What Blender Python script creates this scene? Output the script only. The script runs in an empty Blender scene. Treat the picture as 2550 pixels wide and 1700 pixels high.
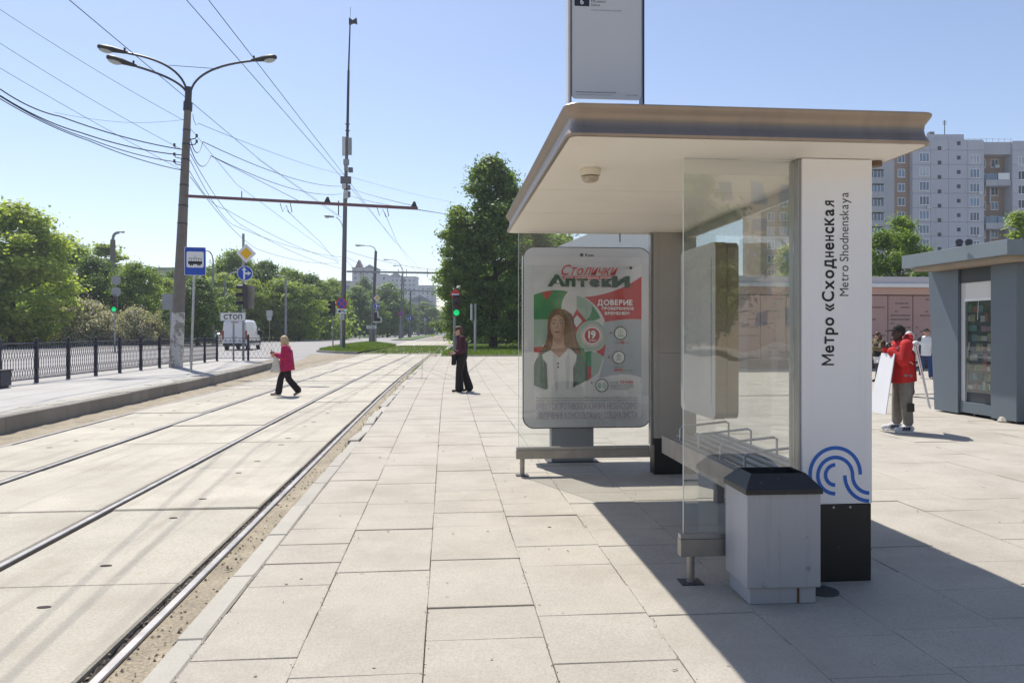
import bpy, bmesh, math, random
import numpy as np
from mathutils import Vector, Matrix
R = math.radians
random.seed(7)
S = bpy.context.scene
COL = S.collection

# ---------------------------------------------------------------- camera, sky, sun, exposure
YAW, FPX, CAMZ = R(5.07), 1850.0, 1.70
SX, CX = math.sin(YAW), math.cos(YAW)
cam = bpy.data.cameras.new('camera')
cam.sensor_width = 36; cam.lens = 36 * FPX / 2550
cam.shift_y = -27 / 2550
cam.clip_start = 0.05; cam.clip_end = 6000
camo = bpy.data.objects.new('camera', cam); COL.objects.link(camo)
camo.location = (0, 0, CAMZ); camo.rotation_euler = (R(90), 0, -YAW)
S.camera = camo

SUN_EL, SUN_AZ = R(58.5), R(-24)            # azimuth from +Y towards +X
sd = Vector((math.sin(SUN_AZ) * math.cos(SUN_EL), math.cos(SUN_AZ) * math.cos(SUN_EL), math.sin(SUN_EL)))
W = bpy.data.worlds.new('World'); S.world = W; W.use_nodes = True
wn = W.node_tree
sky = wn.nodes.new('ShaderNodeTexSky'); sky.sky_type = 'NISHITA'; sky.sun_disc = False
sky.sun_elevation = SUN_EL; sky.sun_rotation = SUN_AZ % (2 * math.pi)
sky.air_density = 1.0; sky.dust_density = 0.6; sky.ozone_density = 2.2; sky.altitude = 150
tint = wn.nodes.new('ShaderNodeMix'); tint.data_type = 'RGBA'; tint.blend_type = 'MULTIPLY'; tint.inputs[0].default_value = 1
tint.inputs[7].default_value = (1.09, 1.0, .99, 1)
wn.links.new(sky.outputs[0], tint.inputs[6]); wn.links.new(tint.outputs[2], wn.nodes['Background'].inputs[0])
wn.nodes['Background'].inputs[1].default_value = 0.104
sun = bpy.data.lights.new('sun', 'SUN'); sun.energy = 4.0; sun.angle = R(0.55); sun.color = (1, 0.955, 0.88)
suno = bpy.data.objects.new('sun', sun); COL.objects.link(suno)
suno.rotation_euler = (-sd).to_track_quat('-Z', 'Y').to_euler(); suno.location = (0, 0, 60)
vs = S.view_settings
vs.view_transform = 'Standard'; vs.look = 'None'; vs.gamma = 1; vs.exposure = 0.6; vs.use_curve_mapping = False
S.render.engine = 'CYCLES'
S.cycles.use_denoising = True
S.cycles.max_bounces = 8; S.cycles.transparent_max_bounces = 24
S.cycles.diffuse_bounces = 4; S.cycles.glossy_bounces = 4; S.cycles.transmission_bounces = 6
S.cycles.sample_clamp_indirect = 6
S.cycles.caustics_reflective = False; S.cycles.caustics_refractive = False


# ---------------------------------------------------------------- helpers
def at(px, py, D):
    """point seen in direction (px,py) of the photograph at depth D metres."""
    xc = (px - 1275) / FPX
    return Vector((D * (SX + xc * CX), D * (CX - xc * SX), CAMZ + (823 - py) / FPX * D))


def gp(px, py, z=0.0):
    D = (CAMZ - z) * FPX / (py - 823)
    v = at(px, py, D); v.z = z
    return v


def bend(y):
    if y < 12: return 0.0
    if y < 40: return 0.023 * (y - 12) ** 2 / 56
    return 0.322 + 0.023 * (y - 40)


class MB:
    def __init__(s):
        s.v = []; s.f = []; s.m = []

    def add(s, vs, fs, mi=0):
        o = len(s.v); s.v += [tuple(p) for p in vs]
        s.f += [tuple(i + o for i in f) for f in fs]; s.m += [mi] * len(fs)
        return s

    def box(s, x0, x1, y0, y1, z0, z1, mi=0):
        vs = [(x0, y0, z0), (x1, y0, z0), (x1, y1, z0), (x0, y1, z0), (x0, y0, z1), (x1, y0, z1), (x1, y1, z1), (x0, y1, z1)]
        return s.add(vs, [(0, 3, 2, 1), (4, 5, 6, 7), (0, 1, 5, 4), (1, 2, 6, 5), (2, 3, 7, 6), (3, 0, 4, 7)], mi)

    def bar(s, a, b, w, h, mi=0, up=(0, 0, 1)):
        """rectangular bar from a to b, w wide, h high."""
        a = Vector(a); b = Vector(b); d = (b - a).normalized()
        r = d.cross(Vector(up))
        if r.length < 1e-4: r = d.cross(Vector((1, 0, 0)))
        r.normalize(); u = r.cross(d)
        vs = []
        for p in (a, b):
            for q, t in ((-1, -1), (1, -1), (1, 1), (-1, 1)):
                vs.append(p + r * q * w / 2 + u * t * h / 2)
        return s.add(vs, [(0, 1, 2, 3), (7, 6, 5, 4), (0, 4, 5, 1), (1, 5, 6, 2), (2, 6, 7, 3), (3, 7, 4, 0)], mi)

    def tube(s, pts, r, n=8, mi=0, cap=True):
        pts = [Vector(p) for p in pts]; k = len(pts)
        if not isinstance(r, (list, tuple)): r = [r] * k
        ref = None; vs = []
        for i, p in enumerate(pts):
            d = (pts[min(i + 1, k - 1)] - pts[max(i - 1, 0)]).normalized()
            if ref is None:
                ref = d.orthogonal().normalized()
            ref = (ref - d * ref.dot(d)).normalized(); w = d.cross(ref)
            for j in range(n):
                a = 2 * math.pi * j / n
                vs.append(p + (ref * math.cos(a) + w * math.sin(a)) * r[i])
        fs = []
        for i in range(k - 1):
            for j in range(n):
                j2 = (j + 1) % n
                fs.append((i * n + j, i * n + j2, (i + 1) * n + j2, (i + 1) * n + j))
        if cap:
            fs.append(tuple(range(n - 1, -1, -1))); fs.append(tuple((k - 1) * n + j for j in range(n)))
        return s.add(vs, fs, mi)

    def lathe(s, prof, c=(0, 0, 0), n=16, mi=0, u=(1, 0, 0), v=(0, 1, 0), w=(0, 0, 1)):
        c = Vector(c); u = Vector(u); v = Vector(v); w = Vector(w); vs = []
        for r, z in prof:
            for j in range(n):
                a = 2 * math.pi * j / n
                vs.append(c + u * (r * math.cos(a)) + v * (r * math.sin(a)) + w * z)
        fs = []
        for i in range(len(prof) - 1):
            for j in range(n):
                j2 = (j + 1) % n
                fs.append((i * n + j, i * n + j2, (i + 1) * n + j2, (i + 1) * n + j))
        fs.append(tuple(range(n - 1, -1, -1))); fs.append(tuple((len(prof) - 1) * n + j for j in range(n)))
        return s.add(vs, fs, mi)

    def prism(s, poly, o, u, v, w0, w1, mi=0):
        """polygon (a,b) in the plane o+a*u+b*v, extruded along u x v from w0 to w1."""
        o = Vector(o); u = Vector(u); v = Vector(v); nn = u.cross(v).normalized(); k = len(poly)
        vs = [o + u * a + v * b + nn * w0 for a, b in poly] + [o + u * a + v * b + nn * w1 for a, b in poly]
        fs = [tuple(range(k - 1, -1, -1)), tuple(range(k, 2 * k))]
        fs += [(i, (i + 1) % k, k + (i + 1) % k, k + i) for i in range(k)]
        return s.add(vs, fs, mi)

    def flat(s, poly, o, u, v, w=0, mi=0):
        o = Vector(o); u = Vector(u); v = Vector(v); nn = u.cross(v).normalized()
        return s.add([o + u * a + v * b + nn * w for a, b in poly], [tuple(range(len(poly)))], mi)

    def build(s, name, mats, parent=None, smooth=False, bevel=0, seg=2):
        me = bpy.data.meshes.new(name)
        me.from_pydata(s.v, [], s.f)
        if not isinstance(mats, (list, tuple)): mats = [mats]
        for m in mats: me.materials.append(m)
        if len(mats) > 1: me.polygons.foreach_set('material_index', s.m)
        if smooth:
            me.polygons.foreach_set('use_smooth', [True] * len(me.polygons))
            try: me.set_sharp_from_angle(angle=R(38))
            except Exception: pass
        me.update()
        o = bpy.data.objects.new(name, me); COL.objects.link(o)
        if parent: o.parent = parent
        if bevel:
            b = o.modifiers.new('bevel', 'BEVEL'); b.width = bevel; b.segments = seg; b.limit_method = 'ANGLE'
            b.harden_normals = False
        return o


def tag(o, label, cat, group=None):
    o['label'] = label; o['category'] = cat
    if group: o['group'] = group
    return o


def struct(o):
    o['kind'] = 'structure'; return o


def stuff(o):
    o['kind'] = 'stuff'; return o


def thing(name, label, cat, loc=(0, 0, 0), rz=0, group=None):
    o = bpy.data.objects.new(name, None); COL.objects.link(o)
    o.location = loc; o.rotation_euler = (0, 0, rz); o.empty_display_size = .2
    return tag(o, label, cat, group)


def copy_tree(o, parent=None):
    c = o.copy(); COL.objects.link(c); c.parent = parent
    for ch in list(o.children): copy_tree(ch, c)
    return c


# ---------------------------------------------------------------- materials
MATS = {}


def lin(c):
    return tuple((x / 12.92 if x <= .04045 else ((x + .055) / 1.055) ** 2.4) for x in c)


def mat(name, c, rough=.7, metal=0.0, var=.10, scale=2.5, fine=.0, fscale=60, bump=0.0, bscale=60, rnd=0.0,
        stain=None, sscale=1.2, samt=.5, emit=0, spec=.5, coat=0, srange=(.55, .75), streak=None):
    if name in MATS: return MATS[name]
    m = bpy.data.materials.new(name); m.use_nodes = True; MATS[name] = m
    t = m.node_tree; N = t.nodes; L = t.links; b = N['Principled BSDF']
    b.inputs['Roughness'].default_value = rough; b.inputs['Metallic'].default_value = metal
    b.inputs['Specular IOR Level'].default_value = spec
    if coat: b.inputs['Coat Weight'].default_value = coat; b.inputs['Coat Roughness'].default_value = .08
    g = N.new('ShaderNodeNewGeometry')

    def noise(sc, det=4, ro=.55):
        n = N.new('ShaderNodeTexNoise'); n.inputs['Scale'].default_value = sc
        n.inputs['Detail'].default_value = det; n.inputs['Roughness'].default_value = ro
        L.new(g.outputs['Position'], n.inputs['Vector']); return n.outputs[0]

    def rng(v, a, bb, lo=.25, hi=.75):
        r = N.new('ShaderNodeMapRange'); r.inputs[1].default_value = lo; r.inputs[2].default_value = hi
        r.inputs[3].default_value = a; r.inputs[4].default_value = bb; L.new(v, r.inputs[0]); return r.outputs[0]

    def mul(a, bb):
        r = N.new('ShaderNodeMath'); r.operation = 'MULTIPLY'; L.new(a, r.inputs[0]); L.new(bb, r.inputs[1]); return r.outputs[0]
    val = None
    if var: val = rng(noise(scale), 1 - var, 1 + var)
    if fine:
        f = rng(noise(fscale, 3, .7), 1 - fine, 1 + fine, .3, .7); val = mul(val, f) if val else f
    if rnd:
        oi = N.new('ShaderNodeObjectInfo'); ad = N.new('ShaderNodeMath'); ad.operation = 'ADD'
        L.new(oi.outputs['Random'], ad.inputs[0]); L.new(g.outputs['Random Per Island'], ad.inputs[1])
        fr = N.new('ShaderNodeMath'); fr.operation = 'FRACT'; L.new(ad.outputs[0], fr.inputs[0])
        f = rng(fr.outputs[0], 1 - rnd, 1 + rnd, 0, 1); val = mul(val, f) if val else f
    col = None
    if val is not None:
        mx = N.new('ShaderNodeMix'); mx.data_type = 'RGBA'; mx.blend_type = 'MULTIPLY'; mx.inputs[0].default_value = 1
        mx.inputs[6].default_value = (*c, 1)
        cmb = N.new('ShaderNodeCombineColor')
        for i in range(3): L.new(val, cmb.inputs[i])
        L.new(cmb.outputs[0], mx.inputs[7]); col = mx.outputs[2]
    if stain:
        mx = N.new('ShaderNodeMix'); mx.data_type = 'RGBA'
        L.new(rng(noise(sscale, 6, .65), 0, samt, *srange), mx.inputs[0])
        if col: L.new(col, mx.inputs[6])
        else: mx.inputs[6].default_value = (*c, 1)
        mx.inputs[7].default_value = (*stain, 1); col = mx.outputs[2]
    if streak:                                   # weathering streaks: colour, stretch of the pattern, amount, range
        sc_, stretch, amt, lo, hi = streak
        mp = N.new('ShaderNodeMapping'); mp.inputs['Scale'].default_value = stretch; L.new(g.outputs['Position'], mp.inputs[0])
        n = N.new('ShaderNodeTexNoise'); n.inputs['Scale'].default_value = 1; n.inputs['Detail'].default_value = 5; n.inputs['Roughness'].default_value = .6
        L.new(mp.outputs[0], n.inputs['Vector'])
        mx = N.new('ShaderNodeMix'); mx.data_type = 'RGBA'; L.new(rng(n.outputs[0], 0, amt, lo, hi), mx.inputs[0])
        if col: L.new(col, mx.inputs[6])
        else: mx.inputs[6].default_value = (*c, 1)
        mx.inputs[7].default_value = (*sc_, 1); col = mx.outputs[2]
    if col: L.new(col, b.inputs['Base Color'])
    else: b.inputs['Base Color'].default_value = (*c, 1)
    if bump:
        bp = N.new('ShaderNodeBump'); bp.inputs['Strength'].default_value = bump; bp.inputs['Distance'].default_value = .01
        L.new(noise(bscale, 5, .65), bp.inputs['Height']); L.new(bp.outputs[0], b.inputs['Normal'])
    if emit:
        b.inputs['Emission Color'].default_value = (*c, 1); b.inputs['Emission Strength'].default_value = emit
    return m


def glass_mat(name, tint=(.93, .96, .94), haze=.05, refl=1.0, rough=.0, wave=0.0):
    m = bpy.data.materials.new(name); m.use_nodes = True; t = m.node_tree; N = t.nodes; L = t.links
    for n in list(N):
        if n.type != 'OUTPUT_MATERIAL': N.remove(n)
    out = [n for n in N if n.type == 'OUTPUT_MATERIAL'][0]
    tr = N.new('ShaderNodeBsdfTransparent'); tr.inputs[0].default_value = (*tint, 1)
    df = N.new('ShaderNodeBsdfDiffuse'); df.inputs[0].default_value = (.75, .75, .72, 1)
    gl = N.new('ShaderNodeBsdfGlossy'); gl.inputs['Roughness'].default_value = rough
    lw = N.new('ShaderNodeLayerWeight'); lw.inputs[0].default_value = .5
    pw = N.new('ShaderNodeMath'); pw.operation = 'POWER'; pw.inputs[1].default_value = 5; L.new(lw.outputs['Facing'], pw.inputs[0])
    fr = N.new('ShaderNodeMath'); fr.operation = 'MULTIPLY_ADD'; fr.inputs[1].default_value = .95; fr.inputs[2].default_value = .045; L.new(pw.outputs[0], fr.inputs[0])
    m1 = N.new('ShaderNodeMixShader'); m2 = N.new('ShaderNodeMixShader')
    g = N.new('ShaderNodeNewGeometry'); nz = N.new('ShaderNodeTexNoise'); nz.inputs['Scale'].default_value = 3; nz.inputs['Detail'].default_value = 6
    L.new(g.outputs['Position'], nz.inputs['Vector'])
    mr = N.new('ShaderNodeMapRange'); mr.inputs[1].default_value = .3; mr.inputs[2].default_value = .75
    mr.inputs[3].default_value = haze * .5; mr.inputs[4].default_value = haze * 1.6
    L.new(nz.outputs[0], mr.inputs[0]); L.new(mr.outputs[0], m1.inputs[0])
    L.new(tr.outputs[0], m1.inputs[1]); L.new(df.outputs[0], m1.inputs[2])
    ml = N.new('ShaderNodeMath'); ml.operation = 'MULTIPLY'; ml.inputs[1].default_value = refl
    L.new(fr.outputs[0], ml.inputs[0]); L.new(ml.outputs[0], m2.inputs[0])
    L.new(m1.outputs[0], m2.inputs[1]); L.new(gl.outputs[0], m2.inputs[2]); L.new(m2.outputs[0], out.inputs[0])
    if wave:
        n2 = N.new('ShaderNodeTexNoise'); n2.inputs['Scale'].default_value = 1.4; L.new(g.outputs['Position'], n2.inputs['Vector'])
        bp = N.new('ShaderNodeBump'); bp.inputs['Strength'].default_value = wave; bp.inputs['Distance'].default_value = .02
        L.new(n2.outputs[0], bp.inputs['Height']); L.new(bp.outputs[0], gl.inputs['Normal'])
    return m


def leaf_mat(name, c, c2, trans=.4, var=.35):
    m = bpy.data.materials.new(name); m.use_nodes = True; t = m.node_tree; N = t.nodes; L = t.links
    for n in list(N):
        if n.type != 'OUTPUT_MATERIAL': N.remove(n)
    out = [n for n in N if n.type == 'OUTPUT_MATERIAL'][0]
    g = N.new('ShaderNodeNewGeometry'); nz = N.new('ShaderNodeTexNoise'); nz.inputs['Scale'].default_value = .9; nz.inputs['Detail'].default_value = 3
    L.new(g.outputs['Position'], nz.inputs['Vector'])
    ad0 = N.new('ShaderNodeMath'); ad0.operation = 'MULTIPLY_ADD'; ad0.inputs[1].default_value = .55
    L.new(g.outputs['Random Per Island'], ad0.inputs[0]); L.new(nz.outputs[0], ad0.inputs[2])
    oi = N.new('ShaderNodeObjectInfo'); ad = N.new('ShaderNodeMath'); ad.operation = 'MULTIPLY_ADD'; ad.inputs[1].default_value = .42
    L.new(oi.outputs['Random'], ad.inputs[0]); L.new(ad0.outputs[0], ad.inputs[2])
    mr = N.new('ShaderNodeMapRange'); mr.inputs[1].default_value = .45; mr.inputs[2].default_value = 1.35; L.new(ad.outputs[0], mr.inputs[0])
    mx = N.new('ShaderNodeMix'); mx.data_type = 'RGBA'; L.new(mr.outputs[0], mx.inputs[0])
    mx.inputs[6].default_value = (*c, 1); mx.inputs[7].default_value = (*c2, 1)
    b = N.new('ShaderNodeBsdfPrincipled'); b.inputs['Roughness'].default_value = .5; b.inputs['Specular IOR Level'].default_value = .35
    L.new(mx.outputs[2], b.inputs['Base Color'])
    tl = N.new('ShaderNodeBsdfTranslucent')
    hs = N.new('ShaderNodeMix'); hs.data_type = 'RGBA'; hs.blend_type = 'MULTIPLY'; hs.inputs[0].default_value = 1
    hs.inputs[7].default_value = (1.5, 1.6, .7, 1); L.new(mx.outputs[2], hs.inputs[6]); L.new(hs.outputs[2], tl.inputs[0])
    ms = N.new('ShaderNodeMixShader'); ms.inputs[0].default_value = trans
    L.new(b.outputs[0], ms.inputs[1]); L.new(tl.outputs[0], ms.inputs[2]); L.new(ms.outputs[0], out.inputs[0])
    return m


m_slab = mat('paving_concrete', (.400, .366, .308), .88, var=.09, scale=2.2, fine=.17, fscale=85, bump=.45, bscale=150, rnd=.025, stain=(.30, .262, .215), sscale=.9, samt=.75, srange=(.48, .72))
m_joint = mat('joint_dirt', (.22, .19, .15), .95, var=.45, scale=5)
m_kerb = mat('kerb_concrete', (.375, .352, .302), .85, var=.10, scale=2, fine=.1, fscale=110, bump=.25, bscale=150, rnd=.08)
m_tslab = mat('track_slab_concrete', (.425, .392, .322), .88, var=.13, scale=1.1, fine=.16, fscale=55, bump=.5, bscale=70, rnd=.07, stain=(.34, .30, .235), sscale=1.5, samt=.7, srange=(.5, .72), streak=((.27, .235, .19), (5.5, .35, 1), .55, .52, .74))
m_dirt = mat('sandy_dirt', (.30, .255, .185), .97, var=.22, scale=3, fine=.35, fscale=45, bump=.9, bscale=55, stain=(.18, .15, .11), sscale=2.2, samt=.6)
m_bed = mat('dark_bed', (.055, .045, .04), .97, var=.4, scale=20, bump=.8, bscale=60)
m_steel = mat('polished_rail_steel', (.30, .285, .275), .45, .85, var=.25, scale=5)
m_rust = mat('rusty_rail_side', (.075, .05, .04), .8, .2, var=.3, scale=14)
m_asph = mat('weathered_asphalt', (.30, .285, .275), .93, var=.10, scale=.25, fine=.09, fscale=30, bump=.2, bscale=40, stain=(.24, .23, .22), sscale=.12, samt=.6)
m_ground = mat('far_ground', (.26, .25, .23), .95, var=.12, scale=.1)
m_lplat = mat('platform_asphalt', (.40, .385, .36), .93, var=.09, scale=.7, fine=.1, fscale=70, bump=.2, bscale=90, stain=(.33, .315, .29), sscale=.9, samt=.6)
m_grassg = mat('turf', (.085, .13, .03), .95, var=.4, scale=1.6, fine=.4, fscale=20, bump=.6, bscale=30, stain=(.16, .14, .07), sscale=.7, samt=.7)
m_blade = leaf_mat('grass_blades', (.08, .15, .02), (.17, .22, .05), .35)
m_navy = mat('dark_navy_paint', (.020, .022, .045), .42, var=.15, scale=6)
m_black = mat('black_plastic', (.012, .012, .013), .5, var=.1)
m_dkgrey = mat('dark_grey_metal', (.06, .06, .065), .5, .3, var=.12)
m_grey = mat('grey_paint', (.28, .29, .30), .5, var=.08)
m_lgrey = mat('light_grey_paint', (.55, .55, .56), .45, var=.05)
m_silver = mat('galvanised_steel', (.42, .43, .44), .42, .75, var=.12, scale=8)
m_white = mat('white_paint', (.78, .78, .78), .4, var=.03)
m_wire = mat('wire', (.035, .035, .035), .6, .4, var=0)
m_conc = mat('pole_concrete', (.20, .175, .155), .9, var=.12, scale=3, fine=.12, fscale=40, bump=.4, bscale=40, stain=(.13, .115, .10), sscale=1.6)
m_beam = mat('oxide_red_beam', (.17, .085, .09), .6, var=.15, scale=5)
m_blue = mat('sign_blue', (.012, .075, .46), .45, var=.03)
m_yel = mat('sign_yellow', (.85, .48, .01), .45, var=.03)
m_red = mat('sign_red', (.62, .025, .025), .45, var=.03)
m_amber = mat('lamp_off_red', (.06, .015, .015), .3, var=0)
m_greenl = mat('lit_green_lamp', (.0, .58, .16), .4, var=0, emit=.6)
m_dgreen = mat('unlit_green_lens', (.02, .11, .055), .25, var=0)
m_sblack = mat('print_black', (.012, .012, .015), .5, var=0)


# ---------------------------------------------------------------- lettering built from glyph outlines
GL = {}
_dg = bpy.context.evaluated_depsgraph_get()


def raw_glyph(ch, off):
    c = bpy.data.curves.new('g', 'FONT'); c.body = ch; c.size = 1; c.offset = off; c.resolution_u = 4
    o = bpy.data.objects.new('g', c); COL.objects.link(o)
    dg = bpy.context.evaluated_depsgraph_get()
    me = bpy.data.meshes.new_from_object(o.evaluated_get(dg))
    v = [(p.co.x, p.co.y) for p in me.vertices]; f = [tuple(p.vertices) for p in me.polygons]
    bpy.data.objects.remove(o); bpy.data.curves.remove(c); bpy.data.meshes.remove(me)
    return v, f


SAME = dict(zip('АВЕКМНОРСТХЗЬаеорсху', 'ABEKMHOPCTX3baeopcxy'))
MIRR = {'И': 'N', 'Я': 'R'}
CAPB = CAPI = None


def glyph(ch, off):
    global CAPB, CAPI
    k = (ch, off)
    if k in GL: return GL[k]
    if CAPB is None:
        CAPB = max(p[1] for p in raw_glyph('H', 0)[0]); CAPI = max(p[1] for p in raw_glyph('П', 0)[0])
    t = .10 + off * 2
    if ch == 'н':
        h = .70; w = .52
        v = [(0, 0), (t, 0), (t, h), (0, h), (w - t, 0), (w, 0), (w, h), (w - t, h), (t, h / 2 - t * .45), (w - t, h / 2 - t * .45), (w - t, h / 2 + t * .45), (t, h / 2 + t * .45)]
        f = [(0, 1, 2, 3), (4, 5, 6, 7), (8, 9, 10, 11)]
    elif ch == 'М':
        w = .98; q_ = t * 1.15
        v = [(0, 0), (t, 0), (t, 1 - 2.3 * t), (w / 2, .40 - 1.5 * t), (w - t, 1 - 2.3 * t), (w - t, 0), (w, 0), (w, 1), (w - q_, 1), (w / 2, .40), (q_, 1), (0, 1)]; f = [tuple(range(12))]
    elif ch == 'Ю':
        v, f = glyph('О', off); x1 = max(p[0] for p in v); v = [(p[0] * .85 + .28, p[1]) for p in v]; n = len(v)
        v = v + [(0, 0), (t, 0), (t, 1), (0, 1), (t, .5 - t / 2), (.31, .5 - t / 2), (.31, .5 + t / 2), (t, .5 + t / 2)]
        f = f + [(n, n + 1, n + 2, n + 3), (n + 4, n + 5, n + 6, n + 7)]
    else:
        src = SAME.get(ch, MIRR.get(ch, ch)); sc = 1.0; flip = ch in MIRR
        if ch == 'я': src, sc, flip = 'R', .70, True
        elif ch == 'Ь': sc = .98
        v, f = raw_glyph(src, off)
        if not v: GL[k] = ([], []); return GL[k]
        latin = ord(src) < 256
        s = 1 / (CAPB if latin else CAPI)
        if ch.isupper() and ch not in 'Ь': s = 1 / max(p[1] for p in v)
        s *= sc
        v = [((-p[0] if flip else p[0]) * s, p[1] * s) for p in v]
        if flip: f = [tuple(reversed(q)) for q in f]
    x0 = min(p[0] for p in v)
    v = [(p[0] - x0, p[1]) for p in v]
    GL[k] = (v, f); return GL[k]


def text(parent, s, o, u, v, cap, m, name='lettering', width=None, bold=0.0, gap=.14, align='l', space=.38, slant=0.0):
    """lettering with cap height `cap` lying in the plane o + u, v (lifted by the caller)."""
    V = []; F = []; x = 0
    for ch in s:
        if ch == ' ': x += space; continue
        gv, gf = glyph(ch, bold)
        if not gv: continue
        n = len(V); V += [(p[0] + x + slant * p[1], p[1]) for p in gv]; F += [tuple(i + n for i in f) for f in gf]
        x += max(p[0] for p in gv) + gap
    x -= gap
    su = cap if width is None else width / x
    dx = {'l': 0, 'c': -x / 2, 'r': -x}[align]
    o = Vector(o); u = Vector(u).normalized(); v = Vector(v).normalized()
    mb = MB(); mb.add([o + u * ((a + dx) * su) + v * (b * cap) for a, b in V], F)
    return mb.build(name, m, parent)


def arc(cx, cy, r, a0, a1, n=16):
    return [(cx + r * math.cos(R(a0 + (a1 - a0) * i / n)), cy + r * math.sin(R(a0 + (a1 - a0) * i / n))) for i in range(n + 1)]


def ribbon(mb, pts, w, o, u, v, lift=0, mi=0):
    """flat stroke of width w along 2-d points."""
    L = []; Rr = []
    k = len(pts)
    for i, p in enumerate(pts):
        a = pts[max(i - 1, 0)]; b = pts[min(i + 1, k - 1)]
        dx, dy = b[0] - a[0], b[1] - a[1]; l = math.hypot(dx, dy) or 1
        nx, ny = -dy / l * w / 2, dx / l * w / 2
        L.append((p[0] + nx, p[1] + ny)); Rr.append((p[0] - nx, p[1] - ny))
    o = Vector(o); u = Vector(u); v = Vector(v); nn = u.cross(v).normalized()
    vs = [o + u * a + v * b + nn * lift for a, b in L + Rr]
    mb.add(vs, [(i, k + i, k + i + 1, i + 1) for i in range(k - 1)], mi)


def disc(mb, cx, cy, r, o, u, v, lift=0, mi=0, n=28):
    mb.flat([(cx + r * math.cos(2 * math.pi * i / n), cy + r * math.sin(2 * math.pi * i / n)) for i in range(n)], o, u, v, lift, mi)


# ---------------------------------------------------------------- the setting: ground, roads, tracks
def sheet(name, poly, z, m, parent=None):
    mb = MB(); mb.add([(x, y, z) for x, y in poly], [tuple(range(len(poly)))])
    return mb.build(name, m, parent)


struct(sheet('ground', [(-3000, -600), (3000, -600), (3000, 4000), (-3000, 4000)], -.16, m_ground))
struct(sheet('road', [(-120, -60), (-7.28, -60), (-7.28, 30), (-7.6, 57), (-3, 120), (4, 420), (-40, 420), (-26, 160), (-33, 93), (-120, 60)], -.05, m_asph))
struct(sheet('cross_street', [(-7.6, 50), (9.0, 47), (9.0, 47.05), (4, 140), (-6.5, 140)], -.075, m_asph))
tb = struct(sheet('track_bed', [(-7.40, -6), (-1.36, -6), (-1.36, 30), (-.9, 56), (-7.0, 56), (-7.40, 30)], -.07, m_bed))

# the same surfaces continue behind the viewer
struct(sheet('plaza_rear', [(-1.255, -60), (60, -60), (60, 1.44), (-1.255, 1.44)], .0975, m_slab))
struct(sheet('track_rear', [(-7.3, -60), (-1.36, -60), (-1.36, .88), (-7.3, .88)], -.004, m_tslab))
struct(sheet('platform_rear', [(-11.9, -60), (-7.49, -60), (-7.49, -6.01), (-11.9, -6.01)], .26, m_lplat))

# concrete track slabs, each one a piece of the track bed
T_R = [-1.70, -3.224, -4.98, -6.504]
bands = [(-3.150, -1.795), (-4.900, -3.285), (-6.45, -5.045)]
mh = MB(); disc(mh, 0, 0, .5, (0, 0, 0), (1, 0, 0), (0, 1, 0))
hole_me = None
slab_proto = {}
rs = random.Random(3)


def slab_mesh(w, l, h, ch):
    v = [(-w / 2 + ch, -l / 2 + ch, 0), (w / 2 - ch, -l / 2 + ch, 0), (w / 2 - ch, l / 2 - ch, 0), (-w / 2 + ch, l / 2 - ch, 0)]
    v += [(-w / 2, -l / 2, -ch), (w / 2, -l / 2, -ch), (w / 2, l / 2, -ch), (-w / 2, l / 2, -ch)]
    v += [(-w / 2, -l / 2, -h), (w / 2, -l / 2, -h), (w / 2, l / 2, -h), (-w / 2, l / 2, -h)]
    f = [(0, 1, 2, 3)] + [(4 + i, 4 + (i + 1) % 4, (i + 1) % 4, i) for i in range(4)] + [(8 + i, 8 + (i + 1) % 4, 4 + (i + 1) % 4, 4 + i) for i in range(4)]
    return v, f


def shared_mesh(name, v, f, m):
    me = bpy.data.meshes.new(name); me.from_pydata(v, [], f); me.materials.append(m); me.update(); return me


for bi, (x0, x1) in enumerate(bands):
    me = shared_mesh('track_slab', *slab_mesh(x1 - x0, 2.138, .10, .012), m_tslab)
    for k in range(25):
        y = .9 + 2.15 * k + 1.075
        o = bpy.data.objects.new('track_slab', me); COL.objects.link(o); o.parent = tb
        o.location = ((x0 + x1) / 2 + bend(y), y, rs.uniform(-.012, .004)); o.rotation_euler = (rs.uniform(-.002, .002), rs.uniform(-.003, .003), rs.uniform(-.002, .002) - (bend(y + .5) - bend(y - .5)))
        if bi != 1 and y < 40:
            for dy in (-.68, .72):
                if hole_me is None:
                    mh = MB(); mh.lathe([(.5, 0), (.5, .003)], n=12); ho = mh.build('lifting_hole', m_bed); hole_me = ho.data; bpy.data.objects.remove(ho)
                h = bpy.data.objects.new('lifting_hole', hole_me); COL.objects.link(h); h.parent = o
                h.location = (rs.uniform(-.03, .03), dy + rs.uniform(-.05, .05), .0005); h.scale = (rs.uniform(.06, .095), rs.uniform(.03, .05), 1)

# dirt strips beside the outer rails
mb = MB()
def strip(mb, xa, xb, y0, y1, z, step=.5, jit=.0, mi=0, bump=.012):
    n = int((y1 - y0) / step); v = []; nx = 5
    for i in range(n + 1):
        y = y0 + step * i
        for j in range(nx):
            xx = xa(y) + (xb(y) - xa(y)) * j / (nx - 1)
            v.append((xx + bend(y), y, z + (rs.uniform(-bump, bump) if 0 < j < nx - 1 else 0)))
    f = [(i * nx + j, i * nx + j + 1, (i + 1) * nx + j + 1, (i + 1) * nx + j) for i in range(n) for j in range(nx - 1)]
    mb.add(v, f, mi)
strip(mb, lambda y: -1.668, lambda y: -1.33, -4, 55, -.018, .12)
d1 = struct(mb.build('dirt_strip', m_dirt, smooth=True))
mb = MB(); strip(mb, lambda y: -7.45 - .0025 * max(0, y - 20) ** 2, lambda y: -6.53, -4, 55, -.02, .2, bump=.015)
struct(mb.build('dirt_strip', m_dirt, smooth=True))
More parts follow.
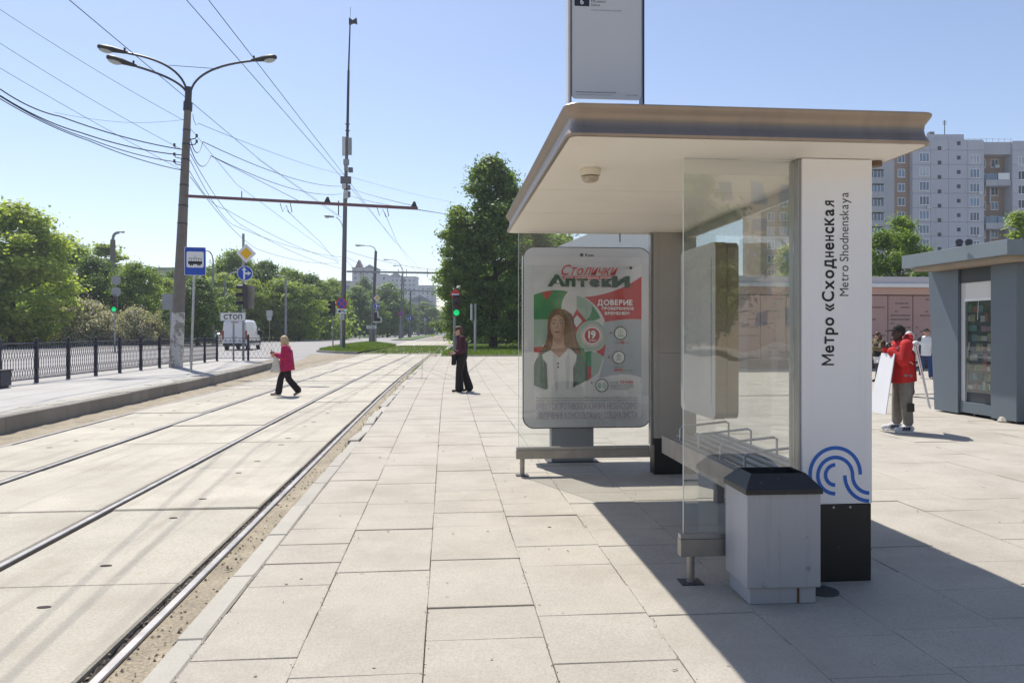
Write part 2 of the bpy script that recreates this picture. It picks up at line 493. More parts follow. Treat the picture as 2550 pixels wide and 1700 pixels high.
mb = MB(); strip(mb, lambda y: -1.80, lambda y: -1.728, -4, 55, -.04, .05, bump=.016)
struct(mb.build('flangeway_debris', mat('debris', (.07, .058, .046), .97, var=.5, scale=25, fine=.5, fscale=90), smooth=True))

# small stones lying in the dirt
mb = MB()
for i in range(700):
    y = 2.2 + 22 * rs.random() ** 1.6; x = rs.uniform(-1.66, -1.42) if rs.random() < .8 else rs.uniform(-1.79, -1.74)
    r = rs.uniform(.004, .015); c = Vector((x + bend(y), y, -.016 if x > -1.7 else -.03)); a = rs.random() * 6
    p = [c + Vector((math.cos(a + q * 1.57) * r, math.sin(a + q * 1.57) * r * rs.uniform(.6, 1), 0)) for q in range(4)]
    mb.add(p + [c + Vector((0, 0, r * .9))], [(0, 1, 4), (1, 2, 4), (2, 3, 4), (3, 0, 4)])
for i in range(900):
    y = 1.8 + 26 * rs.random() ** 1.5; r = rs.uniform(.003, .010); x = -1.80 + abs(rs.gauss(0, .02)); c = Vector((x + bend(y), y, -.05 + rs.uniform(-.01, .035) * (1.85 + x) * 0 + rs.uniform(-.012, .03))); a = rs.random() * 6
    p = [c + Vector((math.cos(a + q * 1.57) * r * rs.uniform(.6, 1.2), math.sin(a + q * 1.57) * r * 1.6 * rs.uniform(.6, 1.2), rs.uniform(-.006, .004))) for q in range(4)]
    mb.add(p + [c + Vector((0, 0, r * .7))], [(0, 1, 4), (1, 2, 4), (2, 3, 4), (3, 0, 4)])
stuff(mb.build('gravel', mat('stones', (.30, .255, .19), .95, var=.4, scale=30)))

# rails
ys = [-4 + 1.5 * i for i in range(20)] + [27 + 4 * i for i in range(90)]
names = ['near rail of the near track beside the paved platform edge', 'far rail of the near track set in concrete slabs',
         'near rail of the far track set in concrete slabs', 'outermost rail of the far track beside the left kerb']
for i, X in enumerate(T_R):
    t = thing('tram_rail', 'steel tram rail, ' + names[i], 'rail', (X, 0, -.12), group='tram rails')
    mb = MB(); prof = [(-.022, -.0), (.022, 0), (.028, -.005), (.028, -.035), (-.028, -.035), (-.028, -.005)]
    v = []; f = []
    for y in ys:
        for a, b in prof: v.append((a + bend(y), y, .12 + b))
    for k in range(len(ys) - 1):
        for j in range(6): f.append((k * 6 + j, k * 6 + (j + 1) % 6, (k + 1) * 6 + (j + 1) % 6, (k + 1) * 6 + j))
    mb.add(v, f); mb.build('rail_head', m_steel, t, smooth=True)
    mb = MB(); v = []; f = []
    for y in ys:
        for a, b in ((-.012, -.035), (.012, -.035), (.05, -.14), (-.05, -.14)): v.append((a + bend(y), y, .12 + b))
    for k in range(len(ys) - 1):
        for j in range(4): f.append((k * 4 + j, k * 4 + (j + 1) % 4, (k + 1) * 4 + (j + 1) % 4, (k + 1) * 4 + j))
    mb.add(v, f); mb.build('rail_web', m_rust, t)

# open grassy track beyond the crossing slabs
struct(sheet('grassy_track_bed', [(-7.4 + bend(56), 56), (-1.0 + bend(56), 56), (-1.2 + bend(85), 85), (-7.1 + bend(85), 85)], -.105, mat('weedy_ballast', (.17, .15, .08), .95, var=.3, scale=1.5, fine=.3, fscale=14, stain=(.10, .14, .04), sscale=.9, samt=.9, srange=(.4, .6))))
cr = struct(sheet('level_crossing', [(-7.2 + bend(85), 85), (3 + bend(85), 85), (4 + bend(120), 121), (-8.4 + bend(120), 121)], -.012, m_tslab))
struct(sheet('far_track_bed', [(-7.2 + bend(121), 121), (-.8 + bend(121), 121), (-.8 + bend(380), 380), (-7.2 + bend(380), 380)], -.03, mat('ballast', (.25, .215, .17), .95, var=.25, scale=1)))
mb = MB()
for x0, x1 in ((-6.45, -5.05), (-4.9, -3.3), (-3.15, -1.76)):
    mb.box(x0 + bend(85), x1 + bend(85), 84.2, 85.3, -.1, .035)
    mb.box(x0 + bend(55), x1 + bend(55), 54.7, 55.5, -.1, .012)
struct(mb.build('crossing_edge', m_kerb))

# ---- right-hand platform and plaza: slabs in 0.62 m columns
plaza = struct(sheet('plaza', [(-1.255, -4), (34, -4), (34, 46.2), (-.4, 46.2), (-1.0, 20), (-1.255, 12)], .076, m_joint))
xs = [-1.24, -.725, -.107]; 
while xs[-1] < 33: xs.append(xs[-1] + .62)
slabs = []
for i in range(len(xs) - 1):
    w = xs[i + 1] - xs[i]; y = 1.5 + rs.uniform(0, .45); long_ = i % 3
    while y < 46:
        l = rs.choice((.45, .45, .45, .60, .45)) if i < 5 else rs.choice((.45, .45, .90))
        if y + l > 46.1: l = max(46.15 - y, .05)
        slabs.append(((xs[i] + xs[i + 1]) / 2, y + l / 2, w, l)); y += l


def vis(x, y, z=.1):
    c = x * SX + y * CX
    if c < 1: return None
    px = 1275 + FPX * (x * CX - y * SX) / c; py = 823 + FPX * (CAMZ - z) / c
    return px, py, c


seen = []
for sI in slabs:
    q = vis(sI[0], sI[1])
    if q and -700 < q[0] < 3300 and q[1] < 2100: seen.append((sI[2] * sI[3] / q[2] ** 3, sI))
seen.sort(key=lambda a: -a[0])
near = [q[1] for q in seen[:296]]; _n = set(near); far = [q for q in slabs if q not in _n]
cache = {}
for (x, y, w, l) in near:
    k = (round(w, 3), round(l, 2))
    if k not in cache: cache[k] = shared_mesh('paving_slab', *slab_mesh(w - .004, l - .004, .03, .003), m_slab)
    o = bpy.data.objects.new('paving_slab', cache[k]); COL.objects.link(o); o.parent = plaza
    o.location = (x + bend(y) + rs.uniform(-.001, .001), y + rs.uniform(-.001, .001), .10 + rs.uniform(-.0035, .0035))
    o.scale = (1 + rs.uniform(-.002, .006), 1 + rs.uniform(-.004, .0105), 1)
    o.rotation_euler = (rs.uniform(-.007, .007), rs.uniform(-.005, .005), rs.uniform(-.0035, .0035) - (bend(y + .5) - bend(y - .5)))
mb = MB()
for (x, y, w, l) in far:
    v, f = slab_mesh(w - .006, l - .006, .03, .0035)
    a, b = rs.uniform(-.005, .005), rs.uniform(-.004, .004); dz = rs.uniform(-.003, .003)
    mb.add([(p[0] + x + bend(y), p[1] + y, .10 + dz + p[2] + a * p[1] - b * p[0]) for p in v], f)
stuff(mb.build('paving_slabs_beyond', m_slab, plaza))

# platform kerb stones along the track, some shoved out of line
kerb_l = 1.0
me = shared_mesh('kerb_stone', *slab_mesh(.15, kerb_l - .008, .2, .012), m_kerb)
y = -2.0
while y < 46:
    o = bpy.data.objects.new('kerb_stone', me); COL.objects.link(o); o.parent = plaza
    j = 1.0 if 9 < y < 32 else .25
    o.location = (-1.325 + bend(y + .5) + rs.uniform(-.022, .012) * j, y + .5, .098 + rs.uniform(-.03, .004) * j)
    o.rotation_euler = (rs.uniform(-.02, .02) * j, rs.uniform(-.05, .03) * j, rs.uniform(-.035, .035) * j - (bend(y + 1) - bend(y)))
    y += kerb_l

# gritty crumbs in the long joints
mb = MB()
for i in range(1500):
    X = rs.choice(xs[:6]); y = 2 + 12 * rs.random() ** 1.5; r = rs.uniform(.002, .0055)
    c = Vector((X + rs.gauss(0, .009) + bend(y), y, .1005)); a = rs.random() * 6
    p = [c + Vector((math.cos(a + q * 2.09) * r, math.sin(a + q * 2.09) * r, 0)) for q in range(3)]
    mb.add(p + [c + Vector((0, 0, r))], [(0, 1, 3), (1, 2, 3), (2, 0, 3)])
stuff(mb.build('grit', mat('grit', (.16, .14, .12), .95, var=.4, scale=40)))

# chewing gum and drip spots trodden into the paving
mb = MB()
for i in range(150):
    x, y = rs.uniform(-1.2, 7), 2.2 + 12 * rs.random(); r = rs.uniform(.004, .013) * (1 if rs.random() < .9 else 1.8); n = 9; a0 = rs.random() * 6
    mb.add([(x + bend(y) + math.cos(a0 + q * .698) * r * rs.uniform(.75, 1.15), y + math.sin(a0 + q * .698) * r * rs.uniform(.75, 1.15), .1045) for q in range(n)], [tuple(range(n))])
stuff(mb.build('gum_spots', mat('gum', (.31, .275, .23), .9, var=.35, scale=3)))
mb = MB()
for i in range(60):
    x, y = rs.uniform(-1.2, 5), 2.4 + 9 * rs.random(); a = rs.random() * 6; l = rs.uniform(.01, .035)
    mb.bar((x, y, .1065), (x + math.cos(a) * l, y + math.sin(a) * l, .1065), .005, .004)
stuff(mb.build('fine_litter', mat('butts', (.42, .36, .27), .9, var=.4, scale=8)))
# cracks running over the platform edge
ck = MB()
for x0_, y0_, n_ in ((-2.0, 8.2, 9), (-4.2, 9.4, 12), (-5.6, 13.4, 12)):
    p = [(x0_, y0_)]; a = rs.uniform(.8, 2.2)
    for q in range(n_): b_ = a + rs.uniform(-.9, .9); p.append((p[-1][0] + math.cos(b_) * .035, p[-1][1] + math.sin(b_) * .045))
    ribbon(ck, p, .003, (0, 0, .1062 if x0_ > -1.4 else .006), (1, 0, 0), (0, 1, 0))
stuff(ck.build('cracks', m_bed))

# end of the plaza: kerb and lawn
pk = struct(MB().box(1.2, 34, 46.2, 46.36, -.1, .17).box(-.35, 1.2, 46.2, 46.36, -.1, .12).build('plaza_kerb', m_kerb))
lawn = struct(sheet('lawn', [(-.3, 46.36), (34, 46.36), (60, 150), (6, 150), (1.2, 85), (-.2, 56)], .11, m_grassg))

# ---- left-hand platform
lx = lambda y: -7.32 - .0025 * max(0, y - 20) ** 2
lp_poly = [(lx(y) - .17, y) for y in (-6, 10, 20, 24, 28, 32, 36, 38.6)] + [(-11.9, 38.6), (-11.9, -6)]
lp = struct(sheet('platform', lp_poly, .26, m_lplat))
me = shared_mesh('kerb_stone', *slab_mesh(.17, .99, .36, .018), mat('old_kerb', (.26, .235, .20), .9, var=.12, scale=2.5, fine=.12, fscale=60, bump=.5, bscale=50, rnd=.12))
for k in range(36):
    y = 2.6 + k
    o = bpy.data.objects.new('kerb_stone', me); COL.objects.link(o); o.parent = lp
    o.location = (lx(y) - .085, y, .272 + rs.uniform(-.008, .006)); o.rotation_euler = (0, rs.uniform(-.015, .015), (lx(y - .5) - lx(y + .5)) + rs.uniform(-.006, .006))
mb = MB()
for r_, w in ((0, .20), (1, .20)):
    for k in range(104):
        y = 3 + k * .34 + r_ * .17
        v, f = slab_mesh(.195, .328, .02, .006); X = lx(y) - .30 - r_ * .205
        dz = rs.uniform(-.004, .004)
        if y < 30 and True:
            kk = ('p',)
            if kk not in cache: cache[kk] = shared_mesh('paver', v, f, m_kerb)
            o = bpy.data.objects.new('paver', cache[kk]); COL.objects.link(o); o.parent = lp
            o.location = (X, y, .272 + dz); o.rotation_euler = (rs.uniform(-.02, .02), rs.uniform(-.02, .02), rs.uniform(-.03, .03))
struct(sheet('back_kerb', [(-11.75, -6), (-11.55, -6), (-11.55, 37), (-11.75, 37)], .264, m_kerb))

struct(sheet('paver_bedding', [(lx(y) - .175, y) for y in (2, 10, 20, 24, 28, 32, 36, 38.4)] + [(lx(y) - .62, y) for y in (38.4, 36, 32, 28, 24, 20, 10, 2)], .2635, m_joint))
sm = MB()
for X_, amp in ((-.95, .02), (-1.9, .05), (-2.9, .06)):
    ribbon(sm, [(lx(3 + q * .5) + X_ + amp * math.sin(q * 1.3 + X_) * rs.uniform(.3, 1), 3 + q * .5) for q in range(68)], .012, (0, 0, .2642), (1, 0, 0), (0, 1, 0))
stuff(sm.build('tar_seams', mat('tar', (.20, .185, .165), .9, var=.4, scale=3)))

# ---- grass islands and the park
struct(sheet('traffic_island', [(-11, 66), (-10.4, 61.5), (-8.4, 57.8), (-6.7, 57), (-5.6, 86), (-8.5, 100), (-11.3, 112), (-12.2, 90)], .05, m_grassg))
mb = MB(); isl = [(-11, 66), (-10.4, 61.5), (-8.4, 57.8), (-6.7, 57)]
full = [(-12.2, 90)] + isl
for a, b in zip(full[:-1], full[1:]): mb.bar((*a, .02), (*b, .02), .18, .2)
struct(mb.build('island_kerb', m_kerb))
struct(sheet('traffic_island', [(-10, 134), (-6, 132), (-3, 300), (-7, 330)], .05, m_grassg))
struct(sheet('park_lawn', [(-120, 66), (-48.2, 86), (-33, 94), (-23.5, 139), (-12, 330), (-120, 330)], .04, m_grassg))
mb = MB()
for a, b in zip([(-90, 74), (-48.2, 86), (-33, 94), (-23.5, 139)], [(-48.2, 86), (-33, 94), (-23.5, 139), (-15, 260)]): mb.bar((*a, .02), (*b, .02), .3, .22)
struct(mb.build('park_kerb', m_kerb))


def blades(name, pts, h, w, seed):
    rr = np.random.default_rng(seed); n = len(pts); P = np.array(pts)
    a = rr.random(n) * 6.283; hh = h * rr.uniform(.5, 1.4, n); lean = rr.normal(0, .35, (n, 2)) * hh[:, None]
    d = np.stack([np.cos(a), np.sin(a), np.zeros(n)], 1) * w * .5
    top = P + np.concatenate([lean, hh[:, None]], 1)
    V = np.stack([P - d, P + d, top], 1).reshape(-1, 3)
    me = bpy.data.meshes.new(name); me.from_pydata(V.tolist(), [], np.arange(3 * n).reshape(-1, 3).tolist()); me.materials.append(m_blade)
    o = bpy.data.objects.new(name, me); COL.objects.link(o); return stuff(o)


def in_poly(x, y, poly):
    c = False
    for i in range(len(poly)):
        a, b = poly[i], poly[i - 1]
        if (a[1] > y) != (b[1] > y) and x < (b[0] - a[0]) * (y - a[1]) / (b[1] - a[1]) + a[0]: c = not c
    return c


gpts = []
for poly, n, z in (([(-11, 66), (-10.4, 61.5), (-8.4, 57.8), (-6.7, 57), (-5.6, 86), (-8.5, 100), (-11.3, 112), (-12.2, 90)], 11000, .05),
                   ([(-.3, 46.5), (16, 46.5), (16, 75), (1.2, 80), (-.2, 56)], 14000, .11),
                   ([(-6.2, 56), (-.4, 56), (0.2, 84), (-6, 84)], 5000, -.1)):
    x0, x1 = min(p[0] for p in poly), max(p[0] for p in poly); y0, y1 = min(p[1] for p in poly), max(p[1] for p in poly); k = 0
    while k < n:
        x, y = rs.uniform(x0, x1), rs.uniform(y0, y1)
        if in_poly(x, y, poly): gpts.append((x, y, z)); k += 1
blades('grass', gpts, .17, .07, 1)
gp2 = []
for k in range(500):
    y = rs.gauss(34, 3.0); gp2.append((-1.45 + bend(y) + rs.gauss(0, .07), y, -.02))
for k in range(160):
    y = rs.uniform(10, 30); gp2.append((-1.40 + bend(y) + rs.gauss(0, .02), y, .0))
blades('weeds', gp2, .10, .02, 2)


# ---------------------------------------------------------------- the tram shelter
m_soffit = mat('cream_soffit', (.86, .81, .73), .55, var=.04, scale=1, stain=(.70, .62, .52), sscale=1.2, samt=.35)
m_fascia = mat('satin_fascia', (.33, .265, .215), .42, .75, var=.08, scale=1.5, streak=((.20, .165, .135), (7, 7, .8), .5, .5, .8))
m_pylon = mat('white_pylon_sheet', (.88, .86, .87), .35, var=.03, scale=1.5, streak=((.66, .63, .60), (14, 14, .5), .35, .55, .85))
m_pyblack = mat('black_plinth', (.012, .012, .013), .45, var=.2, scale=5, stain=(.35, .34, .32), sscale=9, samt=.9, srange=(.70, .74))
m_pygrey = mat('grey_pylon_panel', (.33, .31, .29), .5, var=.07, scale=2)
m_frame = mat('brushed_frame', (.40, .40, .39), .38, .8, var=.08, scale=10)
m_beamst = mat('dull_steel_beam', (.36, .335, .31), .45, .65, var=.15, scale=7)
m_glass = glass_mat('shelter_glass', (.975, .985, .975), .016, 1.35, 0, .10)
m_mblue = mat('logo_blue', (.012, .13, .55), .45, var=.02)
RX0, RX1, RY0, RY1, RZ = .68, 2.86, 4.13, 8.34, 2.80

sh = thing('tram_shelter', 'tram stop shelter with curved flat roof, glass panels and white station-name pylon', 'shelter', ((RX0 + RX1) / 2, 6.4, .1))
sh_off = Vector(sh.location)


def lp_(o):                      # keep world coordinates while parenting to a thing at sh.location
    for ob in o if isinstance(o, (list, tuple)) else [o]:
        ob.matrix_parent_inverse = Matrix.Translation(-Vector(ob.parent.location))
    return o


def rrect(x0, x1, y0, y1, r, off, n=6):
    x0 -= off; x1 += off; y0 -= off; y1 += off; r = max(r + off, .01); p = []
    for cx, cy, a in ((x1 - r, y1 - r, 0), (x0 + r, y1 - r, 90), (x0 + r, y0 + r, 180), (x1 - r, y0 + r, 270)):
        p += [(cx + r * math.cos(R(a + 90 * i / n)), cy + r * math.sin(R(a + 90 * i / n))) for i in range(n + 1)]
    return p


lev = [(2.798, -0.022), (2.798, 0.000), (2.812, 0.004), (2.830, -0.004), (2.855, -0.019), (2.885, -0.026), (2.915, -0.022), (2.935, -0.007), (2.953, 0.007), (2.966, 0.015), (2.974, 0.016), (2.979, 0.011), (2.979, -0.060)]
mb = MB(); rings = [rrect(RX0, RX1, RY0, RY1, .07, o) for z, o in lev]; k = len(rings[0])
for (z, o), r in zip(lev, rings): mb.v += [(x, y, z) for x, y in r]
for i in range(len(lev) - 1):
    for j in range(k): mb.f.append((i * k + j, i * k + (j + 1) % k, (i + 1) * k + (j + 1) % k, (i + 1) * k + j)); mb.m.append(0)
roof = lp_(mb.build('roof_fascia', m_fascia, sh, smooth=True))
mb = MB(); mb.add([(x, y, 2.977) for x, y in rings[-1]], [tuple(range(k))]); lp_(mb.build('roof_deck', m_grey, sh))
inner = rrect(RX0, RX1, RY0, RY1, .07, -.022)
seams = [RY0, 5.74, 6.87, RY1]
for a, b in zip(seams[:-1], seams[1:]):
    mb = MB(); e = .022
    if a == RY0:
        poly = [p for p in inner if p[1] < 5] + []
        poly = [(RX0 + e, b - .006)] + [p for p in inner if p[1] < 5] + [(RX1 - e, b - .006)]
    elif b == RY1:
        poly = [(RX1 - e, a + .006)] + [p for p in inner if p[1] > 8] + [(RX0 + e, a + .006)]
    else:
        poly = [(RX0 + e, a + .006), (RX1 - e, a + .006), (RX1 - e, b - .006), (RX0 + e, b - .006)]
    # order by angle about the centre so that the outline is convex and tidy
    cx = sum(p[0] for p in poly) / len(poly); cy = sum(p[1] for p in poly) / len(poly)
    poly.sort(key=lambda p: math.atan2(p[1] - cy, p[0] - cx))
    mb.prism(poly, (0, 0, 0), (1, 0, 0), (0, 1, 0), 2.796, 2.820); lp_(mb.build('soffit_panel', m_soffit, sh))
mb = MB(); mb.add([(x, y, 2.832) for x, y in inner], [tuple(range(k))]); lp_(mb.build('soffit_backing', m_black, sh))

# smoke detector like lamp and small camera under the roof
t = thing('ceiling_detector', 'round cream ceiling detector under the shelter roof', 'detector', (.975, 4.98, 2.795))
mb = MB(); mb.lathe([(.07, 0), (.072, -.012), (.066, -.045), (.03, -.05)], n=24); mb.build('base', mat('cream_plastic', (.68, .62, .50), .5, var=.03), t, smooth=True)
mb = MB(); mb.lathe([(.045, -.05), (.06, -.055), (.056, -.072), (.04, -.085), (.01, -.088)], n=20); mb.build('cover', mat('cream_plastic_dirty', (.42, .36, .28), .5, var=.3, scale=40), t, smooth=True)
t = thing('ceiling_speaker', 'small brown round fitting under the roof beside the white pylon', 'speaker', (2.775, 4.60, 2.795))
MB().lathe([(.045, 0), (.045, -.03), (.03, -.034)], n=18).build('housing', mat('brown_plastic', (.16, .09, .05), .5), t, smooth=True)

# near pylon with the station name
PX0, PX1, PY = 2.25, 2.715, 4.53
py = lp_(MB().box(PX0, PX1, PY, PY + .16, .597, 2.792).build('pylon', m_pylon, sh, bevel=.004))
lp_(MB().box(PX0 + .006, PX1 - .004, PY + .004, PY + .156, .1, .594).build('plinth', m_pyblack, sh, bevel=.004))
for X in (2.46, 2.57): lp_(MB().lathe([(.008, 0), (.007, -.004)], (X, PY + .004, .575), 10, u=(1, 0, 0), v=(0, 0, 1), w=(0, 1, 0)).build('screw', m_lgrey, sh))
lp_(MB().tube([(PX1 + .002, PY + .05, .31), (PX1 + .02, PY + .05, .31)], .025, 12).build('bolt_cover', m_silver, sh))
mb = MB(); mb.box(PX0 - .018, PX0 - .002, PY + .02, PY + .15, .45, 2.792); lp_(mb.build('edge_profile', m_frame, sh, bevel=.003))
zero = Vector((0, 0, 0))
def pyl(px, py_):                # photograph pixel -> (x, z) on the pylon face
    v = at(px, py_, 4.745); return v.x, v.z
u_, v_ = (0, 0, 1), (-1, 0, 0)
def ptxt(s, pbx, pby, ptop, cap, bold, m, nm):
    xb, zb = pyl(pbx, pby); _, zt = pyl(pbx, ptop)
    o = text(sh, s, (xb, PY - .0015, zb), u_, v_, cap, m, nm, width=zt - zb, bold=bold); lp_(o); return o
ptxt('Метро «Сходненская', 2073, 909, 501, .080, .022, m_sblack, 'lettering')
ptxt('Metro Shodnenskaya', 2111, 737, 480, .058, 0, mat('print_grey', (.05, .05, .055), .5, var=0), 'lettering')
mb = MB(); kz = 1 / 2.8 / 1850 * 4.745
def lg(x, y):                    # logo drawing units -> metres on the face
    a, b = pyl(1650 + x / 2.8, 1000 + y / 2.8); return a, b
ox, oz = lg(1197, 500)
def lpts(p): return [(ox + (x - 1197) * kz, oz + (500 - y) * kz) for x, y in p]
def larc(cx, cy, r, a0, a1): return [(cx + r * math.cos(R(a0 + (a1 - a0) * i / 28)), cy - r * math.sin(R(a0 + (a1 - a0) * i / 28))) for i in range(29)]
strokes = [larc(1195, 500, 182, -2, 200), larc(1195, 510, 126, 270, 0) + larc(1447, 510, 126, 180, 268)[1:], larc(1195, 506, 70, 90, 270), larc(1447, 510, 182, 180, 268)]
for st in strokes: ribbon(mb, lpts(st), 26 * kz, (0, PY - .0015, 0), (1, 0, 0), (0, 0, 1))
lp_(mb.build('metro_emblem', m_mblue, sh))

# far pylon
PX0, PX1 = 2.31, 2.79
FY = 8.10
lp_(MB().box(PX0, PX1, FY, FY + .18, .50, 2.796).build('pylon', [m_pygrey], sh, bevel=.004))
lp_(MB().box(PX0 + .05, PX1 - .004, FY - .006, FY - .001, 1.452, 2.80).build('cladding_panel', m_pygrey, sh, bevel=.002))
lp_(MB().box(PX0 + .05, PX1 - .004, FY - .006, FY - .001, .52, 1.448).build('cladding_panel', m_pygrey, sh, bevel=.002))
lp_(MB().box(PX0, PX1, FY - .004, FY + .182, .1, .498).build('plinth', m_pyblack, sh, bevel=.004))
lp_(MB().box(PX0 - .03, PX0 - .003, FY + .05, FY + .13, .42, 2.796).build('edge_profile', m_frame, sh, bevel=.003))

# glass end walls
def end_wall(x0, x1, y, z0, zb0, zb1, post, gm):
    lp_(MB().box(x0, x1, y - .005, y + .005, zb1 + .012, 2.794).build('glass_panel', gm, sh))
    lp_(MB().box(x0 - .004, x0 - .0005, y - .006, y + .006, zb1 + .012, 2.794).build('glass_edge', mat('glass_edge', (.62, .70, .66), .3, var=.1), sh))
    lp_(MB().box(x0 - .03, x1, y - .035, y + .035, zb0, zb1 - .02).build('bottom_beam', m_beamst, sh, bevel=.003))
    lp_(MB().box(x0 - .028, x1, y - .026, y + .026, zb1 - .019, zb1 + .012).build('clamp_rail', m_frame, sh, bevel=.002))
    lp_(MB().tube([(post, y, .1), (post, y, zb0 + .002)], .026, 14).build('foot_post', m_beamst, sh, smooth=True))
    lp_(MB().box(post - .07, post + .07, y - .06, y + .06, .1, .106).build('base_plate', m_dkgrey, sh))
m_glass_near = glass_mat('near_glass', (.965, .98, .97), .045, 2.6, 0, .22)
end_wall(1.505, 2.23, 4.61, .1, .272, .400, 1.55, m_glass_near)
end_wall(.80, PX0 - .035, 8.18, .1, .285, .400, .84, m_glass)
lp_(MB().box(1.95, 1.962, 8.245, 8.257, 2.70, 2.794).build('hanger', m_dkgrey, sh))

# glass back wall between the pylons
lp_(MB().box(2.64, 2.68, PY + .17, FY - .01, 2.71, 2.794).build('top_rail', m_frame, sh, bevel=.003))
lp_(MB().box(2.645, 2.675, PY + .17, FY - .01, .30, .35).build('bottom_rail', m_frame, sh, bevel=.003))
for a, b in ((PY + .17, 5.45), (5.46, 6.55), (6.56, FY - .01)):
    lp_(MB().box(2.656, 2.664, a, b, .352, 2.708).build('glass_panel', m_glass, sh))

# bench of steel slats with arm loops
be = thing('slatted_bench', 'steel slatted bench with four arm loops inside the shelter', 'bench', (2.42, 5.9, .1))
YA, YB, BZ = 4.95, 6.95, .70
m_bench = mat('bench_steel', (.42, .42, .43), .35, .8, var=.1, scale=9)
for i in range(6):
    X = 2.13 + i * .09
    lp_(MB().bar((X, YA, BZ - .012 + i * .006), (X, YB, BZ - .012 + i * .006), .05, .025).build('slat', m_bench, be, bevel=.004))
lp_(MB().box(2.06, 2.10, YA - .02, YB + .02, BZ - .17, BZ - .002).build('front_rail', m_beamst, be, bevel=.003))
for Y in (5.15, 6.75): lp_(MB().box(2.12, 2.62, Y - .03, Y + .03, .53, .66).build('bracket', m_dkgrey, be, bevel=.004)); lp_(MB().box(2.50, 2.58, Y - .035, Y + .035, .1, .53).build('leg', m_dkgrey, be, bevel=.004))
for Y in (5.15, 5.62, 6.12, 6.62):
    pts = [(2.13, Y, BZ - .02), (2.13, Y, BZ + .10), (2.15, Y, BZ + .125), (2.56, Y, BZ + .165), (2.585, Y, BZ + .15), (2.585, Y, BZ + .02)]
    lp_(MB().tube(pts, .010, 8).build('arm_loop', m_bench, be, smooth=True))

# information display box on the back wall
ib = thing('display_box', 'grey rounded display box hanging on the shelter back wall above the bench', 'display case', (2.5, 6.95, .90))
def rbox(y0, y1, z0, z1, r): return rrect(y0, y1, z0, z1, r, 0, 6)
m_case = mat('case_grey', (.52, .50, .49), .4, .2, var=.04)
m_caseside = mat('case_bronze', (.26, .20, .12), .35, .7, var=.06)
def two_tone(o):
    o.data.materials.append(m_caseside)
    for i, p in enumerate(o.data.polygons): p.material_index = 0 if i < 2 else 1
    return o
cs_ = lp_(MB().prism(rbox(6.46, 7.44, .90, 2.50, .07), (2.40, 0, 0), (0, 1, 0), (0, 0, 1), 0, .105).build('case', m_case, ib)); two_tone(cs_)
cs_ = lp_(MB().prism(rbox(6.465, 7.435, .905, 2.495, .07), (2.512, 0, 0), (0, 1, 0), (0, 0, 1), 0, .105).build('back_case', m_case, ib)); two_tone(cs_)
lp_(MB().prism(rbox(6.50, 7.40, .94, 2.46, .06), (2.507, 0, 0), (0, 1, 0), (0, 0, 1), 0, .004).build('gasket', m_black, ib))
lp_(MB().prism(rbox(6.56, 7.35, 1.02, 2.38, .02), (2.398, 0, 0), (0, 1, 0), (0, 0, 1), -.003, 0).build('poster_sheet', mat('pale_print', (.50, .49, .49), .3, var=.10), ib))

# route board standing on the roof
rb = thing('route_board', 'tall white route board with number 6 standing on the shelter roof', 'sign', (1.0, 4.6, 2.979))
BY = 4.60
def bpx(px, py_): v = at(px, py_, 4.68); return v.x, v.z
x0, z0 = bpx(1421, 250); x1, _ = bpx(1597, 250)
ZT = 4.0
lp_(MB().prism(rrect(x0, x1, z0, ZT, .03, 0), (0, BY, 0), (1, 0, 0), (0, 0, 1), 0, .012).build('board', mat('board_white', (.60, .61, .64), .35, var=.02), rb))
for X, w in ((x0 - .016, .014), (x1 + .012, .012)): lp_(MB().box(X - w / 2, X + w / 2, BY - .02, BY + .07, 2.980, ZT + .01).build('post', m_navy if w < .013 else m_lgrey, rb, bevel=.002))
lp_(MB().box(x0 - .008, x0 - .002, BY - .018, BY + .06, 2.980, ZT).build('post_strip', m_navy, rb))
lp_(MB().box(x0 - .006, x1 + .005, BY - .005, BY + .03, 2.983, 3.04).build('foot_rail', m_lgrey, rb, bevel=.002))
b0 = bpx(1428, 22); b1 = bpx(1465, 2)
lp_(MB().box(b0[0], b1[0], BY - .0135, BY - .0125, b0[1], b1[1]).build('number_plate', m_navy, rb))
nx = text(rb, '6', ((b0[0] + b1[0]) / 2, BY - .0142, b0[1] + .012), (1, 0, 0), (0, 0, 1), .032, m_white, bold=.02, align='c'); lp_(nx)
a = bpx(1470, 12); lp_(text(rb, 'МСокол', (a[0], BY - .0128, a[1]), (1, 0, 0), (0, 0, 1), .017, m_sblack))
a = bpx(1470, 21); lp_(text(rb, 'Sokol', (a[0], BY - .0128, a[1]), (1, 0, 0), (0, 0, 1), .016, MATS['print_grey']))
a = bpx(1470, 32); lp_(text(rb, '0 Пнд 5.24 0.02 Вых 5.25 0.03', (a[0], BY - .0128, a[1]), (1, 0, 0), (0, 0, 1), .008, MATS['print_grey'], width=.19))
a = bpx(1431, 235); lp_(text(rb, 'Интервалы указаны для времени с 07.00 до 22.00', (a[0], BY - .0128, a[1]), (1, 0, 0), (0, 0, 1), .008, m_sblack, width=.255, bold=.02))
a = bpx(1431, 241); lp_(text(rb, 'Замечания направлять на горячую линию', (a[0], BY - .0128, a[1]), (1, 0, 0), (0, 0, 1), .006, MATS['print_grey'], width=.23))
a = bpx(1557, 240); lp_(text(rb, 'Трам 14.0001', (a[0], BY - .0128, a[1]), (1, 0, 0), (0, 0, 1), .006, MATS['print_grey'], width=.075))

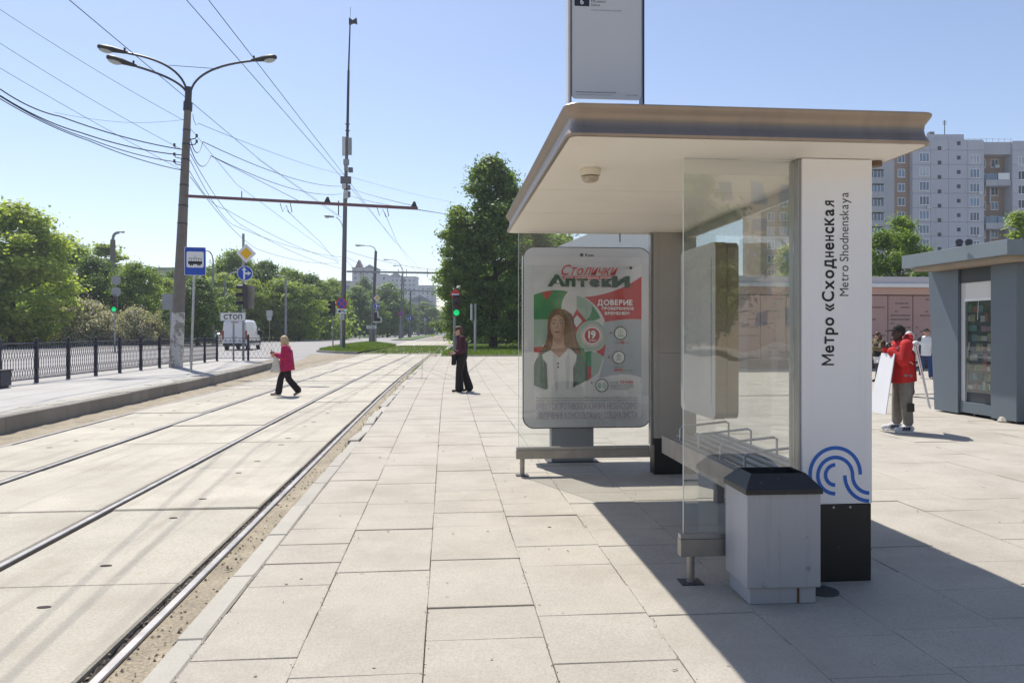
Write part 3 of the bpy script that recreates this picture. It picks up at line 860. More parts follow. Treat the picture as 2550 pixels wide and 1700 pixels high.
# ---------------------------------------------------------------- litter bin
bn = thing('litter_bin', 'tall grey box litter bin with sloped black lid in front of the pylon', 'bin', (1.97, 4.36, .1), R(-1))
m_bing = mat('bin_grey', (.42, .42, .44), .5, .1, var=.05, scale=3, stain=(.17, .16, .155), sscale=11, samt=.85, srange=(.64, .72), streak=((.25, .24, .23), (30, 30, 1.6), .5, .52, .8))
MB().box(-.20, .20, -.16, .16, 0, .095).build('base', m_bing, bn, bevel=.004)
MB().box(.085, .10, -.1625, -.159, .004, .09).build('base_slot', mat('rust', (.12, .06, .03), .9), bn)
MB().box(-.222, .222, -.178, .178, .097, .655).build('body', m_bing, bn, bevel=.006)
mb = MB(); A = [(-.232, -.188), (.232, -.188), (.232, .188), (-.232, .188)]; B = [(-.165, -.10), (.165, -.10), (.165, .10), (-.165, .10)]
v = [(x, y, .645) for x, y in A] + [(x, y, .675) for x, y in A] + [(x, y, .755) for x, y in B] + [(x * .96, y * .94, .60) for x, y in B]
f = []
for l in range(3): f += [(l * 4 + i, l * 4 + (i + 1) % 4, l * 4 + 4 + (i + 1) % 4, l * 4 + 4 + i) for i in range(4)]
mb.add(v, f + [(12, 13, 14, 15)]); mb.build('lid', mat('lid_black', (.016, .017, .02), .38, var=.2, scale=8, stain=(.10, .10, .11), sscale=30, samt=.7, srange=(.6, .68)), bn, bevel=.004)
mh = thing('manhole_cover', 'small round iron cover set in the paving beside the bin', 'cover', (2.30, 4.38, .1))
MB().lathe([(.10, 0), (.10, .006), (.09, .0065)], n=24).build('plate', mat('iron', (.09, .09, .09), .7, .4, var=.2, scale=30), mh)
tag(MB().box(2.26, 2.295, 4.50, 4.513, .1065, .114).build('cigarette_packet', m_white), 'tiny white scrap of paper on the paving beside the bin', 'litter')

# ---------------------------------------------------------------- freestanding advertising lightbox
ad = thing('advertising_lightbox', 'rounded grey advertising lightbox with green and red pharmacy poster behind the glass', 'lightbox', (1.71, 9.0, .1))
AX0, AX1, AZ0, AZ1, AY = .935, 2.49, .525, 2.705, 8.93
m_adf = mat('lightbox_frame', (.70, .69, .69), .4, .1, var=.03)
lp_(MB().prism(rrect(AX0, AX1, AZ0, AZ1, .13, 0, 8), (0, AY, 0), (1, 0, 0), (0, 0, 1), -.22, -.004).build('case', m_adf, ad, smooth=True))
lp_(MB().prism(rrect(AX0 - .012, AX1 + .012, AZ0 - .012, AZ1 + .012, .14, 0, 8), (0, AY, 0), (1, 0, 0), (0, 0, 1), -.03, -.012).build('edge_trim', m_black, ad, smooth=True))
lp_(MB().prism(rrect(AX0 + .004, AX1 - .004, AZ0 + .004, AZ1 - .004, .126, 0, 8), (0, AY, 0), (1, 0, 0), (0, 0, 1), -.002, .006).build('front_frame', m_adf, ad, smooth=True))
lp_(MB().box(1.275, 1.795, AY + .02, AY + .20, .1, AZ0 + .02).build('leg', m_grey, ad, bevel=.004))
lp_(MB().box(1.22, 1.85, AY - .02, AY + .24, .1, .112).build('base_plate', m_dkgrey, ad))
QX0, QZ0 = AX0 + (187 - 128) / 752 * (AX1 - AX0), AZ0 + (1195 - 1140) / 1058 * (AZ1 - AZ0)
QW, QH = 641 / 752 * (AX1 - AX0), 950 / 1058 * (AZ1 - AZ0)
def q4(x, y): return (QX0 + (x - 187) / 641 * QW, QZ0 + (1140 - y) / 950 * QH)
pst = lp_(MB().flat([q4(187, 1140), q4(828, 1140), q4(828, 190), q4(187, 190)], (0, AY - .0075, 0), (1, 0, 0), (0, 0, 1)).build('poster', mat('poster_paper', (.86, .83, .84), .35, var=.02), ad))
PC = {'w': mat('ink_white', (.90, .88, .88), .4, var=0), 'r': mat('ink_red', (.62, .02, .03), .4, var=0), 'g': mat('ink_green', (.02, .27, .085), .4, var=0),
      'm': mat('ink_mint', (.42, .56, .47), .4, var=0), 'b': mat('ink_greyblue', (.50, .54, .58), .4, var=0), 'd': mat('ink_dark_green', (.02, .07, .05), .4, var=0),
      's': mat('ink_skin', (.62, .36, .27), .45, var=0), 'h': mat('ink_brown', (.20, .075, .035), .45, var=.25, scale=14), 'j': mat('ink_teal_green', (.035, .14, .10), .4, var=0), 'k': m_sblack}
_lift = [0]
def art(poly, c, nm='print'):
    _lift[0] += 1
    o = MB().flat([q4(*p) for p in poly], (0, AY - .0078 - _lift[0] * .00022, 0), (1, 0, 0), (0, 0, 1)).build(nm, PC[c], pst); return o
def ell(cx, cy, rx, ry, a0=0, a1=360, n=28): return [(cx + rx * math.cos(R(a0 + (a1 - a0) * i / n)), cy + ry * math.sin(R(a0 + (a1 - a0) * i / n))) for i in range(n + (a1 - a0 < 360))]
def bez(p0, p1, p2, n=10): return [((1 - t) ** 2 * p0[0] + 2 * t * (1 - t) * p1[0] + t * t * p2[0], (1 - t) ** 2 * p0[1] + 2 * t * (1 - t) * p1[1] + t * t * p2[1]) for t in [i / n for i in range(n + 1)]]
art([(600, 572), (700, 560), (828, 558), (828, 905), (760, 885), (640, 890), (560, 960), (600, 800)], 'b')
art([(828, 905)] + bez((828, 905), (740, 870), (640, 892)) + [(187, 985), (187, 1140), (828, 1140)], 'w')
art([(187, 415)] + bez((187, 415), (290, 372), (390, 395)) + bez((390, 395), (345, 440), (350, 500)) + [(345, 560), (187, 560)], 'g')
art([(232, 402), (300, 388), (262, 445)], 'r')
art(bez((187, 560), (230, 556), (275, 560)) + [(275, 640)] + bez((275, 640), (262, 715), (187, 740)), 'm')
art([(187, 722), (240, 720), (235, 760), (187, 750)], 'r')
art([(440, 418)] + bez((440, 418), (545, 445), (582, 550)) + bez((582, 550), (520, 575), (470, 560)) + [(440, 500)], 'm')
art(bez((530, 478), (560, 510), (582, 550)) + bez((582, 550), (530, 575), (486, 568)) + bez((486, 568), (535, 540), (530, 478)), 'g')
art([(440, 498), (505, 574), (440, 655), (405, 570)], 'r')
art([(443, 532), (473, 568), (440, 606), (415, 566)], 'w')
art([(420, 640), (487, 640), (487, 838), (420, 838)], 'g')
art(bez((485, 428), (680, 410), (828, 303)) + [(828, 558)] + bez((828, 558), (720, 552), (610, 573)) + bez((610, 573), (575, 475), (485, 428)), 'r')
art([(485, 750), (527, 745), (527, 838), (485, 838)], 'g')
art([(527, 745), (600, 775), (570, 870), (527, 905)], 'm')
art([(500, 838), (527, 838), (527, 900), (500, 925)], 'r')
art(bez((552, 748), (590, 735), (614, 700)) + [(602, 778)], 'r')
art(ell(527, 655, 90, 90), 'm'); art(ell(532, 654, 65, 65), 'w'); art(ell(532, 654, 60, 60), 'r'); art(ell(532, 654, 57, 57), 'w'); art(ell(532, 654, 45, 45), 'r')
# the figure in the advertisement
PC['f'] = mat('ink_skin_light', (.72, .45, .35), .45, var=0); PC['e'] = mat('ink_skin_shade', (.46, .235, .165), .45, var=0); PC['i'] = mat('ink_hair_light', (.33, .14, .065), .45, var=0); PC['n'] = mat('ink_hair_dark', (.10, .035, .018), .45, var=0); PC['l'] = mat('ink_lip', (.48, .13, .12), .45, var=0); PC['u'] = mat('ink_cloth_shade', (.70, .67, .70), .45, var=0)
art(bez((330, 493), (258, 498), (268, 640)) + bez((268, 640), (262, 705), (210, 765)) + [(262, 782), (330, 790), (425, 782)] + bez((475, 770), (436, 690), (427, 600)) + bez((427, 600), (424, 503), (330, 493)), 'h')
art(bez((187, 830), (205, 755), (275, 738)) + [(410, 736)] + bez((410, 736), (485, 752), (503, 850)) + [(502, 915)] + bez((502, 915), (380, 990), (262, 972)) + bez((262, 972), (215, 960), (187, 945)), 'j')
art([(236, 765), (300, 728), (400, 728), (440, 768), (430, 860), (416, 966)] + bez((416, 966), (340, 990), (262, 974)) + [(248, 870)], 'w')
art([(300, 735), (322, 770), (330, 980), (318, 982), (300, 880)], 'u'); art([(395, 740), (372, 800), (380, 970), (392, 968), (402, 860)], 'u')
art([(300, 645), (362, 640), (366, 712), (384, 735), (336, 785), (284, 738), (296, 712)], 's'); art([(302, 655), (362, 648), (364, 690), (330, 706), (304, 684)], 'e')
art(ell(326, 592, 43, 60, 180, 360) + [(368, 610), (362, 640), (347, 662), (327, 671), (306, 664), (290, 642), (284, 610)], 's')
art(ell(316, 585, 28, 44), 'f'); art([(300, 625), (330, 640), (318, 656), (306, 650)], 'f')
art(bez((366, 575), (372, 640), (340, 667)) + bez((346, 650), (358, 620), (352, 570)), 'e')
art(bez((332, 500), (398, 512), (398, 640)) + bez((398, 640), (410, 720), (440, 765)) + bez((452, 760), (425, 680), (424, 600)) + bez((424, 560), (410, 505), (332, 500)), 'h')
art(bez((330, 500), (285, 520), (283, 610)) + bez((283, 640), (278, 700), (238, 765)) + bez((225, 755), (268, 690), (268, 620)) + bez((268, 620), (266, 505), (330, 500)), 'h')
art(bez((338, 500), (368, 520), (372, 590)) + bez((386, 600), (384, 520), (338, 500)), 'n')
for a_, b_, c_ in (((392, 540), (412, 620), (428, 720)), ((404, 560), (412, 660), (440, 750)), ((276, 560), (274, 660), (248, 740)), ((350, 500), (395, 520), (400, 600))):
    p_ = bez(a_, b_, c_, 8); art(p_ + [(x_ + 4, y_) for x_, y_ in reversed(p_)], 'i')
for ex in (303, 346):
    art(ell(ex, 583, 10, 4), 'e'); art(ell(ex, 583, 8, 2.6), 'u'); art(ell(ex, 583, 4, 3.6), 'n'); art(bez((ex - 12, 580), (ex, 573), (ex + 11, 580)) + [(ex, 577)], 'n'); art(bez((ex - 15, 567), (ex, 556), (ex + 14, 564)) + bez((ex + 14, 567), (ex, 561), (ex - 15, 570)), 'h')
art([(327, 580), (331, 608), (320, 613), (315, 609), (324, 604)], 'e'); art(bez((305, 633), (322, 625), (341, 632)) + bez((341, 633), (322, 646), (305, 634)), 'l'); art([(306, 633.2), (341, 632.6), (341, 634), (306, 634.8)], 'n')
art([(328, 745), (338, 745), (334, 788)], 's'); art(ell(329, 818, 6, 6), 'd'); art(ell(329, 838, 6, 6), 'd')
art([(240, 790), (262, 820), (268, 965), (256, 968)], 'd'); art([(432, 800), (418, 850), (420, 960), (430, 955)], 'd')
for cx, cy in ((701, 640), (690, 783), (589, 948)): art(ell(cx, cy, 39, 39), 'd'); art(ell(cx, cy, 34, 34), 'w'); art(ell(cx - 60, cy - 2 if cy < 900 else cy - 16, 5, 5), 'd')
art([(682, 650), (720, 650), (720, 662), (682, 662)], 'm')
for k in (690, 700, 710): art([(k - 2, 618), (k + 2, 618), (k + 2, 646), (k - 2, 646)], 'm')
art(ell(690, 775, 13, 13), 'm'); art([(672, 800), (708, 800), (700, 790), (680, 790)], 'm')
for k in (574, 604): art(ell(k, 948, 12, 20), 'm')
def atext(s, x, y, x2, caph, c, bold=0, align='l', slant=0):
    _lift[0] += 1
    p = q4(x, y); w = (x2 - x) / 641 * QW
    o = text(pst, s, (p[0], AY - .0078 - _lift[0] * .00022, p[1]), (1, 0, 0), (0, 0, 1), caph / 950 * QH, PC[c], width=w, bold=bold, slant=slant); return o
o = atext('Столички', 340, 298, 668, 60, 'r', .004, slant=.45)
art([(352, 306), (655, 304), (652, 322), (360, 323)], 'r')
atext('сеть социальных аптек', 366, 319, 648, 13, 'w', .03)
atext('А', 265, 362, 378, 66, 'd', .05); atext('птек', 372, 363, 655, 56, 'd', .06); atext('И', 650, 365, 756, 62, 'd', .07)
art([(318, 345), (328, 322), (338, 345)], 'w')
atext('С·115', 686, 262, 748, 16, 'b', .02); art(ell(762, 254, 9, 9), 'd')
atext('социальная сеть', 686, 278, 775, 6, 'b'); atext('www.stolichki.ru', 686, 290, 772, 6, 'b')
atext('ДОВЕРИЕ', 562, 474, 772, 32, 'w', .03); atext('ПРОВЕРЕННОЕ', 588, 502, 780, 17, 'w', .03); atext('ВРЕМЕНЕМ', 606, 531, 752, 18, 'w', .03)
atext('19', 507, 668, 552, 40, 'w', .045); atext('млрд', 512, 684, 550, 9, 'w', .04)
atext('нам', 664, 701, 696, 9, 'd'); atext('10', 701, 702, 724, 14, 'r', .05); atext('лет', 731, 701, 758, 9, 'd')
atext('работает', 664, 843, 714, 8, 'd'); atext('1000', 663, 863, 712, 12, 'r', .05); atext('аптек', 718, 863, 768, 8, 'd')
atext('БОЛЕЕ', 640, 935, 688, 10, 'd'); atext('73 МЛН', 696, 936, 773, 14, 'r', .05)
for i, s in enumerate(('РАЗ ПОКУПАТЕЛИ', 'ВЫБРАЛИ АПТЕКИ', '«СТОЛИЧКИ»')): atext(s, 640, 950 + 12 * i, 776 if i < 2 else 748, 8, 'd')
atext('По данным сети аптек условия акции уточняйте в аптеках города и на сайте сети указан срок', 200, 1024, 804, 9, 'd')
atext('продажи лекарств дистанционным способом и доставка не осуществляется подробности на сайте', 200, 1038, 804, 8, 'd')
PC['v'] = mat('ink_violet_grey', (.42, .37, .46), .45, var=0)
atext('ИМЕЮТСЯ ПРОТИВОПОКАЗАНИЯ. НЕОБХОДИМО', 199, 1088, 804, 40, 'v')
atext('ПОЛУЧЕНИЕ КОНСУЛЬТАЦИИ СПЕЦИАЛИСТА', 203, 1140, 802, 36, 'v')
p = q4(470, 181); disc(mb := MB(), p[0], p[1] + .005, .022, (0, AY - .0068, 0), (1, 0, 0), (0, 0, 1)); o = mb.build('emblem', m_sblack, ad); lp_(o)
o = text(ad, 'Russ', (p[0] + .045, AY - .0068, p[1] - .012), (1, 0, 0), (0, 0, 1), .034, m_sblack, bold=.04); lp_(o)
lp_(MB().box(q4(187, 0)[0] - .004, q4(828, 0)[0] + .004, AY - .024, AY - .0215, q4(0, 1140)[1] - .004, q4(0, 190)[1] + .004).build('cover_glass', glass_mat('poster_glass', (.98, .98, .98), .006, .6, 0, .2), ad))


# ---------------------------------------------------------------- poles, lamps, signs, signals
def lamp_head(mb, p, d, L=.85, mi=0, mj=1):
    """cobra-head street lamp from p along direction d (horizontal-ish)."""
    d = Vector(d).normalized(); r = d.cross(Vector((0, 0, 1))).normalized(); u = r.cross(d)
    prof = [(0, .05, .05), (.12, .09, .07), (.32, .11, .09), (.5, .16, .11), (.75, .17, .11), (.95, .14, .09), (1.0, .06, .05)]
    vs = []; n = 10
    for t, w, h in prof:
        for j in range(n):
            a = 2 * math.pi * j / n; vs.append(p + d * (t * L) + r * (w * math.cos(a)) + u * (h * math.sin(a) + .02))
    k = len(prof); fs = [(i * n + j, i * n + (j + 1) % n, (i + 1) * n + (j + 1) % n, (i + 1) * n + j) for i in range(k - 1) for j in range(n)]
    mb.add(vs, fs + [tuple(range(n)), tuple((k - 1) * n + j for j in range(n))], mi)
    c = p + d * (L * .72)
    vs = []
    for s_, z in ((1, -.05), (.9, -.12), (.5, -.16)):
        for j in range(n):
            a = 2 * math.pi * j / n; vs.append(c + d * (.20 * s_ * math.cos(a) * L / .85) + r * (.12 * s_ * math.sin(a)) + u * z)
    mb.add(vs, [(i * n + j, i * n + (j + 1) % n, (i + 1) * n + (j + 1) % n, (i + 1) * n + j) for i in range(2) for j in range(n)] + [tuple(2 * n + j for j in range(n))], mj)
    mb.tube([p + d * .12 + u * .08, p + d * .12 + u * .18], .04, 6, mi)


def curve3(p0, p1, p2, n=10):
    return [(1 - t) ** 2 * p0 + 2 * t * (1 - t) * p1 + t * t * p2 for t in [i / n for i in range(n + 1)]]


m_lens = mat('lamp_lens', (.42, .44, .43), .25, var=.1, scale=20)
# leaning concrete pole with three lamp arms
B = gp(438, 914.5, .26); Tp = at(467.4, 273, 29.6); DP = 29.2
pt = thing('lamp_pole', 'leaning concrete pole with three curved lamp arms, flaking white base', 'lamp post', B)
def rel(o, root): o.matrix_parent_inverse = Matrix.Translation(-Vector(root.location)); return o
n = 24
rel(MB().tube([B + (Tp - B) * (i / 12) for i in range(13)], [.255 - .125 * i / 12 for i in range(13)], n).build('shaft', m_conc, pt, smooth=True), pt)
m_flake = mat('flaking_whitewash', (.55, .53, .50), .9, var=.08, scale=4, bump=.4, bscale=30, stain=(.27, .25, .22), sscale=3.5, samt=1, srange=(.52, .56))
rel(MB().tube([B + (Tp - B) * t for t in (0.0, .1, .21)], [.2575, .2475, .2355], n).build('whitewashed_base', m_flake, pt, smooth=True), pt)
ax = (Tp - B).normalized()
Ct = Tp + ax * .9
rel(MB().tube([Tp - ax * .05, Tp + ax * .3], .17, 14, 0).tube([Tp + ax * .3, Ct], .13, 12).build('cap_sleeve', m_dkgrey, pt, smooth=True), pt)
for (lx_, ly_, dd, ex) in ((318, 133, 28.9, -1), (340, 166, 28.4, -1), (626, 152, 29.3, 1)):
    E_ = at(lx_, ly_, dd); mid = Ct + ax * (1.9 if ly_ != 166 else 1.3) + Vector((ex * .1, 0, 0))
    s0 = Ct + Vector((ex * .05, 0, -.3)); kn = Vector((Ct.x + ex * .18, Ct.y, E_.z - .12))
    pts = curve3(s0, kn, E_, 14)
    a = MB().tube(pts, .045, 8).build('lamp_arm', m_dkgrey, pt, smooth=True); rel(a, pt)
    mb = MB(); lamp_head(mb, E_, E_ - pts[-3], 1.05); h = mb.build('lamp_head', [m_black, m_lens], a, smooth=True)
a1, a2 = at(372, 147, 28.9), at(376, 172, 28.5)
rel(MB().tube([at(420, 163, 29.3), at(545, 172, 29.5)], .012, 5).build('tie_rod', m_dkgrey, pt), pt)
for f_ in (.55, .62, .70, .80, .86, .915): rel(MB().tube([B + (Tp - B) * f_, B + (Tp - B) * f_ + ax * .05], .265 - .125 * f_, 18).build('steel_band', m_dkgrey, pt), pt)
for py_, sx_ in ((348, 1), (362, 1), (372, -1), (395, -1), (412, -1)):
    c = at(462 + sx_ * 8, py_, 29); rel(MB().tube([c, c + Vector((sx_ * .25, 0, .05)), c + Vector((sx_ * .3, 0, .16))], .022, 6).tube([c + Vector((sx_ * .3, 0, .1)), c + Vector((sx_ * .3, 0, .22))], .045, 8).build('insulator_bracket', m_dkgrey, pt), pt)
# span arm over the tracks
def beam(root, A, Bv, w, nm='span_arm'):
    rel(MB().bar(A, Bv, w, w * .9).build(nm, m_beam, root, bevel=.01), root)
bA, bB = at(462, 488, 29.1), at(1040, 519, 28.0)
beam(pt, bA, bB, .12)
for t in (.62, .985): c = bA + (bB - bA) * t; rel(MB().prism([(-.12, 0), (.12, 0), (.05, .2), (-.02, .2)], c + Vector((0, 0, .05)), (1, 0, 0), (0, 0, 1), -.03, .03).build('wire_clamp', m_dkgrey, pt), pt)
for px_ in (714, 955): 
    c = at(px_, 505 if px_ < 800 else 515, 28.6)
    rel(MB().tube([c + Vector((-.25, 0, -.02)), c + Vector((-.15, 0, -.35)), c + Vector((-.02, 0, -.1)), c + Vector((.1, 0, -.4)), c + Vector((.2, 0, -.35)), c + Vector((.12, 0, .05))], .014, 6).build('hanger_loop', m_dkgrey, pt), pt)
rel(MB().tube([at(843, 500, 28.4), at(843, 535, 28.4)], .022, 6).build('hanger_rod', m_dkgrey, pt), pt)
rel(MB().tube([at(602, 476, 28.9), at(602, 495, 28.9)], .02, 6).build('hanger_rod', m_dkgrey, pt), pt)

# tall radio mast on the island
Bm = at(853, 864, 69); Bm.z = .05
mt = thing('radio_mast', 'tall thin radio mast with grey antenna boxes on the grass island', 'mast', Bm)
J1 = at(860, 480, 69); J2 = at(865, 340, 69); J3 = at(868, 176, 69); J4 = at(872, 52, 69)
m_mast = mat('mast_grey', (.15, .14, .15), .6, .2, var=.1)
rel(MB().tube([Bm, J1], [.25, .19], 14).build('lower_shaft', m_mast, mt, smooth=True), mt)
rel(MB().tube([J1, J2], [.17, .14], 12).build('middle_shaft', m_mast, mt, smooth=True), mt)
rel(MB().tube([J2, J3], [.13, .11], 10).tube([J3, J4], [.08, .06], 10).build('upper_shaft', m_navy, mt, smooth=True), mt)
rel(MB().tube([J4, at(872.5, 18, 69)], .02, 6).build('whip_aerial', m_mast, mt), mt)
c = J4 + Vector((.25, 0, -.1)); rel(MB().prism([(-.35, -.3), (-.35, .35), (0, .1), (.35, .35), (.4, -.2), (.1, -.1)], c, (1, 0, 0), (0, 0, 1), -.15, .15).build('top_lamp', m_black, mt), mt)
for X0, X1, Y0, Y1, c_, dy in ((853, 861, 342, 389, m_lgrey, -.2), (867, 876, 344, 386, m_grey, -.1), (856, 870, 398, 412, m_grey, -.25), (858, 867, 413, 427, m_grey, -.28), (868, 879, 418, 430, m_mast, -.15),
                              (849, 875, 441, 459, m_mast, -.3), (853, 863, 459, 472, m_lgrey, -.33), (865, 873, 462, 474, m_mast, -.2), (857, 868, 475, 496, m_lgrey, -.3), (868, 873, 478, 492, m_mast, -.2)):
    a = at(X0, Y1, 69); b = at(X1, Y0, 69); rel(MB().box(a.x, b.x, a.y + dy - .12, a.y + dy + .18, a.z, b.z).build('antenna_box', c_, mt, bevel=.03), mt)
for z_ in (310, 326): c = at(865.4, z_, 69); rel(MB().lathe([(.22, 0), (.22, .05)], c, 12).build('collar', m_mast, mt), mt)
arm = at(850, 568, 69); rel(MB().tube(curve3(at(855, 575, 69), at(852, 548, 69), at(836, 541, 69), 8), .035, 6).build('lamp_arm', m_grey, mt), mt)
mb = MB(); lamp_head(mb, at(832, 541, 69), Vector((-1, 0, .12)), .9); rel(mb.build('lamp_head', [m_grey, m_lens], mt, smooth=True), mt)
rel(MB().box(at(847, 0, 69).x, at(859, 0, 69).x, Bm.y - .5, Bm.y - .28, at(0, 797, 69).z, at(0, 782, 69).z).build('switch_box', m_lgrey, mt, bevel=.02), mt)
bA, bB = at(864, 676, 68.5), at(1100, 680, 67)
rel(MB().bar(bA, bB, .16, .16).build('span_arm', m_grey, mt), mt)
for px_ in (905, 992, 1012, 1064): c = at(px_, 678, 68); rel(MB().tube([c + Vector((0, 0, .3)), c - Vector((0, 0, .45))], .03, 5).build('hanger_rod', m_grey, mt), mt)

# further tram-line poles
def line_pole(px, base, D, top_py, beam_py, beam_px, label, w=.2, lamp=None):
    Bp = at(px[0], base, D); Bp.z = -.03; Tq = at(px[1], top_py, D)
    t = thing('line_pole', label, 'pole', Bp, group='tram line poles')
    rel(MB().tube([Bp, Bp + (Tq - Bp) * .14, Bp + (Tq - Bp) * .16, Tq], [w * 1.9, w * 1.5, w, w * .75], 12).build('shaft', m_mast, t, smooth=True), t)
    if beam_py: rel(MB().bar(at(px[1], beam_py, D), at(beam_px, beam_py + 5, D - 1), .15, .15).build('span_arm', m_grey, t), t)
    if lamp:
        e = at(lamp[0], lamp[1], D); rel(MB().tube(curve3(Tq - Vector((0, 0, .2)), Vector((Tq.x, Tq.y, e.z + .1)), e, 9), .06, 6).build('lamp_arm', m_grey, t, smooth=True), t)
        mb = MB(); lamp_head(mb, e, Vector((-1, 0, .05)), 1.3); rel(mb.build('lamp_head', [m_grey, m_lens], t, smooth=True), t)
    return t
line_pole((926, 936), 850, 104, 625, 721, 1094, 'tram line pole with flared base and lamp beside the yellow diamond sign', .25, (908, 612))
line_pole((1020, 1023), 836, 200, 722, 745, 1090, 'dark tram line pole in the distance with blue lane sign', .28)
line_pole((996, 1002), 840, 160, 680, None, 0, 'slim lamp pole with double arc lamp over the far tracks', .2, (970, 647))
line_pole((1042, 1044), 834, 260, 740, 758, 1095, 'farthest tram line pole in front of the distant trees', .26)
line_pole((1002, 1006), 838, 180, 690, None, 0, 'grey lamp pole behind the far no-stopping sign', .16, (992, 662))

# street lamps by the park
def street_lamp(px, base, D, top, head, label, w=.09, thick=None):
    Bp = at(px, base, D); Bp.z = -.03; Tq = at(px + 1, top, D); e = at(head[0], head[1], D)
    t = thing('street_lamp', label, 'street lamp', Bp, group='street lamps by the park')
    rel(MB().tube([Bp, Tq], [w * 1.3, w], 10).build('shaft', thick or m_grey, t, smooth=True), t)
    rel(MB().tube(curve3(Tq - Vector((0, 0, .1)), Vector((Tq.x, Tq.y, e.z)), e, 8), w * .6, 6).build('lamp_arm', m_grey, t, smooth=True), t)
    mb = MB(); lamp_head(mb, e, Vector((e.x - Tq.x, e.y - Tq.y, .1)), .9); rel(mb.build('lamp_head', [m_grey, m_lens], t, smooth=True), t)
street_lamp(530, 852, 92, 655, (512, 624), 'thin grey curved street lamp right of the blue tram stop sign', .13)
street_lamp(560, 852, 94, 700, (590, 678), 'short pale lamp arm left of the round blue arrow sign', .12)
street_lamp(280, 850, 112, 597, (296, 579), 'thick concrete lamp pole showing above the trees at left', .36, m_conc)
street_lamp(711, 840, 118, 695, (703, 688), 'slim grey lamp pole among the trees right of the van', .16)


def plate(root, c, u, v, poly, th, mats, name='sign_plate', w0=0):
    o = MB().prism(poly, c, u, v, w0, w0 + th).build(name, mats, root); return rel(o, root)


ux, uz = Vector((1, 0, 0)), Vector((0, 0, 1))
def facing(yaw):                 # plate axes so that the printed side looks back at the viewer, turned by yaw
    return Vector((math.cos(yaw), math.sin(yaw), 0)), Vector((0, 0, 1))
def circ(r, n=28): return [(r * math.cos(2 * math.pi * i / n), r * math.sin(2 * math.pi * i / n)) for i in range(n)]
def layer(root, c, u, v, polys, m, lift, name='sign_print'):
    mb = MB()
    for p in polys: mb.flat(p, c, u, v, lift)
    return rel(mb.build(name, m, root), root)

# tram stop sign
P0 = gp(475.5, 926.5, .26); P1 = at(484, 640, 25.6)
t = thing('tram_stop_sign', 'blue and white tram stop sign on a grey post beside the concrete pole', 'sign', P0)
rel(MB().tube([P0, P1 + Vector((0, .05, 0))], .04, 12).build('post', m_silver, t, smooth=True), t)
c = at(486, 650.5, 25.5); u, v = facing(R(8)); hw, hh = .345, .485
plate(t, c, u, v, rrect(-hw, hw, -hh, hh, .04, 0, 4), .03, m_white, w0=-.03)
layer(t, c, u, v, [rrect(-hw + .015, hw - .015, -hh + .015, hh - .015, .035, 0, 4)], m_blue, .002)
layer(t, c, u, v, [rrect(-.275, .275, -.215, .33, .05, 0, 5)], m_white, .004)
layer(t, c, u, v, [rrect(-.225, .225, -.10, .00, .02, 0, 2), [(-.2, .09), (.2, .09), (.2, .105), (-.2, .105)]] + [[(x, 0), (x + .012, 0), (x + .012, .09), (x, .09)] for x in (-.2, -.12, -.04, .03, .11, .188)]
      + [[(x + a, b - .125) for a, b in circ(.028, 10)] for x in (-.15, -.09, .09, .15)] + [[(-.05, .115), (-.042, .115), (.008, .185), (0, .19)], [(.05, .115), (.058, .115), (.008, .19), (0, .185)]], m_sblack, .006)

# STOP marker
P0 = gp(581.5, 897.5, .26); t = thing('stop_sign', 'white rectangular sign reading СТОП on a thin post before the van', 'sign', P0)
c = at(580, 788.5, 35.3); u, v = facing(R(3))
rel(MB().tube([P0, Vector((P0.x, P0.y, c.z))], .045, 10).build('post', m_grey, t, smooth=True), t)
plate(t, c, u, v, rrect(-.585, .585, -.20, .20, .02, 0, 2), .03, m_white, w0=-.02)
layer(t, c, u, v, [[(-.575, .185), (-.575, -.185), (.575, -.185), (.575, .185)]], m_dkgrey, .012); layer(t, c, u, v, [rrect(-.56, .56, -.172, .172, .01, 0, 2)], m_white, .014)
o = text(t, 'СТОП', c + v * -.11 - Vector((0, .018, 0)), u, v, .22, m_sblack, width=.84, bold=.03, align='c'); rel(o, t)


def signal(px, base, D, zb, box_py, label, yaw, lit, bx=None, pole_top=None, w=.34, group='traffic lights', poler=.06):
    """traffic signal: box_py = (top, bottom) pixels of the three-lamp head."""
    P0 = at(px, base, D); P0.z = zb
    t = thing('traffic_light', label, 'traffic light', P0, group=group)
    top = at(px, pole_top if pole_top else box_py[0], D)
    rel(MB().tube([P0, Vector((P0.x + (top.x - P0.x), P0.y, top.z))], poler, 10).build('pole', m_grey, t, smooth=True), t)
    a = at(bx or px, box_py[0], D); b = at(bx or px, box_py[1], D); H = a.z - b.z; c = (a + b) / 2
    f = Vector((-math.sin(yaw), -math.cos(yaw), 0)); s = Vector((math.cos(yaw), -math.sin(yaw), 0))   # f = facing
    c = c + f * .16
    rel(MB().prism(rrect(-w / 2, w / 2, -H / 2, H / 2, .05, 0, 3), c - f * .1, s, uz, -.10, .10).build('housing', m_dkgrey, t), t)
    for i in range(3):
        cc = c + uz * (H * (1 - i) / 3); r = min(H / 3, w) * .43
        on = lit and i == 2
        mm = m_greenl if on else (m_dgreen if i == 2 else m_amber)
        rel(MB().lathe([(r, 0), (r * .9, .02), (r * .4, .035)], cc, 14, u=s, v=uz, w=f).build('lens', mm, t, smooth=True), t)
        mb = MB(); vs = []
        for q in range(9):
            an = math.pi * q / 8
            for dd in (0, .26 - .08 * math.sin(an) * 0):
                vs.append(cc + s * (r * 1.12 * math.cos(an)) + uz * (r * 1.12 * math.sin(an)) + f * dd)
        mb.add(vs, [(2 * q, 2 * q + 2, 2 * q + 3, 2 * q + 1) for q in range(8)]); rel(mb.build('visor', m_dkgrey, t), t)
    return t


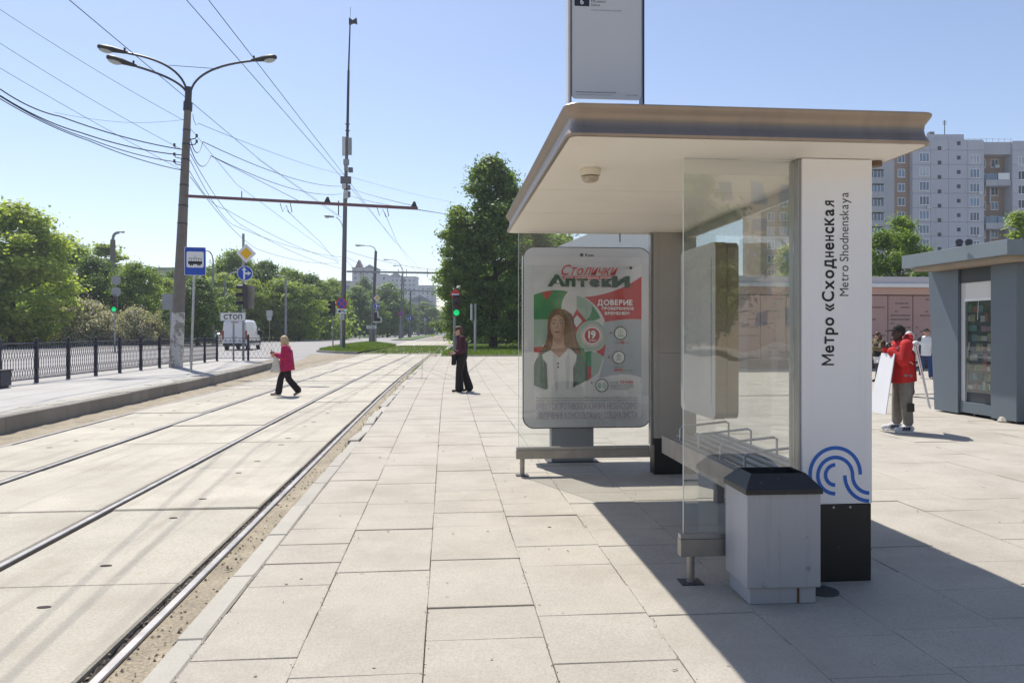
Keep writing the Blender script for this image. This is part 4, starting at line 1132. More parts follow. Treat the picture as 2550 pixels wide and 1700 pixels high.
def round_sign(t, c, r, yaw, kind):
    u, v = facing(yaw)
    plate(t, c, u, v, circ(r), .03, m_white if kind == 'arrow' else (m_red), w0=-.03)
    if kind == 'arrow':
        layer(t, c, u, v, [circ(r * .93)], m_blue, .002)
        k = r
        layer(t, c, u, v, [[(-.22 * k, -.82 * k), (.02 * k, -.82 * k), (.02 * k, .4 * k), (-.22 * k, .4 * k)], [(-.42 * k, .4 * k), (.22 * k, .4 * k), (-.1 * k, .85 * k)],
                           [(.02 * k, -.12 * k), (.36 * k, -.12 * k), (.36 * k, .12 * k), (.02 * k, .12 * k)], [(.36 * k, -.32 * k), (.8 * k, 0), (.36 * k, .32 * k)]], m_white, .004)
    elif kind == 'nostop':
        layer(t, c, u, v, [circ(r * .82)], m_blue, .002)
        for a in (45, 135):
            ca, sa = math.cos(R(a)), math.sin(R(a)); h = r * .08
            layer(t, c, u, v, [[(ca * r * .85 - sa * h, sa * r * .85 + ca * h), (-ca * r * .85 - sa * h, -sa * r * .85 + ca * h), (-ca * r * .85 + sa * h, -sa * r * .85 - ca * h), (ca * r * .85 + sa * h, sa * r * .85 - ca * h)]], m_red, .004 + a * 1e-5)
    elif kind == 'noentry':
        layer(t, c, u, v, [rrect(-r * .75, r * .75, -r * .17, r * .17, .02, 0, 2)], m_white, .003)


def diamond(t, c, d, yaw):
    u, v = facing(yaw); sq = lambda k: [(k, 0), (0, k), (-k, 0), (0, -k)]
    plate(t, c, u, v, sq(d), .03, m_white, w0=-.03); layer(t, c, u, v, [sq(d * .62)], m_yel, .003)


# main signal on the platform end
t = signal(606, 896, 35.9, .26, (708, 769), 'traffic light turned sideways under round arrow sign and yellow diamond', R(62), False, bx=612, pole_top=582, w=.36)
diamond(t, at(613, 631, 35.6), .46, R(4)); round_sign(t, at(610, 680.5, 35.6), .355, R(4), 'arrow')
u, v = facing(R(0)); plate(t, at(628, 739, 36.2), u, v, [(-.28, -.52), (.08, -.58), (.12, .55), (-.24, .55)], .02, m_beamst, 'backing_board')
# others
t = signal(286, 862, 62, -.03, (734, 777), 'traffic light showing green in front of the lilac bushes at left', R(-8), True, bx=285, w=.45)
u, v = facing(0); plate(t, at(289, 698, 61.8), u, v, circ(.40, 8), .03, m_grey, 'sign_back'); plate(t, at(289, 727, 61.8), u, v, circ(.40), .03, m_grey, 'sign_back')
rel(MB().tube([at(288, 685, 62), at(287, 740, 62)], .05, 8).build('upper_pole', m_grey, t), t)
t = signal(829, 863, 71, .05, (749, 787), 'traffic light on a thin post left of the radio mast', R(30), False, w=.5)
t = signal(1132, 875, 57, .1, (735, 787), 'green traffic light in front of the large dark tree', R(-6), True, bx=1136, w=.56, poler=.11)
round_sign(t, at(1134, 733, 56.9), .37, R(3), 'noentry')
rel(MB().tube([at(1136, 735, 57), at(1136, 720, 57)], .07, 8).build('upper_pole', m_grey, t), t)
# no-stopping sign on the island
P0 = at(850, 866, 68); P0.z = .05; t = thing('no_stopping_sign', 'round red and blue no-stopping sign with tow plate on the radio mast island', 'sign', P0)
rel(MB().tube([P0, at(850.5, 745, 68)], .07, 8).build('post', m_silver, t), t); round_sign(t, at(850.5, 755.7, 67.6), .49, R(2), 'nostop')
u, v = facing(R(2)); plate(t, at(850.5, 775, 67.6), u, v, rrect(-.44, .44, -.22, .22, .03, 0, 2), .03, m_white)
layer(t, at(850.5, 775, 67.5), u, v, [[(-.3, -.08), (-.05, -.08), (-.05, .1), (-.2, .1), (-.3, .0)], [(0, .05), (.32, -.1), (.34, -.05), (.03, .12)]], m_sblack, .04)
# signs on the far pole
P0 = at(936, 850, 102); P0.z = 0; t = thing('arrow_sign_post', 'post with small yellow diamond and blue arrow sign by the second pole', 'sign', P0)
rel(MB().tube([P0, at(938, 730, 102)], .08, 8).build('post', m_grey, t), t); diamond(t, at(939, 742, 101.7), .48, 0); round_sign(t, at(938, 762, 101.7), .42, 0, 'arrow')
u, v = facing(0)
plate(t, at(940, 789, 101.7), u, v, [(-.6, -.75), (.6, -.75), (.6, -.1), (.15, .05), (.15, .75), (-.4, .75)], .05, m_white, 'signal_board'); plate(t, at(939, 789, 101.5), u, v, [(-.5, -.6), (.45, -.6), (.45, -.2), (.0, -.1), (.0, .65), (-.35, .65)], .05, m_black, 'signal_face')
P0 = at(925, 851, 100); P0.z = 0; t = thing('stop_sign', 'distant white СТОП plate low on the far pole', 'sign', P0)
c = at(925, 814, 100); rel(MB().tube([P0, c], .05, 8).build('post', m_grey, t), t); plate(t, c, u, v, rrect(-.66, .66, -.22, .22, .02, 0, 2), .03, m_white, w0=.06)
rel(text(t, 'СТОП', c + v * -.13 - Vector((0, .1, 0)), u, v, .26, m_sblack, width=.95, bold=.03, align='c'), t)
for px_, py_, D_, k_, lab in ((998, 781, 150, 'nostop', 'tiny distant no-stopping sign on a pole over the second island'), (1058, 795, 230, 'arrow', 'farthest tiny round blue sign along the tracks')):
    P0 = at(px_, 842, D_); P0.z = 0; t = thing('round_sign', lab, 'sign', P0); rel(MB().tube([P0, at(px_, py_, D_)], .08, 6).build('post', m_grey, t), t); round_sign(t, at(px_, py_, D_ - .3), .5, 0, k_)
P0 = at(1020, 838, 196); P0.z = 0; t = thing('lane_sign', 'small blue rectangular lane sign beyond the crossing', 'sign', P0)
rel(MB().tube([P0, at(1020, 785, 196)], .08, 6).build('post', m_grey, t), t); c = at(1020, 792, 195.5); plate(t, c, u, v, rrect(-.75, .75, -.55, .55, .05, 0, 2), .04, m_blue)
layer(t, c, u, v, [[(-.5, -.4), (-.3, -.4), (-.3, .1), (-.5, .1)], [(.1, -.4), (.25, -.4), (.25, .4), (.1, .4)]], m_white, .05)
# plain grey sign backs
for px_, py_, D_, b_, hw_, hh_, lab in ((417, 751, 42, 893, .28, .44, 'grey back of a traffic sign just left of the concrete pole'), (671, 786, 105, 845, .45, .75, 'pair of pale sign backs on a post among the dark trees')):
    P0 = at(px_ + (8 if px_ < 500 else 0), b_, D_); P0.z = 0; t = thing('road_sign', lab, 'sign', P0)
    rel(MB().tube([P0, at(px_ + (8 if px_ < 500 else 0), py_ - 12, D_)], .045, 8).build('post', m_grey, t), t)
    if px_ < 500: plate(t, at(px_, py_, D_ - .1), u, v, rrect(-hw_, hw_, -hh_, hh_, .04, 0, 3), .02, m_grey)
    else:
        plate(t, at(px_, 780, D_ - .2), u, v, rrect(-.42, .42, -.42, .42, .04, 0, 3), .03, m_lgrey); plate(t, at(px_, 793, D_ - .2), u, v, circ(.32), .03, m_lgrey)
P0 = at(1183, 877, 55.5); P0.z = .1; t = thing('road_sign', 'sign seen edge-on with a tall grey post beside the dark tree', 'sign', P0)
rel(MB().tube([P0, at(1183, 756, 55.5)], .10, 8).build('post', m_silver, t), t); c = at(1174, 777, 55.3); rel(MB().box(c.x - .07, c.x + .06, c.y - .3, c.y + .3, at(0, 797, 55.3).z, at(0, 757, 55.3).z).build('sign_plate', m_lgrey, t), t)

# ---------------------------------------------------------------- overhead wires
def wire(label, pts, r=.012, sag=0.0, n=14, name='overhead_wire'):
    P = [at(*p) if not isinstance(p, Vector) else p for p in pts]; out = []
    if pts[0][0] <= 0 or pts[0][1] <= 0: P.insert(0, P[0] + (P[0] - P[1]) * 7)       # runs on to the previous pole
    for a, b in zip(P[:-1], P[1:]):
        for i in range(n):
            t = i / n; q = a.lerp(b, t); q.z -= sag * 4 * t * (1 - t); out.append(q)
    out.append(P[-1])
    o = MB().tube(out, r * .8, 5).build(name, m_wire); return tag(o, label, 'wire', 'overhead wires and cables')
W_ = wire
W_('thick feeder wire crossing the left lamp arms down to the mast', [(60, -103, 18), (172, 0, 22), (651, 401, 48), (850, 541, 68)], .018)
W_('left wire of the pair from the top edge over the near track', [(380, -96, 12), (464, 0, 15), (850, 441, 31), (990, 607, 62), (1030, 668, 105)], .011)
W_('right wire of the pair from the top edge over the near track', [(440, -100, 12.5), (519, 0, 15.3), (850, 427, 31), (985, 606, 62)], .011)
W_('uppermost thin wire from the left edge to the pole top', [(-60, 4, 24), (0, 24, 25), (458, 300, 29)], .010, .1)
W_('second wire from the left edge to the pole brackets', [(-60, 80, 24), (0, 108, 25), (452, 372, 29)], .010, .1)
W_('third wire from the left edge passing below the brackets', [(-60, 140, 24), (0, 170, 25), (454, 424, 29)], .010, .05)
W_('slack thin wire looping from the thick cable to the pole', [(135, 280, 27), (310, 305, 28), (458, 298, 29)], .007, .05)
W_('upper black bundled cable from the left edge', [(-60, 200, 22), (0, 222, 23), (150, 290, 25), (452, 372, 29)], .026, .12, name='power_cable')
W_('middle black bundled cable from the left edge', [(-60, 216, 22), (0, 238, 23), (200, 330, 26), (452, 386, 29)], .026, .12, name='power_cable')
W_('lower black cable from the left edge', [(-60, 218, 22), (0, 240, 23), (220, 345, 26), (452, 405, 29)], .02, .12, name='power_cable')
W_('lowest black cable from the left edge to the pole', [(-60, 225, 22), (0, 246, 23), (220, 350, 26), (454, 424, 29)], .02, .1, name='power_cable')
W_('upper cable with insulators from the pole to the mast', [(474, 346, 29), (505, 353, 31), (850, 464, 69)], .022, .5, name='power_cable')
W_('lower cable with insulators from the pole to the mast', [(474, 366, 29), (525, 388, 32), (850, 483, 69)], .022, .6, name='power_cable')
W_('thin wire from the pole top to beyond the mast', [(480, 285, 29), (493, 307, 30), (848, 433, 69), (1135, 505, 100)], .013, .2)
W_('stay from the brackets to the middle clamp of the span arm', [(524, 388, 29), (750, 503, 28.6)], .012)
W_('stay running from the mast to the end of the span arm', [(860, 464, 69), (1037, 514, 28)], .016, .1)
W_('second stay running from the mast to the end of the span arm', [(860, 483, 69), (1010, 518, 28)], .016, .1)
W_('cable from the span arm end toward the dark tree', [(1040, 522, 28), (1130, 536, 60)], .02)
for i, (a, b, c_) in enumerate((((474, 384, 29), (600, 560, 46), (850, 668, 70)), ((474, 400, 29), (580, 560, 46), (850, 640, 70)), ((472, 426, 29), (560, 520, 42), (845, 650, 70)), ((474, 440, 29), (640, 620, 52), (842, 655, 70)))):
    W_(('sagging cable from the pole to the lower mast, ' + ('first', 'second', 'third', 'fourth')[i] + ' from the top at the pole'), [a, b, c_], .016, .35, name='power_cable')
W_('left contact wire from the span arm toward the far track', [(714, 524, 28.6), (798, 603, 44), (845, 660, 68)], .012)
W_('wire crossing below the span arm toward the mast foot', [(474, 320, 29), (590, 460, 34), (780, 600, 52), (848, 650, 69)], .011)
W_('contact wire from the right hanger along the near track', [(958, 530, 28), (990, 606, 62), (1062, 690, 130)], .012)
W_('wire from the mast toward the distant trees', [(862, 624, 70), (1090, 672, 85)], .02, .3)
W_('lower wire from the mast toward the distant trees', [(862, 640, 70), (960, 672, 100)], .02, .3)
W_('distant contact wire of the far track', [(862, 648, 70), (935, 722, 104), (1040, 765, 200)], .018)
W_('distant contact wire of the near track', [(1030, 668, 105), (1075, 750, 220)], .02)
W_('wire along the diagonal above the span arm hangers', [(640, 395, 40), (843, 540, 28.6)], .010)
# wires further along, seen against the trees
for i, (y_, D_) in enumerate(((742, 210), (747, 215), (758, 250), (768, 290))):
    W_(('distant cross wire over the far tracks, ' + ('highest', 'second highest', 'third', 'lowest')[i] + ' of four'), [(1022, y_, D_), (1098, y_ + 3, D_)], .05)


# ---------------------------------------------------------------- iron fence behind the left platform
fe = thing('iron_fence', 'dark blue iron fence with crossing bars behind the left platform', 'fence', (-11.3, 26, .26))
FX = lambda y: -11.45 + .035 * max(0, y - 18) * .9
posts = [(FX(16.8 + 1.64 * i), 16.8 + 1.64 * i) for i in range(13)]
corner = posts[-1]; tail = [(-9.45, 36.6), (-7.95, 36.9)]
def fence_post(root, x, y, h=1.16):
    mb = MB(); mb.box(x - .045, x + .045, y - .045, y + .045, .25, .26 + h)
    o = rel(mb.build('post', m_navy, root, bevel=.008), root)
    f = MB().lathe([(.055, 0), (.055, .02), (.03, .03), (.04, .055), (.03, .08), (.0, .09)], (x, y, .26 + h), 10).build('finial', m_navy, o, smooth=True); return o
def fence_panel(root, a, b, thin=1.0, pitch=.118):
    a = Vector((*a, 0)); b = Vector((*b, 0)); d = (b - a); L = d.length; d /= L; z0 = .26
    for z_, r_, nm in ((1.09, .016, 'top_rail'), (.95, .012, 'middle_rail'), (.12, .016, 'bottom_rail')):
        rel(MB().tube([a + d * .04 + Vector((0, 0, z0 + z_)), b - d * .04 + Vector((0, 0, z0 + z_))], r_ * thin, 6).build(nm, m_navy, root), root)
    mb = MB(); n = int((L - .1) / pitch); amp = pitch * .5
    for i in range(n + 1):
        for sgn in (1, -1):
            pts = []
            for k in range(9):
                t = k / 8; pts.append(a + d * (.06 + i * (L - .12) / n + sgn * amp * math.sin(2 * math.pi * (t * 1.0 - .25)) * .9) + Vector((0, 0, z0 + .12 + t * .83)) + Vector((d.y, -d.x, 0)) * sgn * .008)
            pts = [Vector((min(max(p.x, min(a.x, b.x) - .001), max(a.x, b.x) + .001), p.y, p.z)) for p in pts]
            mb.tube(pts, .007 * thin, 4, cap=False)
    for i in range(n):
        c = a + d * (.06 + (i + .5) * (L - .12) / n) + Vector((0, 0, z0 + .95)); mb.lathe([(.012, 0), (.022, .03), (.012, .06), (0, .1)], c, 6)
    rel(mb.build('lattice', m_navy, root), root)
for p in posts: fence_post(fe, *p)
for a, b in zip(posts[:-1], posts[1:]): fence_panel(fe, a, b)
f2 = thing('iron_fence', 'thin wire-mesh end fence closing the left platform beside the woman', 'fence', (-9.3, 36.6, .26))
for p in [(-9.45, 36.6)]: fence_post(f2, *p, h=1.18)
mb = MB(); mb.box(tail[1][0] - .02, tail[1][0] + .02, tail[1][1] - .02, tail[1][1] + .02, .25, 1.45); rel(mb.build('post', m_navy, f2), f2)
for a, b in ((corner, tail[0]), (tail[0], tail[1])): fence_panel(f2, a, b, .8, .19)
# low fence along the park
f3 = thing('park_fence', 'low dark fence along the far side of the street', 'fence', (-60, 85, 0))
pa = [Vector((-95, 73.6, 0)), Vector((-48.4, 87, 0)), Vector((-34, 94.8, 0))]
mb = MB(); mr_ = MB()
for a, b in zip(pa[:-1], pa[1:]):
    for z_ in (.25, .95): mr_.bar(a + Vector((0, 0, z_)), b + Vector((0, 0, z_)), .05, .05)
    n = int((b - a).length / .45)
    for i in range(n):
        c = a.lerp(b, i / n); mb.box(c.x - .02, c.x + .02, c.y - .02, c.y + .02, 0, 1.1)
rel(mr_.build('rail', m_navy, f3), f3); rel(mb.build('bars', m_navy, f3), f3)
# dark bin at the left edge
c = gp(-12, 966, .26); t = thing('platform_bin', 'dark bin cut off by the left edge of the picture', 'bin', c)
MB().box(-.22, .22, -.2, .2, 0, .05).box(-.26, .26, -.24, .24, .05, .42).build('body', m_navy, t, bevel=.012); MB().box(-.28, .28, -.26, .26, .42, .46).build('rim', m_black, t, bevel=.008)


# ---------------------------------------------------------------- vehicles (x forward, z up)
m_tyre = mat('tyre', (.018, .018, .018), .85, var=.1); m_rim = mat('rim', (.35, .35, .36), .4, .7)
m_cglass = mat('car_glass', (.02, .025, .03), .08, 0, var=0, spec=.8); m_tail = mat('tail_lamp', (.30, .012, .012), .25, var=0)
m_head = mat('head_lamp', (.7, .7, .72), .15, var=0); m_bump = mat('bumper_plastic', (.03, .03, .032), .6)
def wheel(root, x, y, r, w):
    t_ = MB().lathe([(r * .62, -w / 2), (r * .93, -w / 2), (r, -w * .3), (r, w * .3), (r * .93, w / 2), (r * .62, w / 2)], (x, y, r), 18, u=(1, 0, 0), v=(0, 0, 1), w=(0, -1, 0)).build('wheel', m_tyre, root, smooth=True)
    MB().lathe([(r * .6, -w * .52), (r * .5, -w * .46), (.04, -w * .5)], (x, y, r), 14, u=(1, 0, 0), v=(0, 0, 1), w=(0, -1, 0)).lathe([(r * .6, w * .52), (r * .5, w * .46), (.04, w * .5)], (x, y, r), 14, u=(1, 0, 0), v=(0, 0, 1), w=(0, -1, 0)).build('rim', m_rim, t_)
def loft(secs, name, m, root, bevel=.0):
    """secs: list of (x, [(y,z)...]) cross-sections of equal length."""
    mb = MB(); k = len(secs[0][1])
    for x, p in secs: mb.v += [(x, y, z) for y, z in p]
    for i in range(len(secs) - 1):
        for j in range(k): mb.f.append((i * k + j, i * k + (j + 1) % k, (i + 1) * k + (j + 1) % k, (i + 1) * k + j)); mb.m.append(0)
    mb.f += [tuple(range(k - 1, -1, -1)), tuple((len(secs) - 1) * k + j for j in range(k))]; mb.m += [0, 0]
    return mb.build(name, m, root, smooth=True, bevel=bevel)
def sec(w, z0, z1, wt, r=.1):   # rounded trapezoid section
    return [(-w, z0), (w, z0), (w, (z0 + z1) * .45), (wt + r * .3, z1 - r), (wt - r, z1), (-wt + r, z1), (-wt - r * .3, z1 - r), (-w, (z0 + z1) * .45)]
def car(label, loc, rz, paint, suv=False, group='cars on the street'):
    t = thing('parked_car', label, 'car', loc, rz, group)
    h = .18 if suv else 0
    loft([(-2.15, sec(.74, .35, .75 + h, .66, .08)), (-2.0, sec(.86, .25, .92 + h, .80, .08)), (-1.2, sec(.89, .2, .95 + h, .84, .08)), (.7, sec(.89, .2, .95 + h, .84, .08)), (1.7, sec(.86, .22, .82 + h, .76, .1)), (2.1, sec(.74, .3, .66 + h, .62, .1))], 'body', paint, t)
    loft([(-1.95, sec(.76, .85 + h, .95 + h, .70, .02)), (-1.45, sec(.78, .85 + h, 1.38 + h, .58, .08)), (-.2, sec(.79, .85 + h, 1.46 + h, .60, .08)), (.35, sec(.79, .85 + h, 1.38 + h, .58, .08)), (1.0, sec(.78, .85 + h, .95 + h, .70, .02))], 'cabin_windows', m_cglass, t)
    loft([(-1.5, sec(.57, 1.37 + h, 1.415 + h, .52, .02)), (-.2, sec(.60, 1.43 + h, 1.49 + h, .56, .02)), (.35, sec(.57, 1.37 + h, 1.41 + h, .52, .02))], 'roof_panel', paint, t)
    for x in (-1.3, 1.35):
        for y in (-.8, .8): wheel(t, x, y, .32, .22)
    for y in (-.62, .62):
        MB().box(-2.13, -2.0, y - .14, y + .14, .68 + h, .84 + h).build('tail_lamp', m_tail, t, bevel=.02); MB().box(1.98, 2.1, y - .13, y + .13, .58 + h, .70 + h).build('headlight', m_head, t, bevel=.02)
    return t
P = [mat('paint_black', (.02, .02, .024), .25, .2, var=0, coat=.6), mat('paint_silver', (.45, .46, .48), .3, .5, var=0, coat=.5), mat('paint_white', (.78, .78, .78), .3, 0, var=0, coat=.5), mat('paint_navy', (.03, .04, .09), .25, .2, var=0, coat=.6)]
def road(px, py): v = gp(px, py, -.05); return v
q = road(984, 836); q = at(984, 834, 235); q.z = -.05
car('dark car driving on the far carriageway left of the tracks', q, R(-70), P[0], True)
for px_, D_, pc, rz_, lab in ((1031, 300, 1, -80, 'silver car behind the dark car in the distance'), (1050, 320, 0, -85, 'black car far down the street right of the silver car'), (1070, 330, 3, -80, 'farthest dark blue car by the striped board'),
                              (549, 98, 2, 100, 'white car half hidden behind the white van'), (520, 112, 1, 95, 'pale car parked under the dark bushy tree'), (14, 108, 2, 20, 'white car parked behind the tree trunk at the left edge')):
    q = at(px_, 840, D_); q.z = -.05 if px_ > 900 else .04; car(lab, q, R(rz_), P[pc], suv=(px_ == 549))
# striped board far down the line
q = at(1080, 840, 300); q.z = 0; t = thing('barrier_board', 'red and white striped board far down the tracks', 'barrier', q)
for i in range(5): MB().box(-.6, .6, -.05, .05, .8 + i * .5, 1.28 + i * .5).build('stripe', m_red if i % 2 else m_white, t)
MB().box(-.06, .06, .05, .1, 0, .8).build('post', m_grey, t)

# white van seen from behind
vp = gp(584, 872, -.05); van = thing('delivery_van', 'white high-roof delivery van driving away, seen from behind', 'van', vp, R(90))
m_van = mat('van_white', (.70, .70, .73), .35, 0, var=.03, coat=.4)
def vs_(w, z0, z1, wt, r=.16): return [(-w, z0), (w, z0), (w, z1 * .42), (w * .99, z1 * .6), (wt + r * .25, z1 - r), (wt - r, z1), (-wt + r, z1), (-wt - r * .25, z1 - r), (-w * .99, z1 * .6), (-w, z1 * .42)]
loft([(0, vs_(1.00, .45, 2.50, .86)), (.08, vs_(1.07, .40, 2.66, .92)), (.9, vs_(1.09, .40, 2.72, .93)), (3.4, vs_(1.09, .40, 2.70, .93)), (4.3, vs_(1.06, .40, 2.40, .80)), (5.1, vs_(1.02, .40, 1.45, .85)), (5.75, vs_(.92, .42, 1.05, .75, .12))], 'body', m_van, van)
MB().box(-.05, .05, -1.0, 1.0, .36, .62).build('rear_bumper', m_bump, van, bevel=.03)
for s_ in (-1, 1): MB().box(-.04, .10, s_ * 1.0 - .075, s_ * 1.0 + .075, .95, 1.75).build('tail_lamp', m_tail, van, bevel=.03)
for y0_, y1_ in ((-.90, -.02), (.02, .90)):
    d_ = MB().box(-.03, .02, y0_, y1_, .64, 2.42).build('rear_door', m_van, van, bevel=.025)
    MB().box(-.045, -.032, y0_ + (.05 if y0_ > 0 else .70), y0_ + (.17 if y0_ > 0 else .82), 1.15, 1.2).build('handle', m_bump, d_)
MB().box(-.052, -.048, -.26, .26, .78, .89).build('number_plate', m_white, van)
MB().box(-.035, .05, -.3, .3, 2.47, 2.53).build('brake_lamp', m_tail, van)
for x in (.95, 4.6):
    for y in (-.92, .92): wheel(van, x, y, .36, .26)
MB().box(.2, 5.0, -1.105, -1.085, .62, .82).build('side_moulding', m_bump, van)
for x0_, x1_ in ((3.75, 4.55),): MB().box(x0_, x1_, -1.10, -1.04, 1.35, 2.0).build('side_window', m_cglass, van, bevel=.02)
MB().box(.5, 3.4, -1.10, -1.088, 1.25, 1.29).build('panel_crease', m_van, van)
for s_ in (-1, 1): MB().box(4.45, 4.6, s_ * 1.22 - .12, s_ * 1.22 + .12, 1.35, 1.75).build('door_mirror', m_bump, van, bevel=.03)

# tram in the distance
q = at(1118, 841, 186); q.z = 0; tr = thing('tram', 'white and blue tram approaching far down the near track', 'tram', (q.x + .4, q.y, 0), R(-90 - 1.3))
m_tw = mat('tram_white', (.72, .73, .75), .35, var=.02); m_tb = mat('tram_blue', (.05, .16, .42), .35, var=.02)
loft([(0, sec(.8, .35, 1.3, .7, .1)), (-.35, sec(1.1, .3, 2.2, .85, .15)), (-1.0, sec(1.22, .3, 3.3, 1.05, .2)), (-1.8, sec(1.25, .3, 3.5, 1.15, .2)), (-24, sec(1.25, .3, 3.5, 1.15, .2))], 'body', m_tw, tr)
MB().prism([(-.9, 1.35), (.9, 1.35), (.98, 3.0), (-.98, 3.0)], (-.05, 0, 0), (0, 1, 0), (0, 0, 1), -.75, -.35 + .02).build('windscreen', m_cglass, tr)
MB().box(-.4, .03, -.95, .95, .35, .75).build('front_apron', m_tb, tr, bevel=.05)
for s_ in (-1, 1):
    MB().box(-.1, .06, s_ * .62 - .14, s_ * .62 + .14, .95, 1.12).build('headlight', m_head, tr)
    MB().box(-23, -2, s_ * 1.26 - .02, s_ * 1.26 + .02, 1.4, 2.7).build('side_windows', m_cglass, tr)

# ---------------------------------------------------------------- trees
def quads_mesh(name, C, U, V, mats, idx=None):
    n = len(C); P4 = np.stack([C - U, C - V * .9, C + U, C + V], 1).reshape(-1, 3)
    me = bpy.data.meshes.new(name); me.vertices.add(4 * n); me.vertices.foreach_set('co', P4.ravel())
    me.loops.add(4 * n); me.loops.foreach_set('vertex_index', np.arange(4 * n)); me.polygons.add(n)
    me.polygons.foreach_set('loop_start', np.arange(n) * 4); me.polygons.foreach_set('loop_total', np.full(n, 4))
    for m in mats: me.materials.append(m)
    if idx is not None: me.polygons.foreach_set('material_index', idx)
    me.update(calc_edges=True); me.validate(); return me


def crown(name, seed, Wd, z0, z1, nclump, nleaf, leaf, mats, shape='round', flower=0, cr=.16, droop=0):
    r = np.random.default_rng(seed); H = z1 - z0; cs = []; rr = []
    while len(cs) < nclump:
        t = r.random(); a = r.random() * 6.283
        if shape == 'round': env = math.sin(math.pi * min(max(t * .92 + .08, 0), 1)) ** .6
        elif shape == 'cone': env = (1 - t) ** .55 * (.35 + .65 * min(t * 6, 1))
        elif shape == 'spire': env = (1 - t ** 1.5) ** .62 * (.80 + .20 * min(t * 5, 1)) * (1 + .12 * math.sin(t * 17 + 2 * a))
        elif shape == 'column': env = (1 - t ** 3) ** .7 * (.7 + .3 * math.sin(t * 9 + a))
        else: env = (1 - t ** 2.2) ** .5
        env *= 1 + .16 * math.sin(3 * a + seed) + .10 * math.sin(7 * a + 5 * t * 3 + seed)
        rad = env * (r.random() ** .42) * Wd / 2
        cs.append((math.cos(a) * rad, math.sin(a) * rad, z0 + t * H)); rr.append(Wd * cr * r.uniform(.55, 1.2))
    cs = np.array(cs); rr = np.array(rr); per = nleaf // nclump
    d = r.normal(0, 1, (nclump, per, 3)); d /= np.linalg.norm(d, axis=2, keepdims=True)
    rad = rr[:, None, None] * (r.random((nclump, per, 1)) ** .45)
    off = d * rad; off[:, :, 2] *= .62
    loose = r.random((nclump, per, 1)) < .22
    off = np.where(loose, off * 1.75 + r.normal(0, .12, off.shape), off)
    C = (cs[:, None, :] + off).reshape(-1, 3)
    nrm = d.reshape(-1, 3) * .9 + r.normal(0, .55, C.shape) + np.array([0, 0, .55]); nrm /= np.linalg.norm(nrm, axis=1, keepdims=True)
    tx = r.normal(0, 1, C.shape); tx -= nrm * (tx * nrm).sum(1, keepdims=True); tx /= np.linalg.norm(tx, axis=1, keepdims=True)
    vy = np.cross(nrm, tx); s = (leaf * r.uniform(.6, 1.35, len(C)))[:, None]
    if droop: C[:, 2] -= droop * r.random(len(C)) * (np.hypot(C[:, 0], C[:, 1]) / Wd * 2)
    idx = None
    if flower:
        out = (np.linalg.norm(C[:, :2], axis=1) / (Wd / 2) + (C[:, 2] - z0) / H * .8) + r.normal(0, .2, len(C))
        cl = np.repeat(r.random(nclump), per)
        idx = ((r.random(len(C)) < flower) & (out > .45)).astype(int)
    return quads_mesh(name, C, tx * s * .6, vy * s * .42, mats, idx)


def trunk_mesh(seed, h, r0, spread, nl=7, start=.35):
    r = random.Random(seed); mb = MB(); p = [Vector((0, 0, -.15))]
    for i in range(1, 7): p.append(Vector((r.uniform(-.05, .05) * i, r.uniform(-.05, .05) * i, h * .85 * i / 6)))
    mb.tube([p[0], p[0] + Vector((0, 0, .3))] + p[1:], [r0 * 1.5, r0 * 1.1] + [r0 * (1 - .14 * i) for i in range(1, 7)], 9)
    for i in range(nl):
        t = start + (.9 - start) * i / nl; b = Vector((0, 0, h * .85 * t)); a = i * 2.4 + r.random(); l = spread * r.uniform(.5, .9) * (1.1 - t * .5)
        e = b + Vector((math.cos(a) * l, math.sin(a) * l, l * .8)); m_ = b.lerp(e, .5) + Vector((0, 0, -.1 * l))
        mb.tube([b, m_, e], [r0 * .45, r0 * .3, r0 * .08], 6)
        for s_ in (.8, -.8): mb.tube([m_, m_ + Vector((math.cos(a + s_) * l * .45, math.sin(a + s_) * l * .45, l * .4))], [r0 * .22, r0 * .05], 5)
    return mb


m_bark = mat('bark', (.055, .043, .033), .95, var=.3, scale=8, bump=.6, bscale=20)
m_birchb = mat('pale_bark', (.30, .28, .26), .9, var=.4, scale=5)
lf_bright = leaf_mat('leaf_bright', (.19, .26, .045), (.38, .43, .11), .55)
lf_mid = leaf_mat('leaf_mid', (.125, .20, .04), (.28, .35, .09), .54)
lf_dark = leaf_mat('leaf_dark', (.075, .13, .032), (.16, .23, .06), .48)
lf_far = leaf_mat('leaf_far', (.10, .16, .055), (.17, .24, .09), .45)
lf_lilac = leaf_mat('leaf_bush', (.11, .145, .045), (.20, .24, .08), .45)
fl_lilac = leaf_mat('blossom', (.48, .41, .38), (.68, .60, .55), .35)
PROT = {}
def proto(k, seed, Wd, z0, z1, ncl, nl, leaf, m, shape, h, r0, bark=None, cr=.16, droop=0, start=.3):
    PROT[k] = (crown('crown', seed, Wd, z0, z1, ncl, nl, leaf, [m], shape, cr=cr, droop=droop), trunk_mesh(seed, h, r0, Wd * .5, 9, start), bark or m_bark)
proto('maple', 11, 10, 1.3, 15, 150, 34000, .30, lf_bright, 'round', 14, .28, cr=.13)
proto('linden', 12, 9, 1.4, 13, 130, 30000, .28, lf_mid, 'round', 12, .25, cr=.13)
proto('oakish', 13, 9, .8, 12, 130, 30000, .28, lf_dark, 'round', 11, .25, cr=.13)
proto('far', 14, 9, 1.0, 12, 100, 18000, .42, lf_far, 'round', 11, .22, cr=.14)
proto('chestnut', 15, 8.6, .9, 16.5, 230, 80000, .21, lf_dark, 'spire', 15.5, .32, cr=.10, start=.12)
